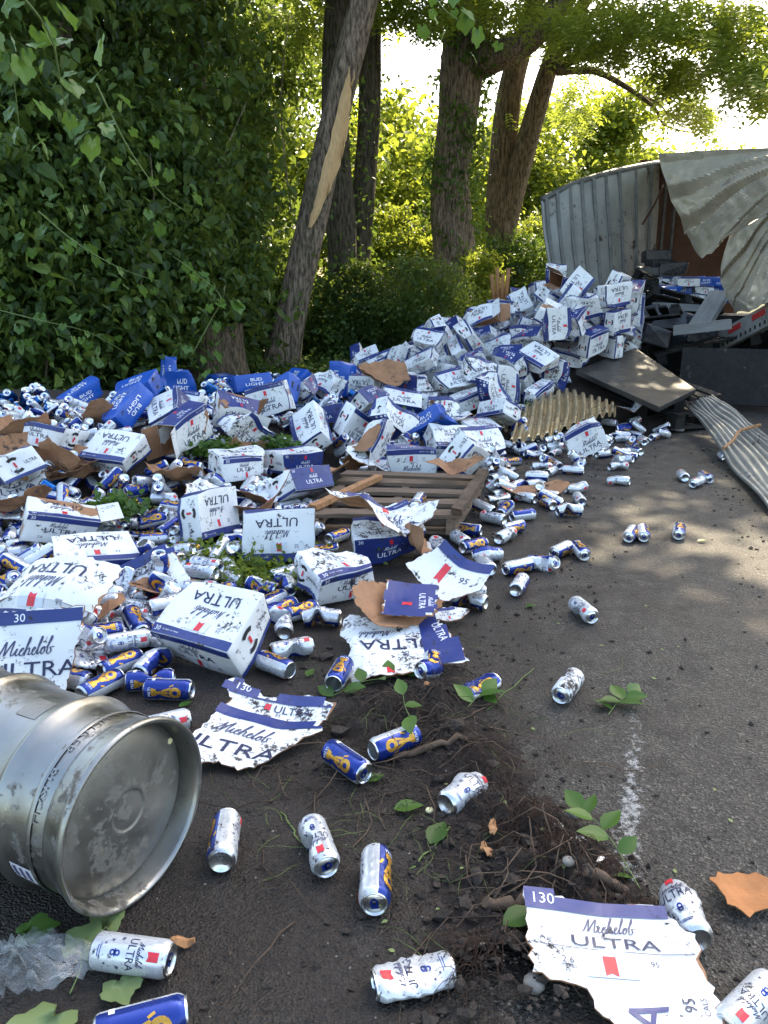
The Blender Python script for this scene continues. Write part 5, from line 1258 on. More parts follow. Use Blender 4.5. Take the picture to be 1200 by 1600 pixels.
# ================================================================== HERO CANS (lid pixel, base pixel, roll)
HC = [((356, 1275), (345, 1350), 78, 'open', 'blue and white beer can lying base outward just right of the keg'),
      ((512, 1358), (485, 1285), 0, 'dent', 'white beer can with its lid towards the camera, between keg and soil'),
      ((585, 1412), (588, 1335), 100, 'dent2', 'dented blue and gold beer can with shiny lid facing the camera'),
      ((266, 1500), (150, 1484), 0, 'ok', 'white beer can with red ribbon lying in the lower left'),
      ((584, 1540), (708, 1512), 0, 'flat2', 'crumpled white beer can near the bottom centre'),
      ((568, 1208), (516, 1172), 180, 'ok', 'blue and gold can beside the torn panel on the mud'),
      ((585, 1172), (648, 1148), 150, 'open', 'battered can with a leaf on it at the edge of the soil heap'),
      ((762, 1212), (690, 1262), 0, 'bendo', 'torn open white can lying on the dark soil'),
      ((944, 1364), (856, 1292), 60, 'flat', 'crushed mud specked can beside the leaf sprig on the right'),
      ((1042, 1378), (1092, 1472), 0, 'bendo', 'buckled white can touching the torn carton at lower right'),
      ((1140, 1606), (1200, 1545), 0, 'ok', 'white can cut off by the lower right corner'),
      ((262, 1590), (180, 1612), 180, 'ok', 'gold and blue can cut off by the bottom edge'),
      ((928, 966), (896, 940), 0, 'dent', 'lone pale can lying on the road'), ((872, 1092), (902, 1052), 0, 'mud', 'mud coated can lying alone on the road'),
      ((520, 1070), (540, 1035), 180, 'open', 'blue and gold can just left of the spread panel'), ((672, 1062), (678, 1022), 150, 'crush', 'crushed blue can under the edge of the spread panel'),
      ((766, 1065), (732, 1082), 120, 'flat', 'flattened blue and white can above the green leaves'), ((272, 1128), (238, 1136), 0, 'ok', 'white can half hidden behind the keg rim'),
      ((296, 1078), (232, 1076), 180, 'ok', 'blue and gold can lying level in front of the upturned carton'), ((262, 1060), (208, 1064), 180, 'dent', 'blue can tucked behind the level blue and gold can'),
      ((218, 1026), (158, 1050), 120, 'ok', 'half blue half white can slanting down towards the keg'), ((120, 1062), (98, 1058), 90, 'ok', 'can standing lid outward above the keg'),
      ((78, 1066), (110, 1038), 20, 'ok', 'silver ended can resting against the keg top'), ((450, 1046), (408, 1030), 90, 'open', 'open ended can between the upturned carton and torn panels'),
      ((1008, 848), (1002, 818), 90, 'ok', 'right one of two cans lying lid out on the road'), ((978, 846), (994, 822), 120, 'dent', 'left one of two cans lying lid out on the road'), ((1060, 842), (1062, 818), 150, 'ok', 'small can beside a brown leaf on the sunlit road'),
      ((866, 882), (832, 878), 60, 'crush', 'crushed silver can on the road below the cardboard'), ((862, 866), (892, 852), 110, 'ok', 'half blue can lying behind a crushed can on the road'), ((914, 868), (900, 852), 120, 'dent', 'short looking can facing the camera on the road'),
      ((786, 890), (832, 880), 115, 'ok', 'half blue can beside the crushed silver can on the road'), ((1062, 738), (1072, 748), 30, 'ok', 'leftmost of three cans on the far road'), ((1078, 758), (1100, 748), 60, 'dent', 'lowest of three cans on the far road'), ((1112, 750), (1094, 740), 100, 'ok', 'rightmost of three cans on the far road'), ((1124, 708), (1136, 718), 60, 'ok', 'can lying against the grey ribbed sheet')]
HCO = []
for a, b, roll, kd, lab in HC:
    o = can(kd); can_pose(o, a, b, roll, CR if kd not in ('flat', 'flat2') else .018); tag(o, lab, 'beer can'); HCO.append((o, kd))
    if 'flat' in kd:                      # lie on the broad side
        A, B = P(*a, .018), P(*b, .018); ax_ = (A - B).normalized(); o.matrix_world = Matrix.Translation((A + B) / 2) @ ax_.to_track_quat('Z', 'Y').to_matrix().to_4x4() @ Matrix.Rotation(R(-90 if roll > 90 else 90), 4, 'Z')

# ================================================================== CARTONS: start poses
# (px, py, yaw, pose, tilt, kind, variant, label) pose F flat, S main face to camera, T side face up, E on end
HB = [(150, 890, 28, 'F', (16, 4), 'w', 0, 'white carton with upside down top lettering at the left, beside a propped panel'),
      (110, 838, 20, 'F', (20, -12), 'o', 0, 'burst white carton behind the left foreground cartons'),
      (338, 1004, -30, 'F', (34, 0), 'w', 1, 'white carton lying upside down on bare ground above the torn panel'),
      (522, 908, 40, 'F', (18, 3), 'w', 3, 'mud splashed carton standing alone in front of the pallet'),
      (436, 842, 4, 'S', (-14, 0), 'w', 4, 'white carton showing its side in front of the crumpled panel'),
      (605, 852, 188, 'F', (-10, 4), 'w', 6, 'muddy carton with blue side below the pallet'),
      (325, 800, 68, 'S', (-10, 8), 'w', 1, 'large upright carton tilted over in the middle of the can litter'),
      (372, 745, 35, 'F', (14, 0), 'w', 7, 'white carton behind the large upright carton'),
      (462, 762, 205, 'F', (14, 0), 'w', 0, 'white and blue carton left of the pallet'),
      (455, 728, 215, 'F', (18, 8), 'w', 1, 'carton leaning just behind the pallet left end'),
      (196, 722, -12, 'F', (12, 4), 'w', 4, 'white topped blue sided carton alone among cans on the left'),
      (98, 684, -18, 'T', (16, 0), 'w', 2, 'long carton with a black handle mark near the left edge'),
      (225, 655, 120, 'S', (-14, 10), 'w', 1, 'steeply tipped white carton in front of the bright blue cartons'),
      (286, 645, 178, 'F', (14, 0), 'w', 7, 'white carton just right of the steeply tipped one'),
      (425, 645, 176, 'S', (-18, 0), 'w', 0, 'white carton with upside down lettering below the leaning tree'),
      (446, 676, -52, 'T', (20, 0), 'w', 4, 'narrow carton side with handle mark leaning to the right'),
      (506, 652, 185, 'S', (10, 0), 'w', 7, 'small looking white carton below the leaning tree foot'), (545, 672, 172, 'T', (8, 0), 'w', 1, 'low white carton in front of the open brown boxes'),
      (560, 632, 60, 'S', (12, 0), 'w', 2, 'carton on end between blue film and brown box'), (410, 610, 30, 'E', (0, 0), 'b', 0, 'bright blue carton standing on end near the leaning tree foot'),
      (640, 714, 178, 'S', (16, 0), 'w', 4, 'white carton facing the camera behind the pallet'), (690, 694, 20, 'F', (22, 0), 'w', 7, 'white and blue carton behind the pallet right end'),
      (705, 714, 28, 'T', (-8, 0), 'w', 0, 'blue sided carton beside the pallet back corner'), (742, 702, 186, 'F', (8, 0), 'w', 1, 'blue fronted carton between pallet and corrugated sheet'),
      (925, 690, 182, 'T', (0, 0), 'w', 2, 'blue carton standing under the bronze corrugated sheet'), 
      (650, 652, 95, 'E', (10, 0), 'b', 1, 'bright blue carton standing upright in front of the heap'), (622, 632, 188, 'F', (26, 0), 'w', 0, 'white carton tipped against the bright blue one'),
      (215, 612, 12, 'S', (-26, 0), 'b', 0, 'bright blue carton at the weeds behind the tipped white carton'), (292, 602, 24, 'S', (-35, 6), 'b', 1, 'large bright blue carton lying below the stump'), (345, 590, 50, 'F', (14, 0), 'b', 0, 'bright blue carton against the stump'),
      (262, 575, 40, 'E', (20, 0), 'b', 1, 'bright blue carton scrap left of the stump'), (548, 585, 70, 'E', (10, 0), 'b', 0, 'bright blue carton standing in front of the brown box'), (490, 588, 15, 'F', (20, 0), 'b', 1, 'bright blue carton right of the leaning tree foot'),
      (470, 600, 120, 'F', (20, 10), 'b', 0, 'bright blue carton lying flat right of the tree foot'), (600, 560, 30, 'F', (24, 0), 'b', 0, 'bright blue carton behind the brown open box'), (520, 620, 330, 'F', (24, 5), 'w', 5, 'crushed white carton near the brown boxes'), (635, 545, 10, 'F', (10, 0), 'b', 1, 'bright blue carton at the foot of the round bush'),
      (130, 628, 30, 'F', (20, 0), 'b', 1, 'bright blue carton below the bushes near the left edge'), (385, 612, 200, 'F', (14, 0), 'b', 0, 'bright blue carton between stump and leaning tree'), (165, 640, 80, 'S', (-10, 0), 'b', 0, 'bright blue carton among blue cans left of the tipped white carton'),
      (335, 668, 40, 'F', (20, 0), 'o', 1, 'burst open carton in the can litter below the stump'), (500, 705, 330, 'F', (18, 0), 'o', 1, 'flattened burst carton behind the pallet'), (588, 690, 200, 'F', (10, 0), 'w', 5, 'squashed carton in the litter between pallet and heap'),
      (740, 660, 205, 'F', (22, 0), 'w', 0, 'carton at the left foot of the heap'), (385, 690, 150, 'F', (14, 0), 'w', 6, 'muddy carton in the middle of the can litter')]
POSE = {'F': Matrix(), 'S': Matrix.Rotation(R(90), 4, 'X'), 'T': Matrix.Rotation(R(-90), 4, 'X'), 'E': Matrix.Rotation(R(90), 4, 'Y')}
HZ = {'F': .071, 'S': .121, 'T': .121, 'E': .171}
boxes = []; FIXED = []
zfoot = []
for px, py, yaw, pose, tl, kd, var, lab in HB:
    o = carton(kd, var); z = HZ[pose] + .10
    p = PS(px, py, HZ[pose] + (.05 if py < 830 else 0)); p.z += .03
    for q in zfoot:
        if (Vector((q[0], q[1])) - Vector((p.x, p.y))).length < .28: p.z = max(p.z, q[2] + .25)
    zfoot.append((p.x, p.y, p.z))
    o.matrix_world = Matrix.Translation(p) @ Matrix.Rotation(R(yaw), 4, 'Z') @ Matrix.Rotation(R(tl[0]), 4, 'X') @ Matrix.Rotation(R(tl[1]), 4, 'Y') @ POSE[pose]
    tag(o, lab, 'carton', 'cartons scattered through the can litter')
    if py > 780 and kd == 'w':           # near ones keep the pose seen in the photo, resting on their lowest corner
        m_ = o.matrix_world.copy(); lo = min((m_ @ v_.co).z for v_ in o.data.vertices); m_.translation.z += base_h(p.x, p.y) - lo; o.matrix_world = m_; FIXED.append(o)
    else: boxes.append((o, 'hero'))
# further cartons strewn through the far litter
XR = random.Random(17); kx = 0
for _t in range(1500):
    if kx >= 3: break
    px, py = XR.uniform(0, 720), XR.uniform(612, 800)
    if not in_poly(px, py, [(-20, 655), (300, 640), (430, 610), (720, 650), (700, 700), (480, 745), (420, 800), (-20, 800)]): continue
    p = PS(px, py, .14)
    if any(math.hypot(q[0] - p.x, q[1] - p.y) < .36 for q in zfoot): continue
    o = carton('w' if XR.random() < .8 else 'o', XR.randrange(8)); p.z += .05; zfoot.append((p.x, p.y, p.z))
    o.matrix_world = Matrix.Translation(p) @ Matrix.Rotation(XR.uniform(0, 6.283), 4, 'Z') @ Matrix.Rotation(XR.gauss(0, .3), 4, 'X') @ Matrix.Rotation(XR.gauss(0, .2), 4, 'Y') @ POSE[XR.choice('FFST')]
    boxes.append((o, 'strewn')); kx += 1
# heap cartons
HR = random.Random(5); k = 0; tries = 0
heap = []
NOGO = [(790, 715), (805, 655), (885, 618), (905, 580), (1000, 535), (1060, 500), (1260, 480), (1260, 760), (1000, 740)]
for lay in range(5):
    gx_ = np.arange(-.4, 4.4, .40); gy_ = np.arange(6.4, 11.6, .40); rim = (1.06, 1.02, .90, .66, .40)[lay]
    for x0 in gx_:
        for y0 in gy_:
            x, y = x0 + HR.uniform(-.03, .03) + .2 * (lay % 2), y0 + HR.uniform(-.03, .03) + .15 * (lay % 2)
            dx, dy = x - 2.1, y - 9.4; rho = math.hypot(dx / (2.3 if dx < 0 else 1.6), dy / (2.9 if dy < 0 else 1.6))
            ppx, ppy, _ = proj((x, y, mound(x, y) + .1))
            if rho > rim or in_poly(ppx, ppy, NOGO) or ppx > 1010: continue
            z = mound(x, y) + .26 + lay * .44
            o = carton('w' if HR.random() < .94 else 'o', HR.randrange(8))
            o.matrix_world = Matrix.Translation((x, y, z)) @ Matrix.Rotation(HR.gauss(-.1, .75) if HR.random() < .85 else HR.uniform(0, 6.283), 4, 'Z') @ Matrix.Rotation(HR.gauss(.2, .35), 4, 'X') @ Matrix.Rotation(HR.gauss(0, .35), 4, 'Y') @ POSE[HR.choice('FFFSSSE')]
            heap.append((x, y)); boxes.append((o, 'heap'))
# cartons still stacked in the trailer
for i in range(21):
    col, row = i % 7, i // 7
    o = carton('b' if HR.random() < .8 else 'w', i); p = at(1046 + col * 13, 466 - row * 13, 12.4 + HR.uniform(-.2, .5))
    o.matrix_world = Matrix.Translation(p) @ Matrix.Rotation(HR.uniform(-.25, .25), 4, 'Z') @ Matrix.Rotation(HR.gauss(0, .12), 4, 'X') @ (POSE['F'])
    tag(o, 'bright blue carton still stacked inside the torn trailer', 'carton', 'cartons stacked inside the trailer')
    if o.data in (CART[0][0],) or o.children and o.data.name.startswith('carton') and o.data not in [c[0] for c in CART_B]: o['label'] = 'white carton still stacked inside the torn trailer'

# ================================================================== LOOSE CANS
ZA = [(-60, 640), (120, 640), (300, 628), (420, 600), (640, 650), (660, 700), (560, 735), (480, 760), (470, 860), (400, 880), (330, 900), (330, 960), (250, 990), (240, 1040), (150, 1070), (60, 1075), (-60, 1060)]
ZB = [(600, 640), (700, 690), (860, 680), (1000, 655), (1060, 668), (985, 715), (975, 745), (900, 790), (830, 800), (790, 870), (760, 930), (690, 960), (655, 880), (690, 830), (762, 815), (770, 745), (640, 720)]
ZC = [(400, 900), (455, 880), (470, 1000), (430, 1040), (380, 1000)]
ZD = [(480, 990), (540, 960), (545, 1030), (500, 1040)]
ZE = [(0, 690), (130, 700), (130, 790), (0, 800)]
rng = np.random.default_rng(21)
fp = []       # carton footprints to keep cans from landing on top
for o in FIXED + [q for q, k_ in boxes if k_ != 'heap']: fp.append((o.matrix_world.translation.x, o.matrix_world.translation.y))
pallet_poly = [(490, 830), (720, 830), (760, 745), (545, 732)]
def sample_cans():
    out = []; n = 12000
    xs_ = rng.uniform(-5.2, 4.6, n); ys_ = rng.uniform(2.0, 10.5, n); r_ = rng.uniform(0, 1, n)
    for x, y, q in zip(xs_, ys_, r_):
        bz = base_h(x, y); px, py, d = proj((x, y, bz + .03))
        if px < -60 or px > 1260: continue
        if in_poly(px, py, pallet_poly): continue
        area = 9.8 * 8.5 / n
        dens = 0
        if in_poly(px, py, ZA): dens = 118 if py > 860 else 135
        elif in_poly(px, py, ZB): dens = 36 if py < 760 else 46
        elif in_poly(px, py, ZC): dens = 60
        elif in_poly(px, py, ZD): dens = 45
        if x > .9 and mound(x, y) > .10: dens *= .2
        # thin the litter along the weeds
        dens *= 1 if mnoise.noise(Vector((x * 1.3, y * 1.3, 9))) > -.35 else .45
        if q > dens * area: continue
        if min((x - a) ** 2 + (y - b) ** 2 for a, b in fp) < .032: continue
        cy = (py < 652 and px < 700) or in_poly(px, py, ZE)
        out.append((x, y, d, px, py, cy and rng.random() < .75))
    out.sort(key=lambda c: math.hypot(c[0], c[1]))
    return out
cans = sample_cans()
NIND = 300 - len(HC)
near, far = cans[:NIND], cans[NIND:]
# far cans: stacked on a height grid, one joined object
RES = .03; GX0, GY0 = -5.6, 1.5; NXg, NYg = 360, 320
hg = np.zeros((NYg, NXg))
for j in range(NYg):
    for i in range(NXg): hg[j, i] = -9
def gh(i, j):
    if hg[j, i] < -5: hg[j, i] = base_h(GX0 + i * RES, GY0 + j * RES)
    return hg[j, i]
LOW = {k: can_meshes(k0, s, False, 12, cyan=cy) for k, k0, s, cy in (('ok', 'ok', 1, False), ('dent', 'dent', 3, False), ('flat', 'flat', 4, False), ('cyan', 'dent', 5, True), ('bend', 'bend', 6, False))}
def arrays(mes):
    V, F, MI = [], [], []; b = 0
    for me, mm in ((mes[0], None), (mes[1], [KI['alu'], KI['alu_in']]), (mes[2], [KI['can_blue']])):
        if me is None: continue
        co = np.empty(len(me.vertices) * 3); me.vertices.foreach_get('co', co); V.append(co.reshape(-1, 3))
        for p in me.polygons: F.append([b + i for i in p.vertices]); MI.append(p.material_index if mm is None else mm[p.material_index])
        b += len(me.vertices)
    V = np.concatenate(V); t3 = [f for f in F if len(f) == 3]; 
    tri = []; tm = []
    for f, m_ in zip(F, MI):
        for q in range(1, len(f) - 1): tri.append((f[0], f[q], f[q + 1])); tm.append(m_)
    return V, np.array(tri), np.array(tm)
LA = {k: arrays(v) for k, v in LOW.items()}
SV, SF, SM_ = [], [], []; vb = 0
for (x, y, d, px, py, cy) in far:
    yaw = rng.uniform(0, 6.283); ca, sa = math.cos(yaw), math.sin(yaw); hs = []
    for t in (-.055, 0, .055):
        i, j = int((x + ca * t - GX0) / RES), int((y + sa * t - GY0) / RES)
        hs.append(max(gh(min(max(i + a, 0), NXg - 1), min(max(j + b, 0), NYg - 1)) for a in (0, 1) for b in (0, 1)))
    za, zb = hs[0], hs[2]; zc = max((za + zb) / 2, hs[1] - .01); pit = math.atan2(zb - za, .11); pit = max(-.7, min(.7, pit))
    if zc > base_h(x, y) + .15: continue
    c_ = Vector((x, y, zc + CR - .004)); axv = Vector((ca * math.cos(pit), sa * math.cos(pit), math.sin(pit)))
    Mx = Matrix.Translation(c_) @ axv.to_track_quat('Z', 'Y').to_matrix().to_4x4() @ Matrix.Rotation(R(90) + rng.normal(0, 1.35), 4, 'Z')
    kd = 'cyan' if cy else rng.choice(['ok', 'ok', 'ok', 'dent', 'bend', 'flat'])
    V, T, TM = LA[kd]; m4 = np.array(Mx)
    SV.append(V @ m4[:3, :3].T + m4[:3, 3]); SF.append(T + vb); SM_.append(TM); vb += len(V)
    for t in np.linspace(-.07, .07, 6):
        for s in (-.02, .02):
            i, j = int((x + ca * t - sa * s - GX0) / RES), int((y + sa * t + ca * s - GY0) / RES)
            if 0 <= i < NXg and 0 <= j < NYg: gh(i, j); hg[j, i] = max(hg[j, i], zc + CR * 1.45 + math.tan(pit) * t)
if SV:
    tag(link('can_litter', np_mesh('can_litter', np.concatenate(SV), np.concatenate(SF), [M[k] for k in KM], np.concatenate(SM_), True)), 'countless white and blue beer cans carpeting the verge behind the nearest ones', 'beer cans', kind='stuff')
print('CANS', len(near), len(far), 'boxes', len(boxes))
# near cans: individuals dropped by gravity
icans = []
pile = []
for (x, y, d, px, py, cy) in near:
    lay = sum(1 for q in pile if math.hypot(q[0] - x, q[1] - y) < .09); pile.append((x, y))
    kd = 'cyan' if cy else rng.choice(['ok', 'ok', 'dent', 'dent2', 'bend', 'flat', 'flat', 'crush', 'open'])
    big = y < 3.0
    o = can(kd) if big else link('beer_can', CANM[kd])
    yaw = rng.uniform(0, 6.283)
    o.matrix_world = Matrix.Translation((x, y, base_h(x, y) + .06 + .085 * lay)) @ Matrix.Rotation(yaw, 4, 'Z') @ Matrix.Rotation(R(90 + rng.normal(0, 9)), 4, 'Y') @ Matrix.Rotation(R(180) + rng.normal(0, 1.3), 4, 'Z')
    z = 'behind the keg' if px < 350 and py > 880 else 'by the left cartons' if px < 480 and py > 850 else 'by the pallet' if px < 640 else 'on the road'
    nm = {'cyan': 'metallic blue', 'flat': 'flattened', 'bend': 'buckled', 'crush': 'crushed', 'dent': 'dented', 'dent2': 'dented', 'open': 'opened'}.get(kd, 'intact')
    tag(o, f'{nm} slim beer can {z}', 'beer can', f'loose cans {z}'); icans.append((o, kd))

# ================================================================== SETTLE with rigid bodies
def settle(frames=72):
    v = [(GX0 + i * RES * 3, GY0 + j * RES * 3, 0) for j in range(NYg // 3) for i in range(NXg // 3)]
    hh = np.array([[max(gh(min(i * 3 + a, NXg - 1), min(j * 3 + b, NYg - 1)) for a in (0, 1, 2) for b in (0, 1, 2)) for i in range(NXg // 3)] for j in range(NYg // 3)])
    v = [(p[0], p[1], float(hh[k // (NXg // 3), k % (NXg // 3)])) for k, p in enumerate(v)]; wg = NXg // 3
    f = [(j * wg + i, j * wg + i + 1, (j + 1) * wg + i + 1, (j + 1) * wg + i) for j in range(NYg // 3 - 1) for i in range(wg - 1)]
    helpers = [link('settle_floor', np_mesh('settle_floor', v, f, M['soil']))]
    bm_ = MB(); bm_.box((0, 3, -.5), (20, 30, 1.0 - .004)); helpers.append(bm_.build('settle_base', [M['soil']]))
    # keg, plates, pallet as simple colliders
    kb = MB(); kb.tube([KX @ Vector((0, 0, -.29)) + KEG.location, KX @ Vector((0, 0, .29)) + KEG.location], .195, 20); helpers.append(kb.build('settle_keg', [M['soil']]))
    pb = MB(); c0 = [P(*q, .11) for q in ((490, 800), (716, 800), (757, 742), (548, 735))]; pb.add(c0 + [q - Vector((0, 0, .14)) for q in c0], [(0, 1, 2, 3), (7, 6, 5, 4), (0, 4, 5, 1), (1, 5, 6, 2), (2, 6, 7, 3), (3, 7, 4, 0)]); helpers.append(pb.build('settle_pallet', [M['soil']]))
    wl = MB(); e0, e1 = at(795, 680, 6.9), at(1000, 570, 8.5); e0.z = e1.z = 0; dd = (e1 - e0); wl.box((e0 + e1) / 2 + Vector((0, 0, .8)), (dd.length * 1.05, .04, 1.8), 0, Matrix.Rotation(math.atan2(dd.y, dd.x), 3, 'Z')); helpers.append(wl.build('settle_wall', [M['soil']]))
    wl = MB(); e0, e1 = at(1000, 570, 8.5), at(1020, 470, 12.5); e0.z = e1.z = 0; dd = (e1 - e0); wl.box((e0 + e1) / 2 + Vector((0, 0, .8)), (dd.length * 1.05, .04, 1.8), 0, Matrix.Rotation(math.atan2(dd.y, dd.x), 3, 'Z')); helpers.append(wl.build('settle_wall', [M['soil']]))
    passive = helpers + [o for o, _ in HCO] + [plate] + FIXED
    done_ = []
    for o, kd in boxes:               # start clear of the litter and of each other
        if kd == 'heap': continue
        m_ = o.matrix_world.copy(); c_ = m_.translation; lo = min((m_ @ v_.co).z for v_ in o.data.vertices)
        i0, j0 = int((c_.x - GX0) / RES), int((c_.y - GY0) / RES); top = max(gh(min(max(i, 0), NXg - 1), min(max(j, 0), NYg - 1)) for i in range(i0 - 6, i0 + 7, 2) for j in range(j0 - 6, j0 + 7, 2))
        up = max(0, top + .02 - lo); z = c_.z + up
        for q in sorted(done_, key=lambda q: q.z):
            if math.hypot(q.x - c_.x, q.y - c_.y) < .42 and abs(q.z - z) < .40: z = q.z + .41
        m_.translation.z = z; o.matrix_world = m_; done_.append(m_.translation.copy())
    act = [o for o, _ in boxes] + [o for o, _ in icans]
    start = {o: o.matrix_world.copy() for o in act}
    bpy.context.view_layer.update()
    for o in bpy.context.view_layer.objects: o.select_set(False)
    bpy.ops.rigidbody.world_add()
    rw = scene.rigidbody_world; rw.substeps_per_frame = 12; rw.solver_iterations = 14
    rw.collection = bpy.data.collections.new('settle')
    for o in act + passive: o.select_set(True)
    bpy.context.view_layer.objects.active = act[0]
    bpy.ops.rigidbody.objects_add(type='ACTIVE')
    for o in passive:
        o.rigid_body.type = 'PASSIVE'; o.rigid_body.collision_shape = 'MESH' if o.name.startswith('settle_f') else 'CONVEX_HULL'
        o.rigid_body.use_margin = True; o.rigid_body.collision_margin = .001; o.rigid_body.friction = .9
    for o, _ in boxes:
        rb_ = o.rigid_body; rb_.collision_shape = 'BOX'; rb_.mass = 6; rb_.friction = .95; rb_.restitution = 0; rb_.linear_damping = .25; rb_.angular_damping = .80; rb_.use_margin = True; rb_.collision_margin = .001
    for o, kd in icans:
        rb_ = o.rigid_body; rb_.collision_shape = 'CYLINDER' if kd not in ('flat', 'bend', 'crush') else 'CONVEX_HULL'; rb_.mass = .35; rb_.friction = .7; rb_.restitution = 0; rb_.linear_damping = .6; rb_.angular_damping = .97; rb_.use_margin = True; rb_.collision_margin = .001
    rw.point_cache.frame_start = 1; rw.point_cache.frame_end = frames + 2
    for fr in range(1, frames + 1): scene.frame_set(fr)
    dg = bpy.context.evaluated_depsgraph_get()
    res = {o: o.evaluated_get(dg).matrix_world.copy() for o in act}
    for o in bpy.context.view_layer.objects: o.select_set(False)
    for o in act + passive: o.select_set(True)
    bpy.ops.rigidbody.objects_remove()
    bpy.ops.rigidbody.world_remove()
    scene.frame_set(1)
    gone = []; lost = 0; heroset = {q for q, k_ in boxes if k_ == 'hero'}
    for o in act:
        m_ = res[o]
        if (m_.translation - start[o].translation).length > (1.3 if o in heroset else 1.8) or m_.translation.z < -.02:
            lost += 1
            if o not in heroset and any(o is q for q, _ in boxes): gone.append(o); continue
            m_ = start[o]; m_.translation.z = base_h(m_.translation.x, m_.translation.y) + .09
        o.matrix_world = m_
    boxes[:] = [b_ for b_ in boxes if b_[0] not in gone]
    for o in gone:
        for c_ in list(o.children): bpy.data.objects.remove(c_)
        bpy.data.objects.remove(o)
    for o in helpers: bpy.data.objects.remove(o)
    c = bpy.data.collections.get('settle')
    if c: bpy.data.collections.remove(c)
    print('SETTLED lost', lost)
settle()
# mound core under the cartons
mv = []; NM, NN = 68, 52
for j in range(NN):
    for i in range(NM):
        x, y = -5.4 + i * .145, 3.6 + j * .165; h_ = mound(x, y); mv.append((x, y, vz(x, y) - .05 if h_ <= 0 else base_h(x, y) - .015 + .02 * mnoise.noise(Vector((x * 4, y * 4, 0)))))
mfc = [(j * NM + i, j * NM + i + 1, (j + 1) * NM + i + 1, (j + 1) * NM + i) for j in range(NN - 1) for i in range(NM - 1) if max(mound(mv[q][0], mv[q][1]) for q in (j * NM + i, j * NM + i + 1, (j + 1) * NM + i + 1, (j + 1) * NM + i)) > 0]
tag(link('rubble_mound', np_mesh('rubble_mound', mv, mfc, M['soil'], smooth=True)), kind='structure')
# labels of the heap cartons by where they came to rest
for o, kd in boxes:
    if kd == 'hero': continue
    px, py, d = proj(o.matrix_world.translation); b_ = o.data in [c[0] for c in CART_B]; op = o.data in [c[0] for c in CART_O]
    w_ = 'on the heap crest' if py < 490 else 'on the heap left flank' if px < 740 else 'on the heap right side' if px > 890 else 'on the heap front slope' if py < 600 else 'at the heap front foot'
    if kd == 'strewn': w_ = 'strewn among cans at the left edge' if px < 150 else 'strewn among cans below the stump' if px < 400 else 'strewn among cans between the leaning tree and the pallet' if px < 600 else 'strewn among cans left of the heap foot'
    nm = 'bright blue' if b_ else 'burst open white' if op else {0: 'square edged white', 1: 'slightly dented white', 2: 'skewed white', 3: 'mud spattered white', 4: 'crisp white', 5: 'badly crushed white', 6: 'muddy crushed white', 7: 'dented white'}[[c[0] for c in CART].index(o.data)]
    tag(o, f'{nm} carton {w_}', 'carton', f'{nm} cartons {w_}')

# ================================================================== FILM
def film(px, py, Y, w_, h, seed, label, tilt=40):
    c = at(px, py, Y)
    def fn(u, v):
        x, y = (u - .5) * w_, (v - .5) * h
        z = .09 * mnoise.noise(Vector((u * 3, v * 3, seed))) + .05 * abs(mnoise.noise(Vector((u * 8, v * 8, seed)))) + .02 * mnoise.noise(Vector((u * 22, v * 19, seed)))
        r = 1 + .25 * mnoise.noise(Vector((math.atan2(v - .5, u - .5) * 1.5, seed, 0)))
        q = Matrix.Rotation(R(tilt), 3, 'X') @ Vector((x * r, y * r, z)); return q + c
    o = surf('plastic_film', fn, 40, 30, M['film']); tag(o, label, 'plastic film'); return o
film(875, 495, 8.6, .8, .6, 1, 'crumpled clear film over the upper heap of cartons', 35)
film(680, 590, 7.5, .5, .5, 4, 'clear film hanging over cartons on the left flank of the heap', 55)
film(745, 540, 8.0, .5, .35, 6, 'wrinkled clear film in the middle of the heap', 40)
def ffn(u, v):
    a = u * 6.283; r = v * (.10 + .03 * math.sin(a * 2 + 1)); c = P(30, 1525, .0)
    return c + Vector((math.cos(a) * r * 1.1, math.sin(a) * r * .8, .012 + .045 * (1 - v) * 1 + .06 * abs(mnoise.noise(Vector((math.cos(a) * v * 4, math.sin(a) * v * 4, 3)))) + .008 * mnoise.noise(Vector((a * 3, v * 14, 1)))))
tag(surf('plastic_film', ffn, 60, 16, M['film']), 'crumpled clear plastic film on the mud at the lower left', 'plastic film')

# ================================================================== SOIL HEAP, ROOTS, STICKS
HUMPS = [(640, 1130, .22, .050), (740, 1190, .16, .045), (690, 1090, .14, .04), (800, 1290, .16, .05), (870, 1360, .16, .06), (760, 1400, .14, .03), (740, 1520, .12, .045), (850, 1560, .16, .05), (930, 1440, .15, .05), (560, 1120, .12, .02), (700, 1290, .14, .016)]
HW = [(P(x, y), r, h) for x, y, r, h in HUMPS]
def soil_z(x, y):
    s = sum(h * math.exp(-((x - p.x) ** 2 + (y - p.y) ** 2) / (r * .75) ** 2) for p, r, h in HW)
    n = mnoise.noise(Vector((x * 14, y * 14, 0))) * .9 + mnoise.noise(Vector((x * 38, y * 38, 2))) * .6 + mnoise.noise(Vector((x * 90, y * 90, 5))) * .4
    n2 = abs(mnoise.noise(Vector((x * 24, y * 24, 8)))); return min(s, .085) * (1 + .6 * n) - .012 + min(s * 5, 1) * (.009 * n + .014 * n2)
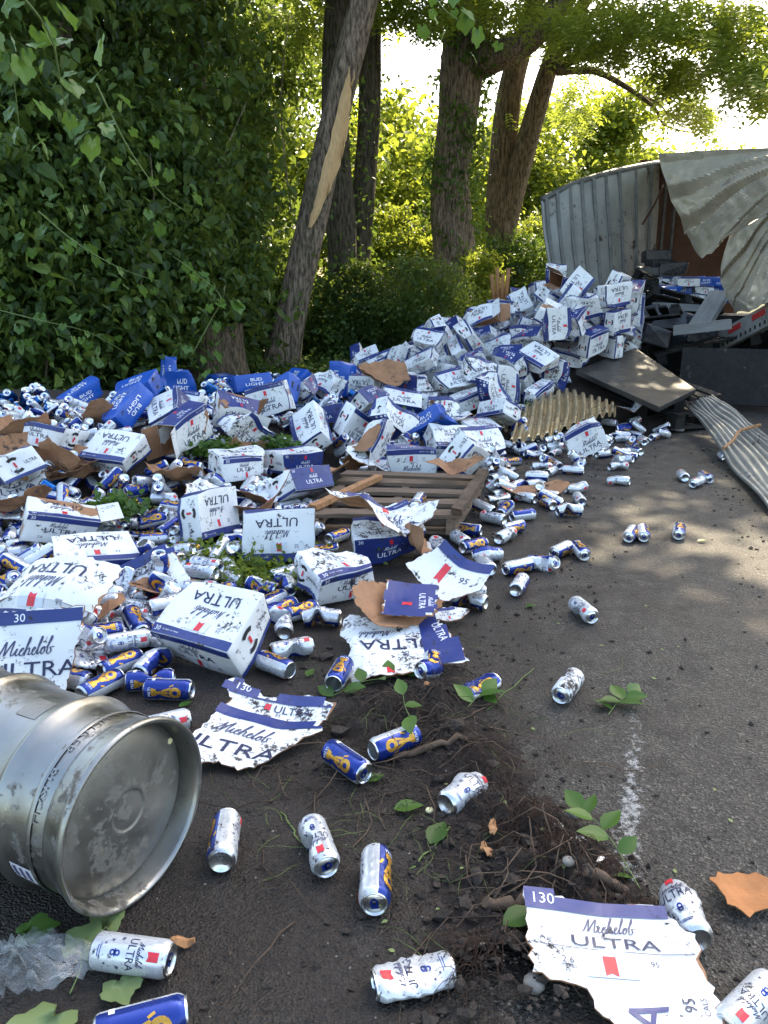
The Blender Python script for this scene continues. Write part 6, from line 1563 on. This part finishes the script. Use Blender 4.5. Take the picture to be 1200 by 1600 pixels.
def soil():
    xs_ = np.arange(-.35, .85, .0075); ys_ = np.arange(1.15, 2.75, .0085); nx_ = len(xs_)
    v = [(x, y, soil_z(x, y)) for y in ys_ for x in xs_]
    z = np.array([q[2] for q in v]).reshape(len(ys_), nx_)
    f = [(j * nx_ + i, j * nx_ + i + 1, (j + 1) * nx_ + i + 1, (j + 1) * nx_ + i) for j in range(len(ys_) - 1) for i in range(nx_ - 1) if z[j:j + 2, i:i + 2].max() > 0]
    tag(link('soil_heap', np_mesh('soil_heap', v, f, M['soil'], smooth=True)), 'dark torn up soil spread across the road in front', 'soil', kind='stuff')
soil()
def gz(x, y): return max(0, soil_z(x, y))
def strands(n, centers, name, mat, label, L=(.05, .16), r=.0008, lift=.02):
    g_ = np.random.default_rng(3 + n); b = MB()
    for _ in range(n):
        px, py, s = centers[g_.integers(0, len(centers))]; p = P(px + g_.normal(0, s), py + g_.normal(0, s)); a = g_.uniform(0, 6.283); l_ = g_.uniform(*L); k = g_.normal(0, 6)
        pts = []; x, y = p.x, p.y
        for i in range(6):
            t = i / 5; pts.append(Vector((x, y, gz(x, y) + .002 + lift * math.sin(t * 3.14) * g_.uniform(.1, 1)))); a += k * l_ / 5 + g_.normal(0, .25); x += math.cos(a) * l_ / 5; y += math.sin(a) * l_ / 5
        b.tube(pts, [r, r, r * .9, r * .8, r * .6, r * .3], 3, 0, True, False)
    tag(b.build(name, [mat]), label, 'roots', kind='stuff')
strands(620, [(640, 1120, 45), (720, 1180, 40), (690, 1090, 30), (600, 1160, 50), (760, 1280, 40), (560, 1230, 70)], 'root_tangle', M['root'], 'tangle of fine brown roots in the torn up soil', lift=.03)
strands(650, [(850, 1320, 28), (880, 1370, 28), (740, 1525, 26), (940, 1410, 30), (800, 1300, 25), (770, 1200, 25)], 'root_tangle', M['root_red'], 'mats of reddish root fibres beside the crushed can and torn carton', (.03, .10), .0007, .03)
strands(90, [(640, 1120, 60), (720, 1180, 60), (800, 1300, 50), (560, 1230, 80), (740, 1420, 50), (870, 1400, 40)], 'root_tangle', M['stick'], 'coarser dark roots strewn over the soil', (.10, .28), .0020, .035)
strands(70, [(520, 1100, 60), (640, 1200, 90), (780, 1120, 60), (480, 1290, 80), (700, 1350, 70)], 'grass_stalks', M['stem'], 'dry grass stalks scattered over the mud', (.06, .2), .0009, .012)
def sticks():
    S = [((615, 1190), (728, 1176), .011, 'thick bark covered stick across the soil heap'), ((752, 1440), (842, 1432), .016, 'broken root end left of the torn white carton'), ((905, 1418), (975, 1412), .013, 'split root piece above the torn white carton'), ((655, 1180), (770, 1100), .0035, 'thin twig sloping over the soil heap'),
         ((640, 1360), (705, 1302), .003, 'green stemmed twig on the bare mud'), ((760, 1110), (835, 1045), .0025, 'pale green stalk on the road beside the panels'), ((480, 1330), (440, 1270), .0025, 'thin dark twig left of the soil')]
    for (a, b_, r, lab) in S:
        A, B = P(*a), P(*b_); pts = []
        for i in range(9):
            t = i / 8; q = A.lerp(B, t); q.x += .012 * mnoise.noise(Vector((t * 4, r * 99, 0))); q.z = gz(q.x, q.y) + r * .9 + .006 * mnoise.noise(Vector((t * 3, r * 50, 7))); pts.append(q)
        m = MB(); m.tube(pts, [r * (.7 + .5 * abs(mnoise.noise(Vector((i * 1.1, r * 70, 3))))) for i in range(9)], 9 if r > .005 else 5, 0, True, True, .12 if r > .005 else 0); o = m.build('stick', [M['stick'] if r > .0032 else M['stem']]); tag(o, lab, 'stick')
    C = [((768, 1322), 80, .05, 'orange wood splinter standing near the red roots'), ((758, 1350), 100, .045, 'curled orange bark chip below the splinter'), ((285, 1480), 10, .05, 'reddish bark fragment beside the lower left can'), ((668, 1100), 30, .02, 'small pale bark chip on the soil heap')]
    for (p, yw, l_, lab) in C:
        q = P(*p); m = MB(); n = 7
        vs = [(l_ * (i / n - .5), s * .009 * math.sin(math.pi * (i + .6) / (n + 1.2)), .006 * math.sin(i) + (.004 if s == 0 else 0)) for i in range(n + 1) for s in (-1, 0, 1)]
        m.add(vs, [(3 * i + j, 3 * i + j + 1, 3 * i + j + 4, 3 * i + j + 3) for i in range(n) for j in range(2)]); o = m.build('wood_chip', [M['chip']]); o.location = (q.x, q.y, gz(q.x, q.y) + .01); o.rotation_euler = (.2, .1, R(yw)); tag(o, lab, 'wood chip')
        mo = o.modifiers.new('t', 'SOLIDIFY'); mo.thickness = .005
sticks()
# clods, pebbles, crumbs
def crumbs(n, name, mat, label, cat, rs, sampler, seed):
    g_ = np.random.default_rng(seed); V, F = [], []
    ico = [(0, 0, 1), (.894, 0, .447), (.276, .851, .447), (-.724, .526, .447), (-.724, -.526, .447), (.276, -.851, .447), (.724, .526, -.447), (-.276, .851, -.447), (-.894, 0, -.447), (-.276, -.851, -.447), (.724, -.526, -.447), (0, 0, -1)]
    fc = [(0, 1, 2), (0, 2, 3), (0, 3, 4), (0, 4, 5), (0, 5, 1), (1, 6, 2), (2, 7, 3), (3, 8, 4), (4, 9, 5), (5, 10, 1), (6, 7, 2), (7, 8, 3), (8, 9, 4), (9, 10, 5), (10, 6, 1), (11, 7, 6), (11, 8, 7), (11, 9, 8), (11, 10, 9), (11, 6, 10)]
    ico = np.array(ico); fc = np.array(fc); VV, FF = [], []; b = 0
    for _ in range(n):
        x, y = sampler(g_); r = g_.uniform(*rs) ** 1.0 * (g_.random() ** 1.5 + .25)
        sc = g_.uniform(.6, 1.3, 3) * r; sc[2] *= .65
        v = ico * (1 + g_.normal(0, .28, (12, 1))) * sc; VV.append(v + np.array([x, y, gz(x, y) + sc[2] * .5])); FF.append(fc + b); b += 12
    tag(link(name, np_mesh(name, np.concatenate(VV), np.concatenate(FF), mat, smooth=False)), label, cat, kind='stuff')
def smp_clod(g_):
    p = P(g_.uniform(480, 1190), 800 + 760 * g_.random() ** .8); return p.x, p.y
def smp_clod2(g_):
    k = g_.integers(0, len(HUMPS)); p = P(HUMPS[k][0] + g_.normal(0, 60), min(1640, HUMPS[k][1] + g_.normal(0, 55))); return p.x, p.y
def smp_track(g_):
    u = (.55 + g_.normal(0, .10), -.30 + g_.normal(0, .16), 1.15 + g_.normal(0, .08), -.75 + g_.normal(0, .3))[g_.integers(0, 4)]; y = g_.uniform(2.2, 6.5); return ROAD_T * y + u / math.cos(R(19)), y
def smp_left(g_):
    p = P(g_.uniform(0, 800), g_.uniform(1050, 1620)); return p.x, p.y
crumbs(420, 'mud_crumbs', M['clod'], 'scattered crumbs of mud on the road', 'mud', (.002, .009), smp_clod, 5)
crumbs(1800, 'soil_clods', M['clod'], 'small clods of soil around the torn up heap', 'soil', (.002, .009), smp_clod2, 6)
crumbs(1100, 'mud_crumbs', M['clod'], 'tracked lines of mud crumbs along the road', 'mud', (.003, .012), smp_track, 7)
crumbs(170, 'soil_clods', M['clod'], 'larger broken clods of earth on the soil heap', 'soil', (.008, .022), smp_clod2, 16)
crumbs(900, 'road_grit', M['clod'], 'dark grit over the muddy foreground', 'grit', (.0015, .006), smp_left, 8)
crumbs(160, 'pale_grit', M['pebble'], 'pale specks of grit on the foreground mud', 'grit', (.001, .0035), smp_left, 9)
for p, s, lab in (((893, 1278), .016, 'brown pebble above the leaf sprig'), ((884, 1404), .013, 'pale stone among the red roots'), ((671, 1272), .010, 'small yellow bud on the mud'), ((833, 1560), .02, 'grey stone under the torn white carton')):
    q = P(*p); m = MB(); rg = [(s * math.cos(t) * (1 + .1 * math.sin(5 * t)), s * math.sin(t) * .7) for t in np.linspace(-1.45, 1.45, 7)]; m.lathe([(max(.0004, r), z) for r, z in rg], 10); o = m.build('pebble', [M['pebble'] if s > .012 else M['cap_yellow']]); o.location = (q.x, q.y, gz(q.x, q.y) + s * .55); tag(o, lab, 'pebble')

# ================================================================== LEAVES one can pick apart
def leaf_mesh(kind):
    if kind == 'ovate':
        prof = [(0, .02), (.12, .2), (.3, .31), (.5, .29), (.7, .2), (.86, .1), (1, .0)]; v, f = [], []
        for x, w_ in prof:
            z = -.10 * (x - .4) ** 2
            for s in (-1, -.5, 0, .5, 1): v.append((x, s * w_ * (1 + .06 * math.sin(x * 40)), z + abs(s) * w_ * .28 - .06 * abs(s) ** 2 * w_))
        f = [(5 * i + j, 5 * (i + 1) + j, 5 * (i + 1) + j + 1, 5 * i + j + 1) for i in range(6) for j in range(4)]
        return np_mesh('leaf', v, f, M['leaf_fresh'], smooth=True, tint=np.full(len(f), .5))
    pts = []; n = 30            # lobed grape-like leaf
    for k in range(n):
        a = -math.pi + 2 * math.pi * k / n + math.pi / n
        r = .44 + .13 * abs(math.cos(a * 2.5)) ** 1.2 + (.08 if abs(a) < .3 else 0) + .035 * (k % 2) - (.22 if abs(a) > 2.9 else 0)
        pts.append((.42 + r * math.cos(a), r * math.sin(a)))
    v = [(.12, 0, 0)] + [(x * .5 + .06, y * .5, .05 * abs(y)) for x, y in pts] + [(x, y, .10 * abs(y) - .14 * (x - .4) ** 2 + .03 * math.sin(9 * x + 7 * y)) for x, y in pts]
    f = [(0, 1 + k, 1 + (k + 1) % n) for k in range(n)] + [(1 + k, 1 + n + k, 1 + n + (k + 1) % n, 1 + (k + 1) % n) for k in range(n)]
    return np_mesh('leaf', v, f, M['leaf_fresh'], smooth=True, tint=np.full(len(f), .5))
LV = {'ovate': leaf_mesh('ovate'), 'lobed': leaf_mesh('lobed')}
LVT = {}
def leaf_t(kind, tint, mat='leaf_fresh'):
    k = (kind, round(tint, 1), mat)
    if k not in LVT:
        me = LV[kind].copy(); me.attributes['tint'].data.foreach_set('value', np.full(len(me.polygons), k[1], dtype=np.float32)); me.materials[0] = M[mat]; LVT[k] = me
    return LVT[k]
def sprig(stem_pts, leaves, kind, label, name='leaf_sprig', cat='leaves', mat='leaf_fresh', r=.0016):
    """leaves: (t along stem, azimuth deg rel., size, lift deg, tint)"""
    c = catmull(stem_pts, 6); base = c[0].copy(); o = empty(name, base); tag(o, label, cat)
    m = MB(); m.tube([q - base for q in c], [r * (1 - .6 * i / len(c)) for i in range(len(c))], 5); m.build('stem', [M['stem']], o)
    for t, az, s, lift, tint in leaves:
        i = min(int(t * (len(c) - 1)), len(c) - 2); p = c[i]; d = c[i + 1] - p
        X = Matrix.Translation(p - base) @ Matrix.Rotation(math.atan2(d.y, d.x) + R(az), 4, 'Z') @ Matrix.Rotation(R(-lift), 4, 'Y') @ Matrix.Rotation(R(RD.uniform(-25, 25)), 4, 'X') @ Matrix.Scale(s, 4)
        q = link('leaf', leaf_t(kind, tint, mat), o); q.matrix_local = X
    return o
def gp(x, y, dz=.006): v = P(x, y); v.z = gz(v.x, v.y) + dz; return v
sprig([gp(1000, 1398), gp(960, 1350, .03), gp(930, 1310, .04), gp(905, 1285, .04)], [(.15, 80, .05, 15, .5), (.3, -70, .06, 20, .4), (.45, 75, .075, 12, .6), (.6, -65, .07, 18, .6), (.75, 60, .07, 15, .7), (.85, -55, .06, 20, .5), (.97, 0, .07, 10, .6)], 'ovate', 'green leafy sprig lying over the crushed can on the right')
sprig([gp(950, 1120), gp(965, 1102, .01), gp(985, 1090, .012)], [(.3, 80, .07, 8, .5), (.5, -70, .08, 10, .4), (.7, 60, .08, 8, .5), (.8, -50, .07, 12, .6), (.95, 10, .075, 8, .5), (.6, 150, .07, 10, .4)], 'ovate', 'small green sprig lying on the open road')
sprig([gp(730, 1115), gp(748, 1100, .02), gp(760, 1095, .02)], [(.3, 90, .08, 30, .8), (.5, -40, .085, 10, .5), (.8, 20, .08, 20, .7), (.9, -90, .06, 0, .3)], 'ovate', 'bright green leaves just below the flattened blue can')
sprig([gp(520, 1090), gp(560, 1076, .02), gp(600, 1068, .02), (gp(640, 1060, .015))], [(.05, 100, .07, 10, .5), (.2, -60, .08, 20, .6), (.4, 80, .07, 15, .4), (.6, -80, .07, 25, .5), (.75, 70, .08, 20, .6), (.95, -10, .07, 15, .5)], 'ovate', 'leafy stem below the spread white and blue panel')
sprig([gp(640, 1165, .06), gp(632, 1145, .07), gp(628, 1125, .06)], [(.1, 170, .075, -10, .6), (.8, 10, .065, 20, .7), (.5, -100, .05, 0, .5)], 'ovate', 'green leaf twig resting across the battered can')
for (x, y, yw, s, t, lab) in [(575, 1225, 30, .05, .6, 'single green leaf below the blue and gold can'), (615, 1268, 5, .075, .5, 'broad green leaf near the torn open can'), (785, 1470, 20, .085, .4, 'rounded dark green leaf left of the torn carton'), (672, 1325, 60, .08, .2, 'dark leaf beside the green stemmed twig'), (480, 1060, 70, .05, .4, 'green leaf at the torn panel edge'),
                              (820, 950, 0, .05, .3, 'dull leaf on the mid road'), (280, 1108, 40, .045, .5, 'small green leaf behind the keg'), (745, 940, 90, .09, .2, 'dark leaf beside the road cans'), (1090, 848, 10, .05, .9, 'brownish leaf by the small can')]:
    q = gp(x, y, .008); o = link('fallen_leaf', leaf_t('ovate', t)); o.matrix_world = Matrix.Translation(q) @ Matrix.Rotation(R(yw), 4, 'Z') @ Matrix.Rotation(R(-6), 4, 'Y') @ Matrix.Scale(s, 4); tag(o, lab, 'leaf')
for (x, y, yw, s, lab) in [(95, 1585, 250, .10, 'large pale lobed leaf in the lower left corner'), (120, 1500, 80, .075, 'pale lobed leaf left of the lower left can'), (185, 1535, -60, .065, 'pale lobed leaf below the lower left can'), (165, 1462, 100, .06, 'small pale leaf above the lower left can'), (30, 1470, 20, .07, 'dark lobed leaf above the plastic film')]:
    q = gp(x, y, .01); o = link('fallen_leaf', leaf_t('lobed', .5, 'leaf_pale' if 'pale' in lab else 'leaf_fresh')); o.matrix_world = Matrix.Translation(q) @ Matrix.Rotation(R(yw), 4, 'Z') @ Matrix.Rotation(R(-8), 4, 'Y') @ Matrix.Scale(s, 4); tag(o, lab, 'leaf')
m = MB(); m.tube(catmull([gp(110, 1560, .01), gp(128, 1525, .02), gp(134, 1480, .015), gp(132, 1460, .01)], 6), .0015, 5); tag(m.build('leaf_stalk', [M['stem']]), 'curved pale stalk between the lower left leaves', 'stalk')
for k in range(26):      # tiny yellow leaf bits
    x, y = RD.uniform(560, 1190), RD.uniform(860, 1500); q = gp(x, y, .004); o = link('leaf_bit', leaf_t('ovate', .9, 'leaf_pale')); o.matrix_world = Matrix.Translation(q) @ Matrix.Rotation(RD.uniform(0, 6.28), 4, 'Z') @ Matrix.Scale(RD.uniform(.008, .02), 4)
    tag(o, 'tiny yellowish leaf bit fallen on the road', 'leaf', 'yellow leaf bits on the road')
# clumps of torn greenery in the litter
for (x, y, Y, rx, lab) in [(330, 710, 0, .16, 'leafy clump lying in the can litter'), (175, 808, 0, .13, 'leafy clump among the left cans'), (362, 898, 0, .34, 'mossy grass patch between cans and the muddy carton'), (435, 705, 0, .10, 'leafy scrap behind the pallet'), (830, 650, 0, .16, 'leaves caught on the bronze corrugated sheet'), (620, 665, 0, .14, 'grass tuft showing between cartons')]:
    g0 = PS(x, y, .12 if y < 860 else 0.0); n = 420 if y < 860 else 2200; p = RNG.normal(size=(n, 3)) * np.array([rx * .55, rx * .5, .035]) ; p[:, 2] = np.abs(p[:, 2]) + .02
    o = link('torn_greenery', leaves_mesh('torn_greenery', p, .05 if y < 860 else .03, M['leaf_fresh' if y < 860 else 'leaf_sun'], RNG, .3, 0, tint=(0, .6))); o.location = g0; tag(o, lab, 'greenery', kind='stuff')

# near vines at the upper left, every leaf its own part
def vine(pts, n, size, label, seed, tint=(.3, .9), spread=.10):
    g_ = random.Random(seed); c = catmull(pts, 8); base = c[0].copy(); o = empty('vine', base); tag(o, label, 'vine')
    m = MB(); m.tube([q - base for q in c], [.006 * (1 - .7 * i / len(c)) for i in range(len(c))], 5); m.build('stem', [M['stem']], o)
    for k in range(n):
        p = c[int(g_.uniform(.02, .99) * (len(c) - 1))] + Vector((g_.gauss(0, spread), g_.gauss(0, spread), g_.gauss(-.02, spread * .7)))
        s = size * g_.uniform(.6, 1.2)
        X = Matrix.Translation(p - base) @ Matrix.Rotation(g_.uniform(0, 6.28), 4, 'Z') @ Matrix.Rotation(R(g_.uniform(25, 80)), 4, 'Y') @ Matrix.Rotation(R(g_.uniform(-40, 40)), 4, 'X') @ Matrix.Scale(s, 4)
        q = link('leaf', leaf_t('lobed', g_.uniform(*tint)), o); q.matrix_local = X
vine([at(-30, -60, 3.4), at(40, 0, 3.4), at(80, 60, 3.5), at(95, 130, 3.6), at(110, 200, 3.7), at(130, 235, 3.8)], 22, .085, 'near vine with bright lobed leaves hanging at the upper left corner', 3, (.3, .9), .10)
vine([at(-40, -30, 3.9), at(0, 60, 4.0), at(20, 120, 4.1), at(30, 200, 4.2)], 22, .10, 'near vine hanging along the left picture edge', 5, (.1, .6), .12)
vine([at(150, 130, 5.2), at(200, 230, 5.3), at(250, 300, 5.4), at(290, 330, 5.5)], 18, .085, 'vine spray crossing the middle of the leaf wall', 7, (.1, .8), .13)
vine([at(300, 555, 6.5), at(330, 500, 6.4), at(345, 465, 6.3), at(310, 430, 6.3), at(270, 400, 6.4)], 20, .095, 'arching bramble spray reaching over the stump', 9, (.3, .9), .10)
vine([at(660, -40, 6.0), at(690, 10, 6.0), at(720, 35, 6.1), at(745, 60, 6.2)], 14, .10, 'leafy spray dangling at the top centre', 11, (.4, 1), .09)
vine([at(60, 330, 6.5), at(120, 380, 6.4), at(190, 420, 6.3), at(250, 440, 6.3)], 26, .085, 'vine spray across the left wall above the weeds', 13, (0, .6), .2)
vine([at(-20, 480, 6.8), at(60, 500, 6.7), at(140, 520, 6.8), at(210, 560, 7.0)], 34, .085, 'low bramble spray at the foot of the left wall', 15, (0, .6), .18)

# ------------------------------------------------------------------ every label singles out one thing
def ordinal(n):
    w_ = ('leftmost', 'second', 'third', 'fourth', 'fifth', 'sixth', 'seventh', 'eighth', 'ninth', 'tenth', 'eleventh', 'twelfth', 'thirteenth', 'fourteenth', 'fifteenth', 'sixteenth')
    return w_[n] if n < 16 else f'{n + 1}th' if (n + 1) % 10 not in (1, 2, 3) else f"{n + 1}{ {1: 'st', 2: 'nd', 3: 'rd'}[(n + 1) % 10] }"
bpy.context.view_layer.update()
def same():
    d = {}
    for o in COL.objects:
        if o.parent is None and o.get('label'): d.setdefault(o['label'], []).append(o)
    return {k: v for k, v in d.items() if len(v) > 1}
for lab, os_ in same().items():          # cans: say which side shows and how it lies
    for o in os_:
        if o.get('category') != 'beer can': continue
        q = o.matrix_world.to_3x3(); v = (Vector((0, 0, CAM_H)) - o.matrix_world.translation).normalized(); ax = (q @ Vector((0, 0, 1))).normalized(); c_ = v.dot((q @ Vector((1, 0, 0))).normalized()); e = ax.dot(v)
        side = 'lid to camera' if e > .72 else 'base to camera' if e < -.72 else 'white side up' if c_ > .45 else 'blue side up' if c_ < -.45 else 'half blue half white'
        o['label'] = lab.replace('slim beer can', 'beer can, ' + side + ',')
for lab, os_ in same().items():          # then in depth rows, then in order from the left
    if len(os_) > 6:
        ds = sorted(o.matrix_world.translation.y for o in os_); a, b = ds[len(ds) // 3], ds[2 * len(ds) // 3]
        for o in os_: y = o.matrix_world.translation.y; o['label'] = ('front ' if y < a else 'middle ' if y < b else 'rear ') + o['label']
for lab, os_ in same().items():
    os_.sort(key=lambda o: proj(o.matrix_world.translation)[0])
    for i, o in enumerate(os_):
        o['label'] = f'{lab}, ' + ('leftmost' if i == 0 else 'rightmost' if i == len(os_) - 1 else ordinal(i) + ' from left')
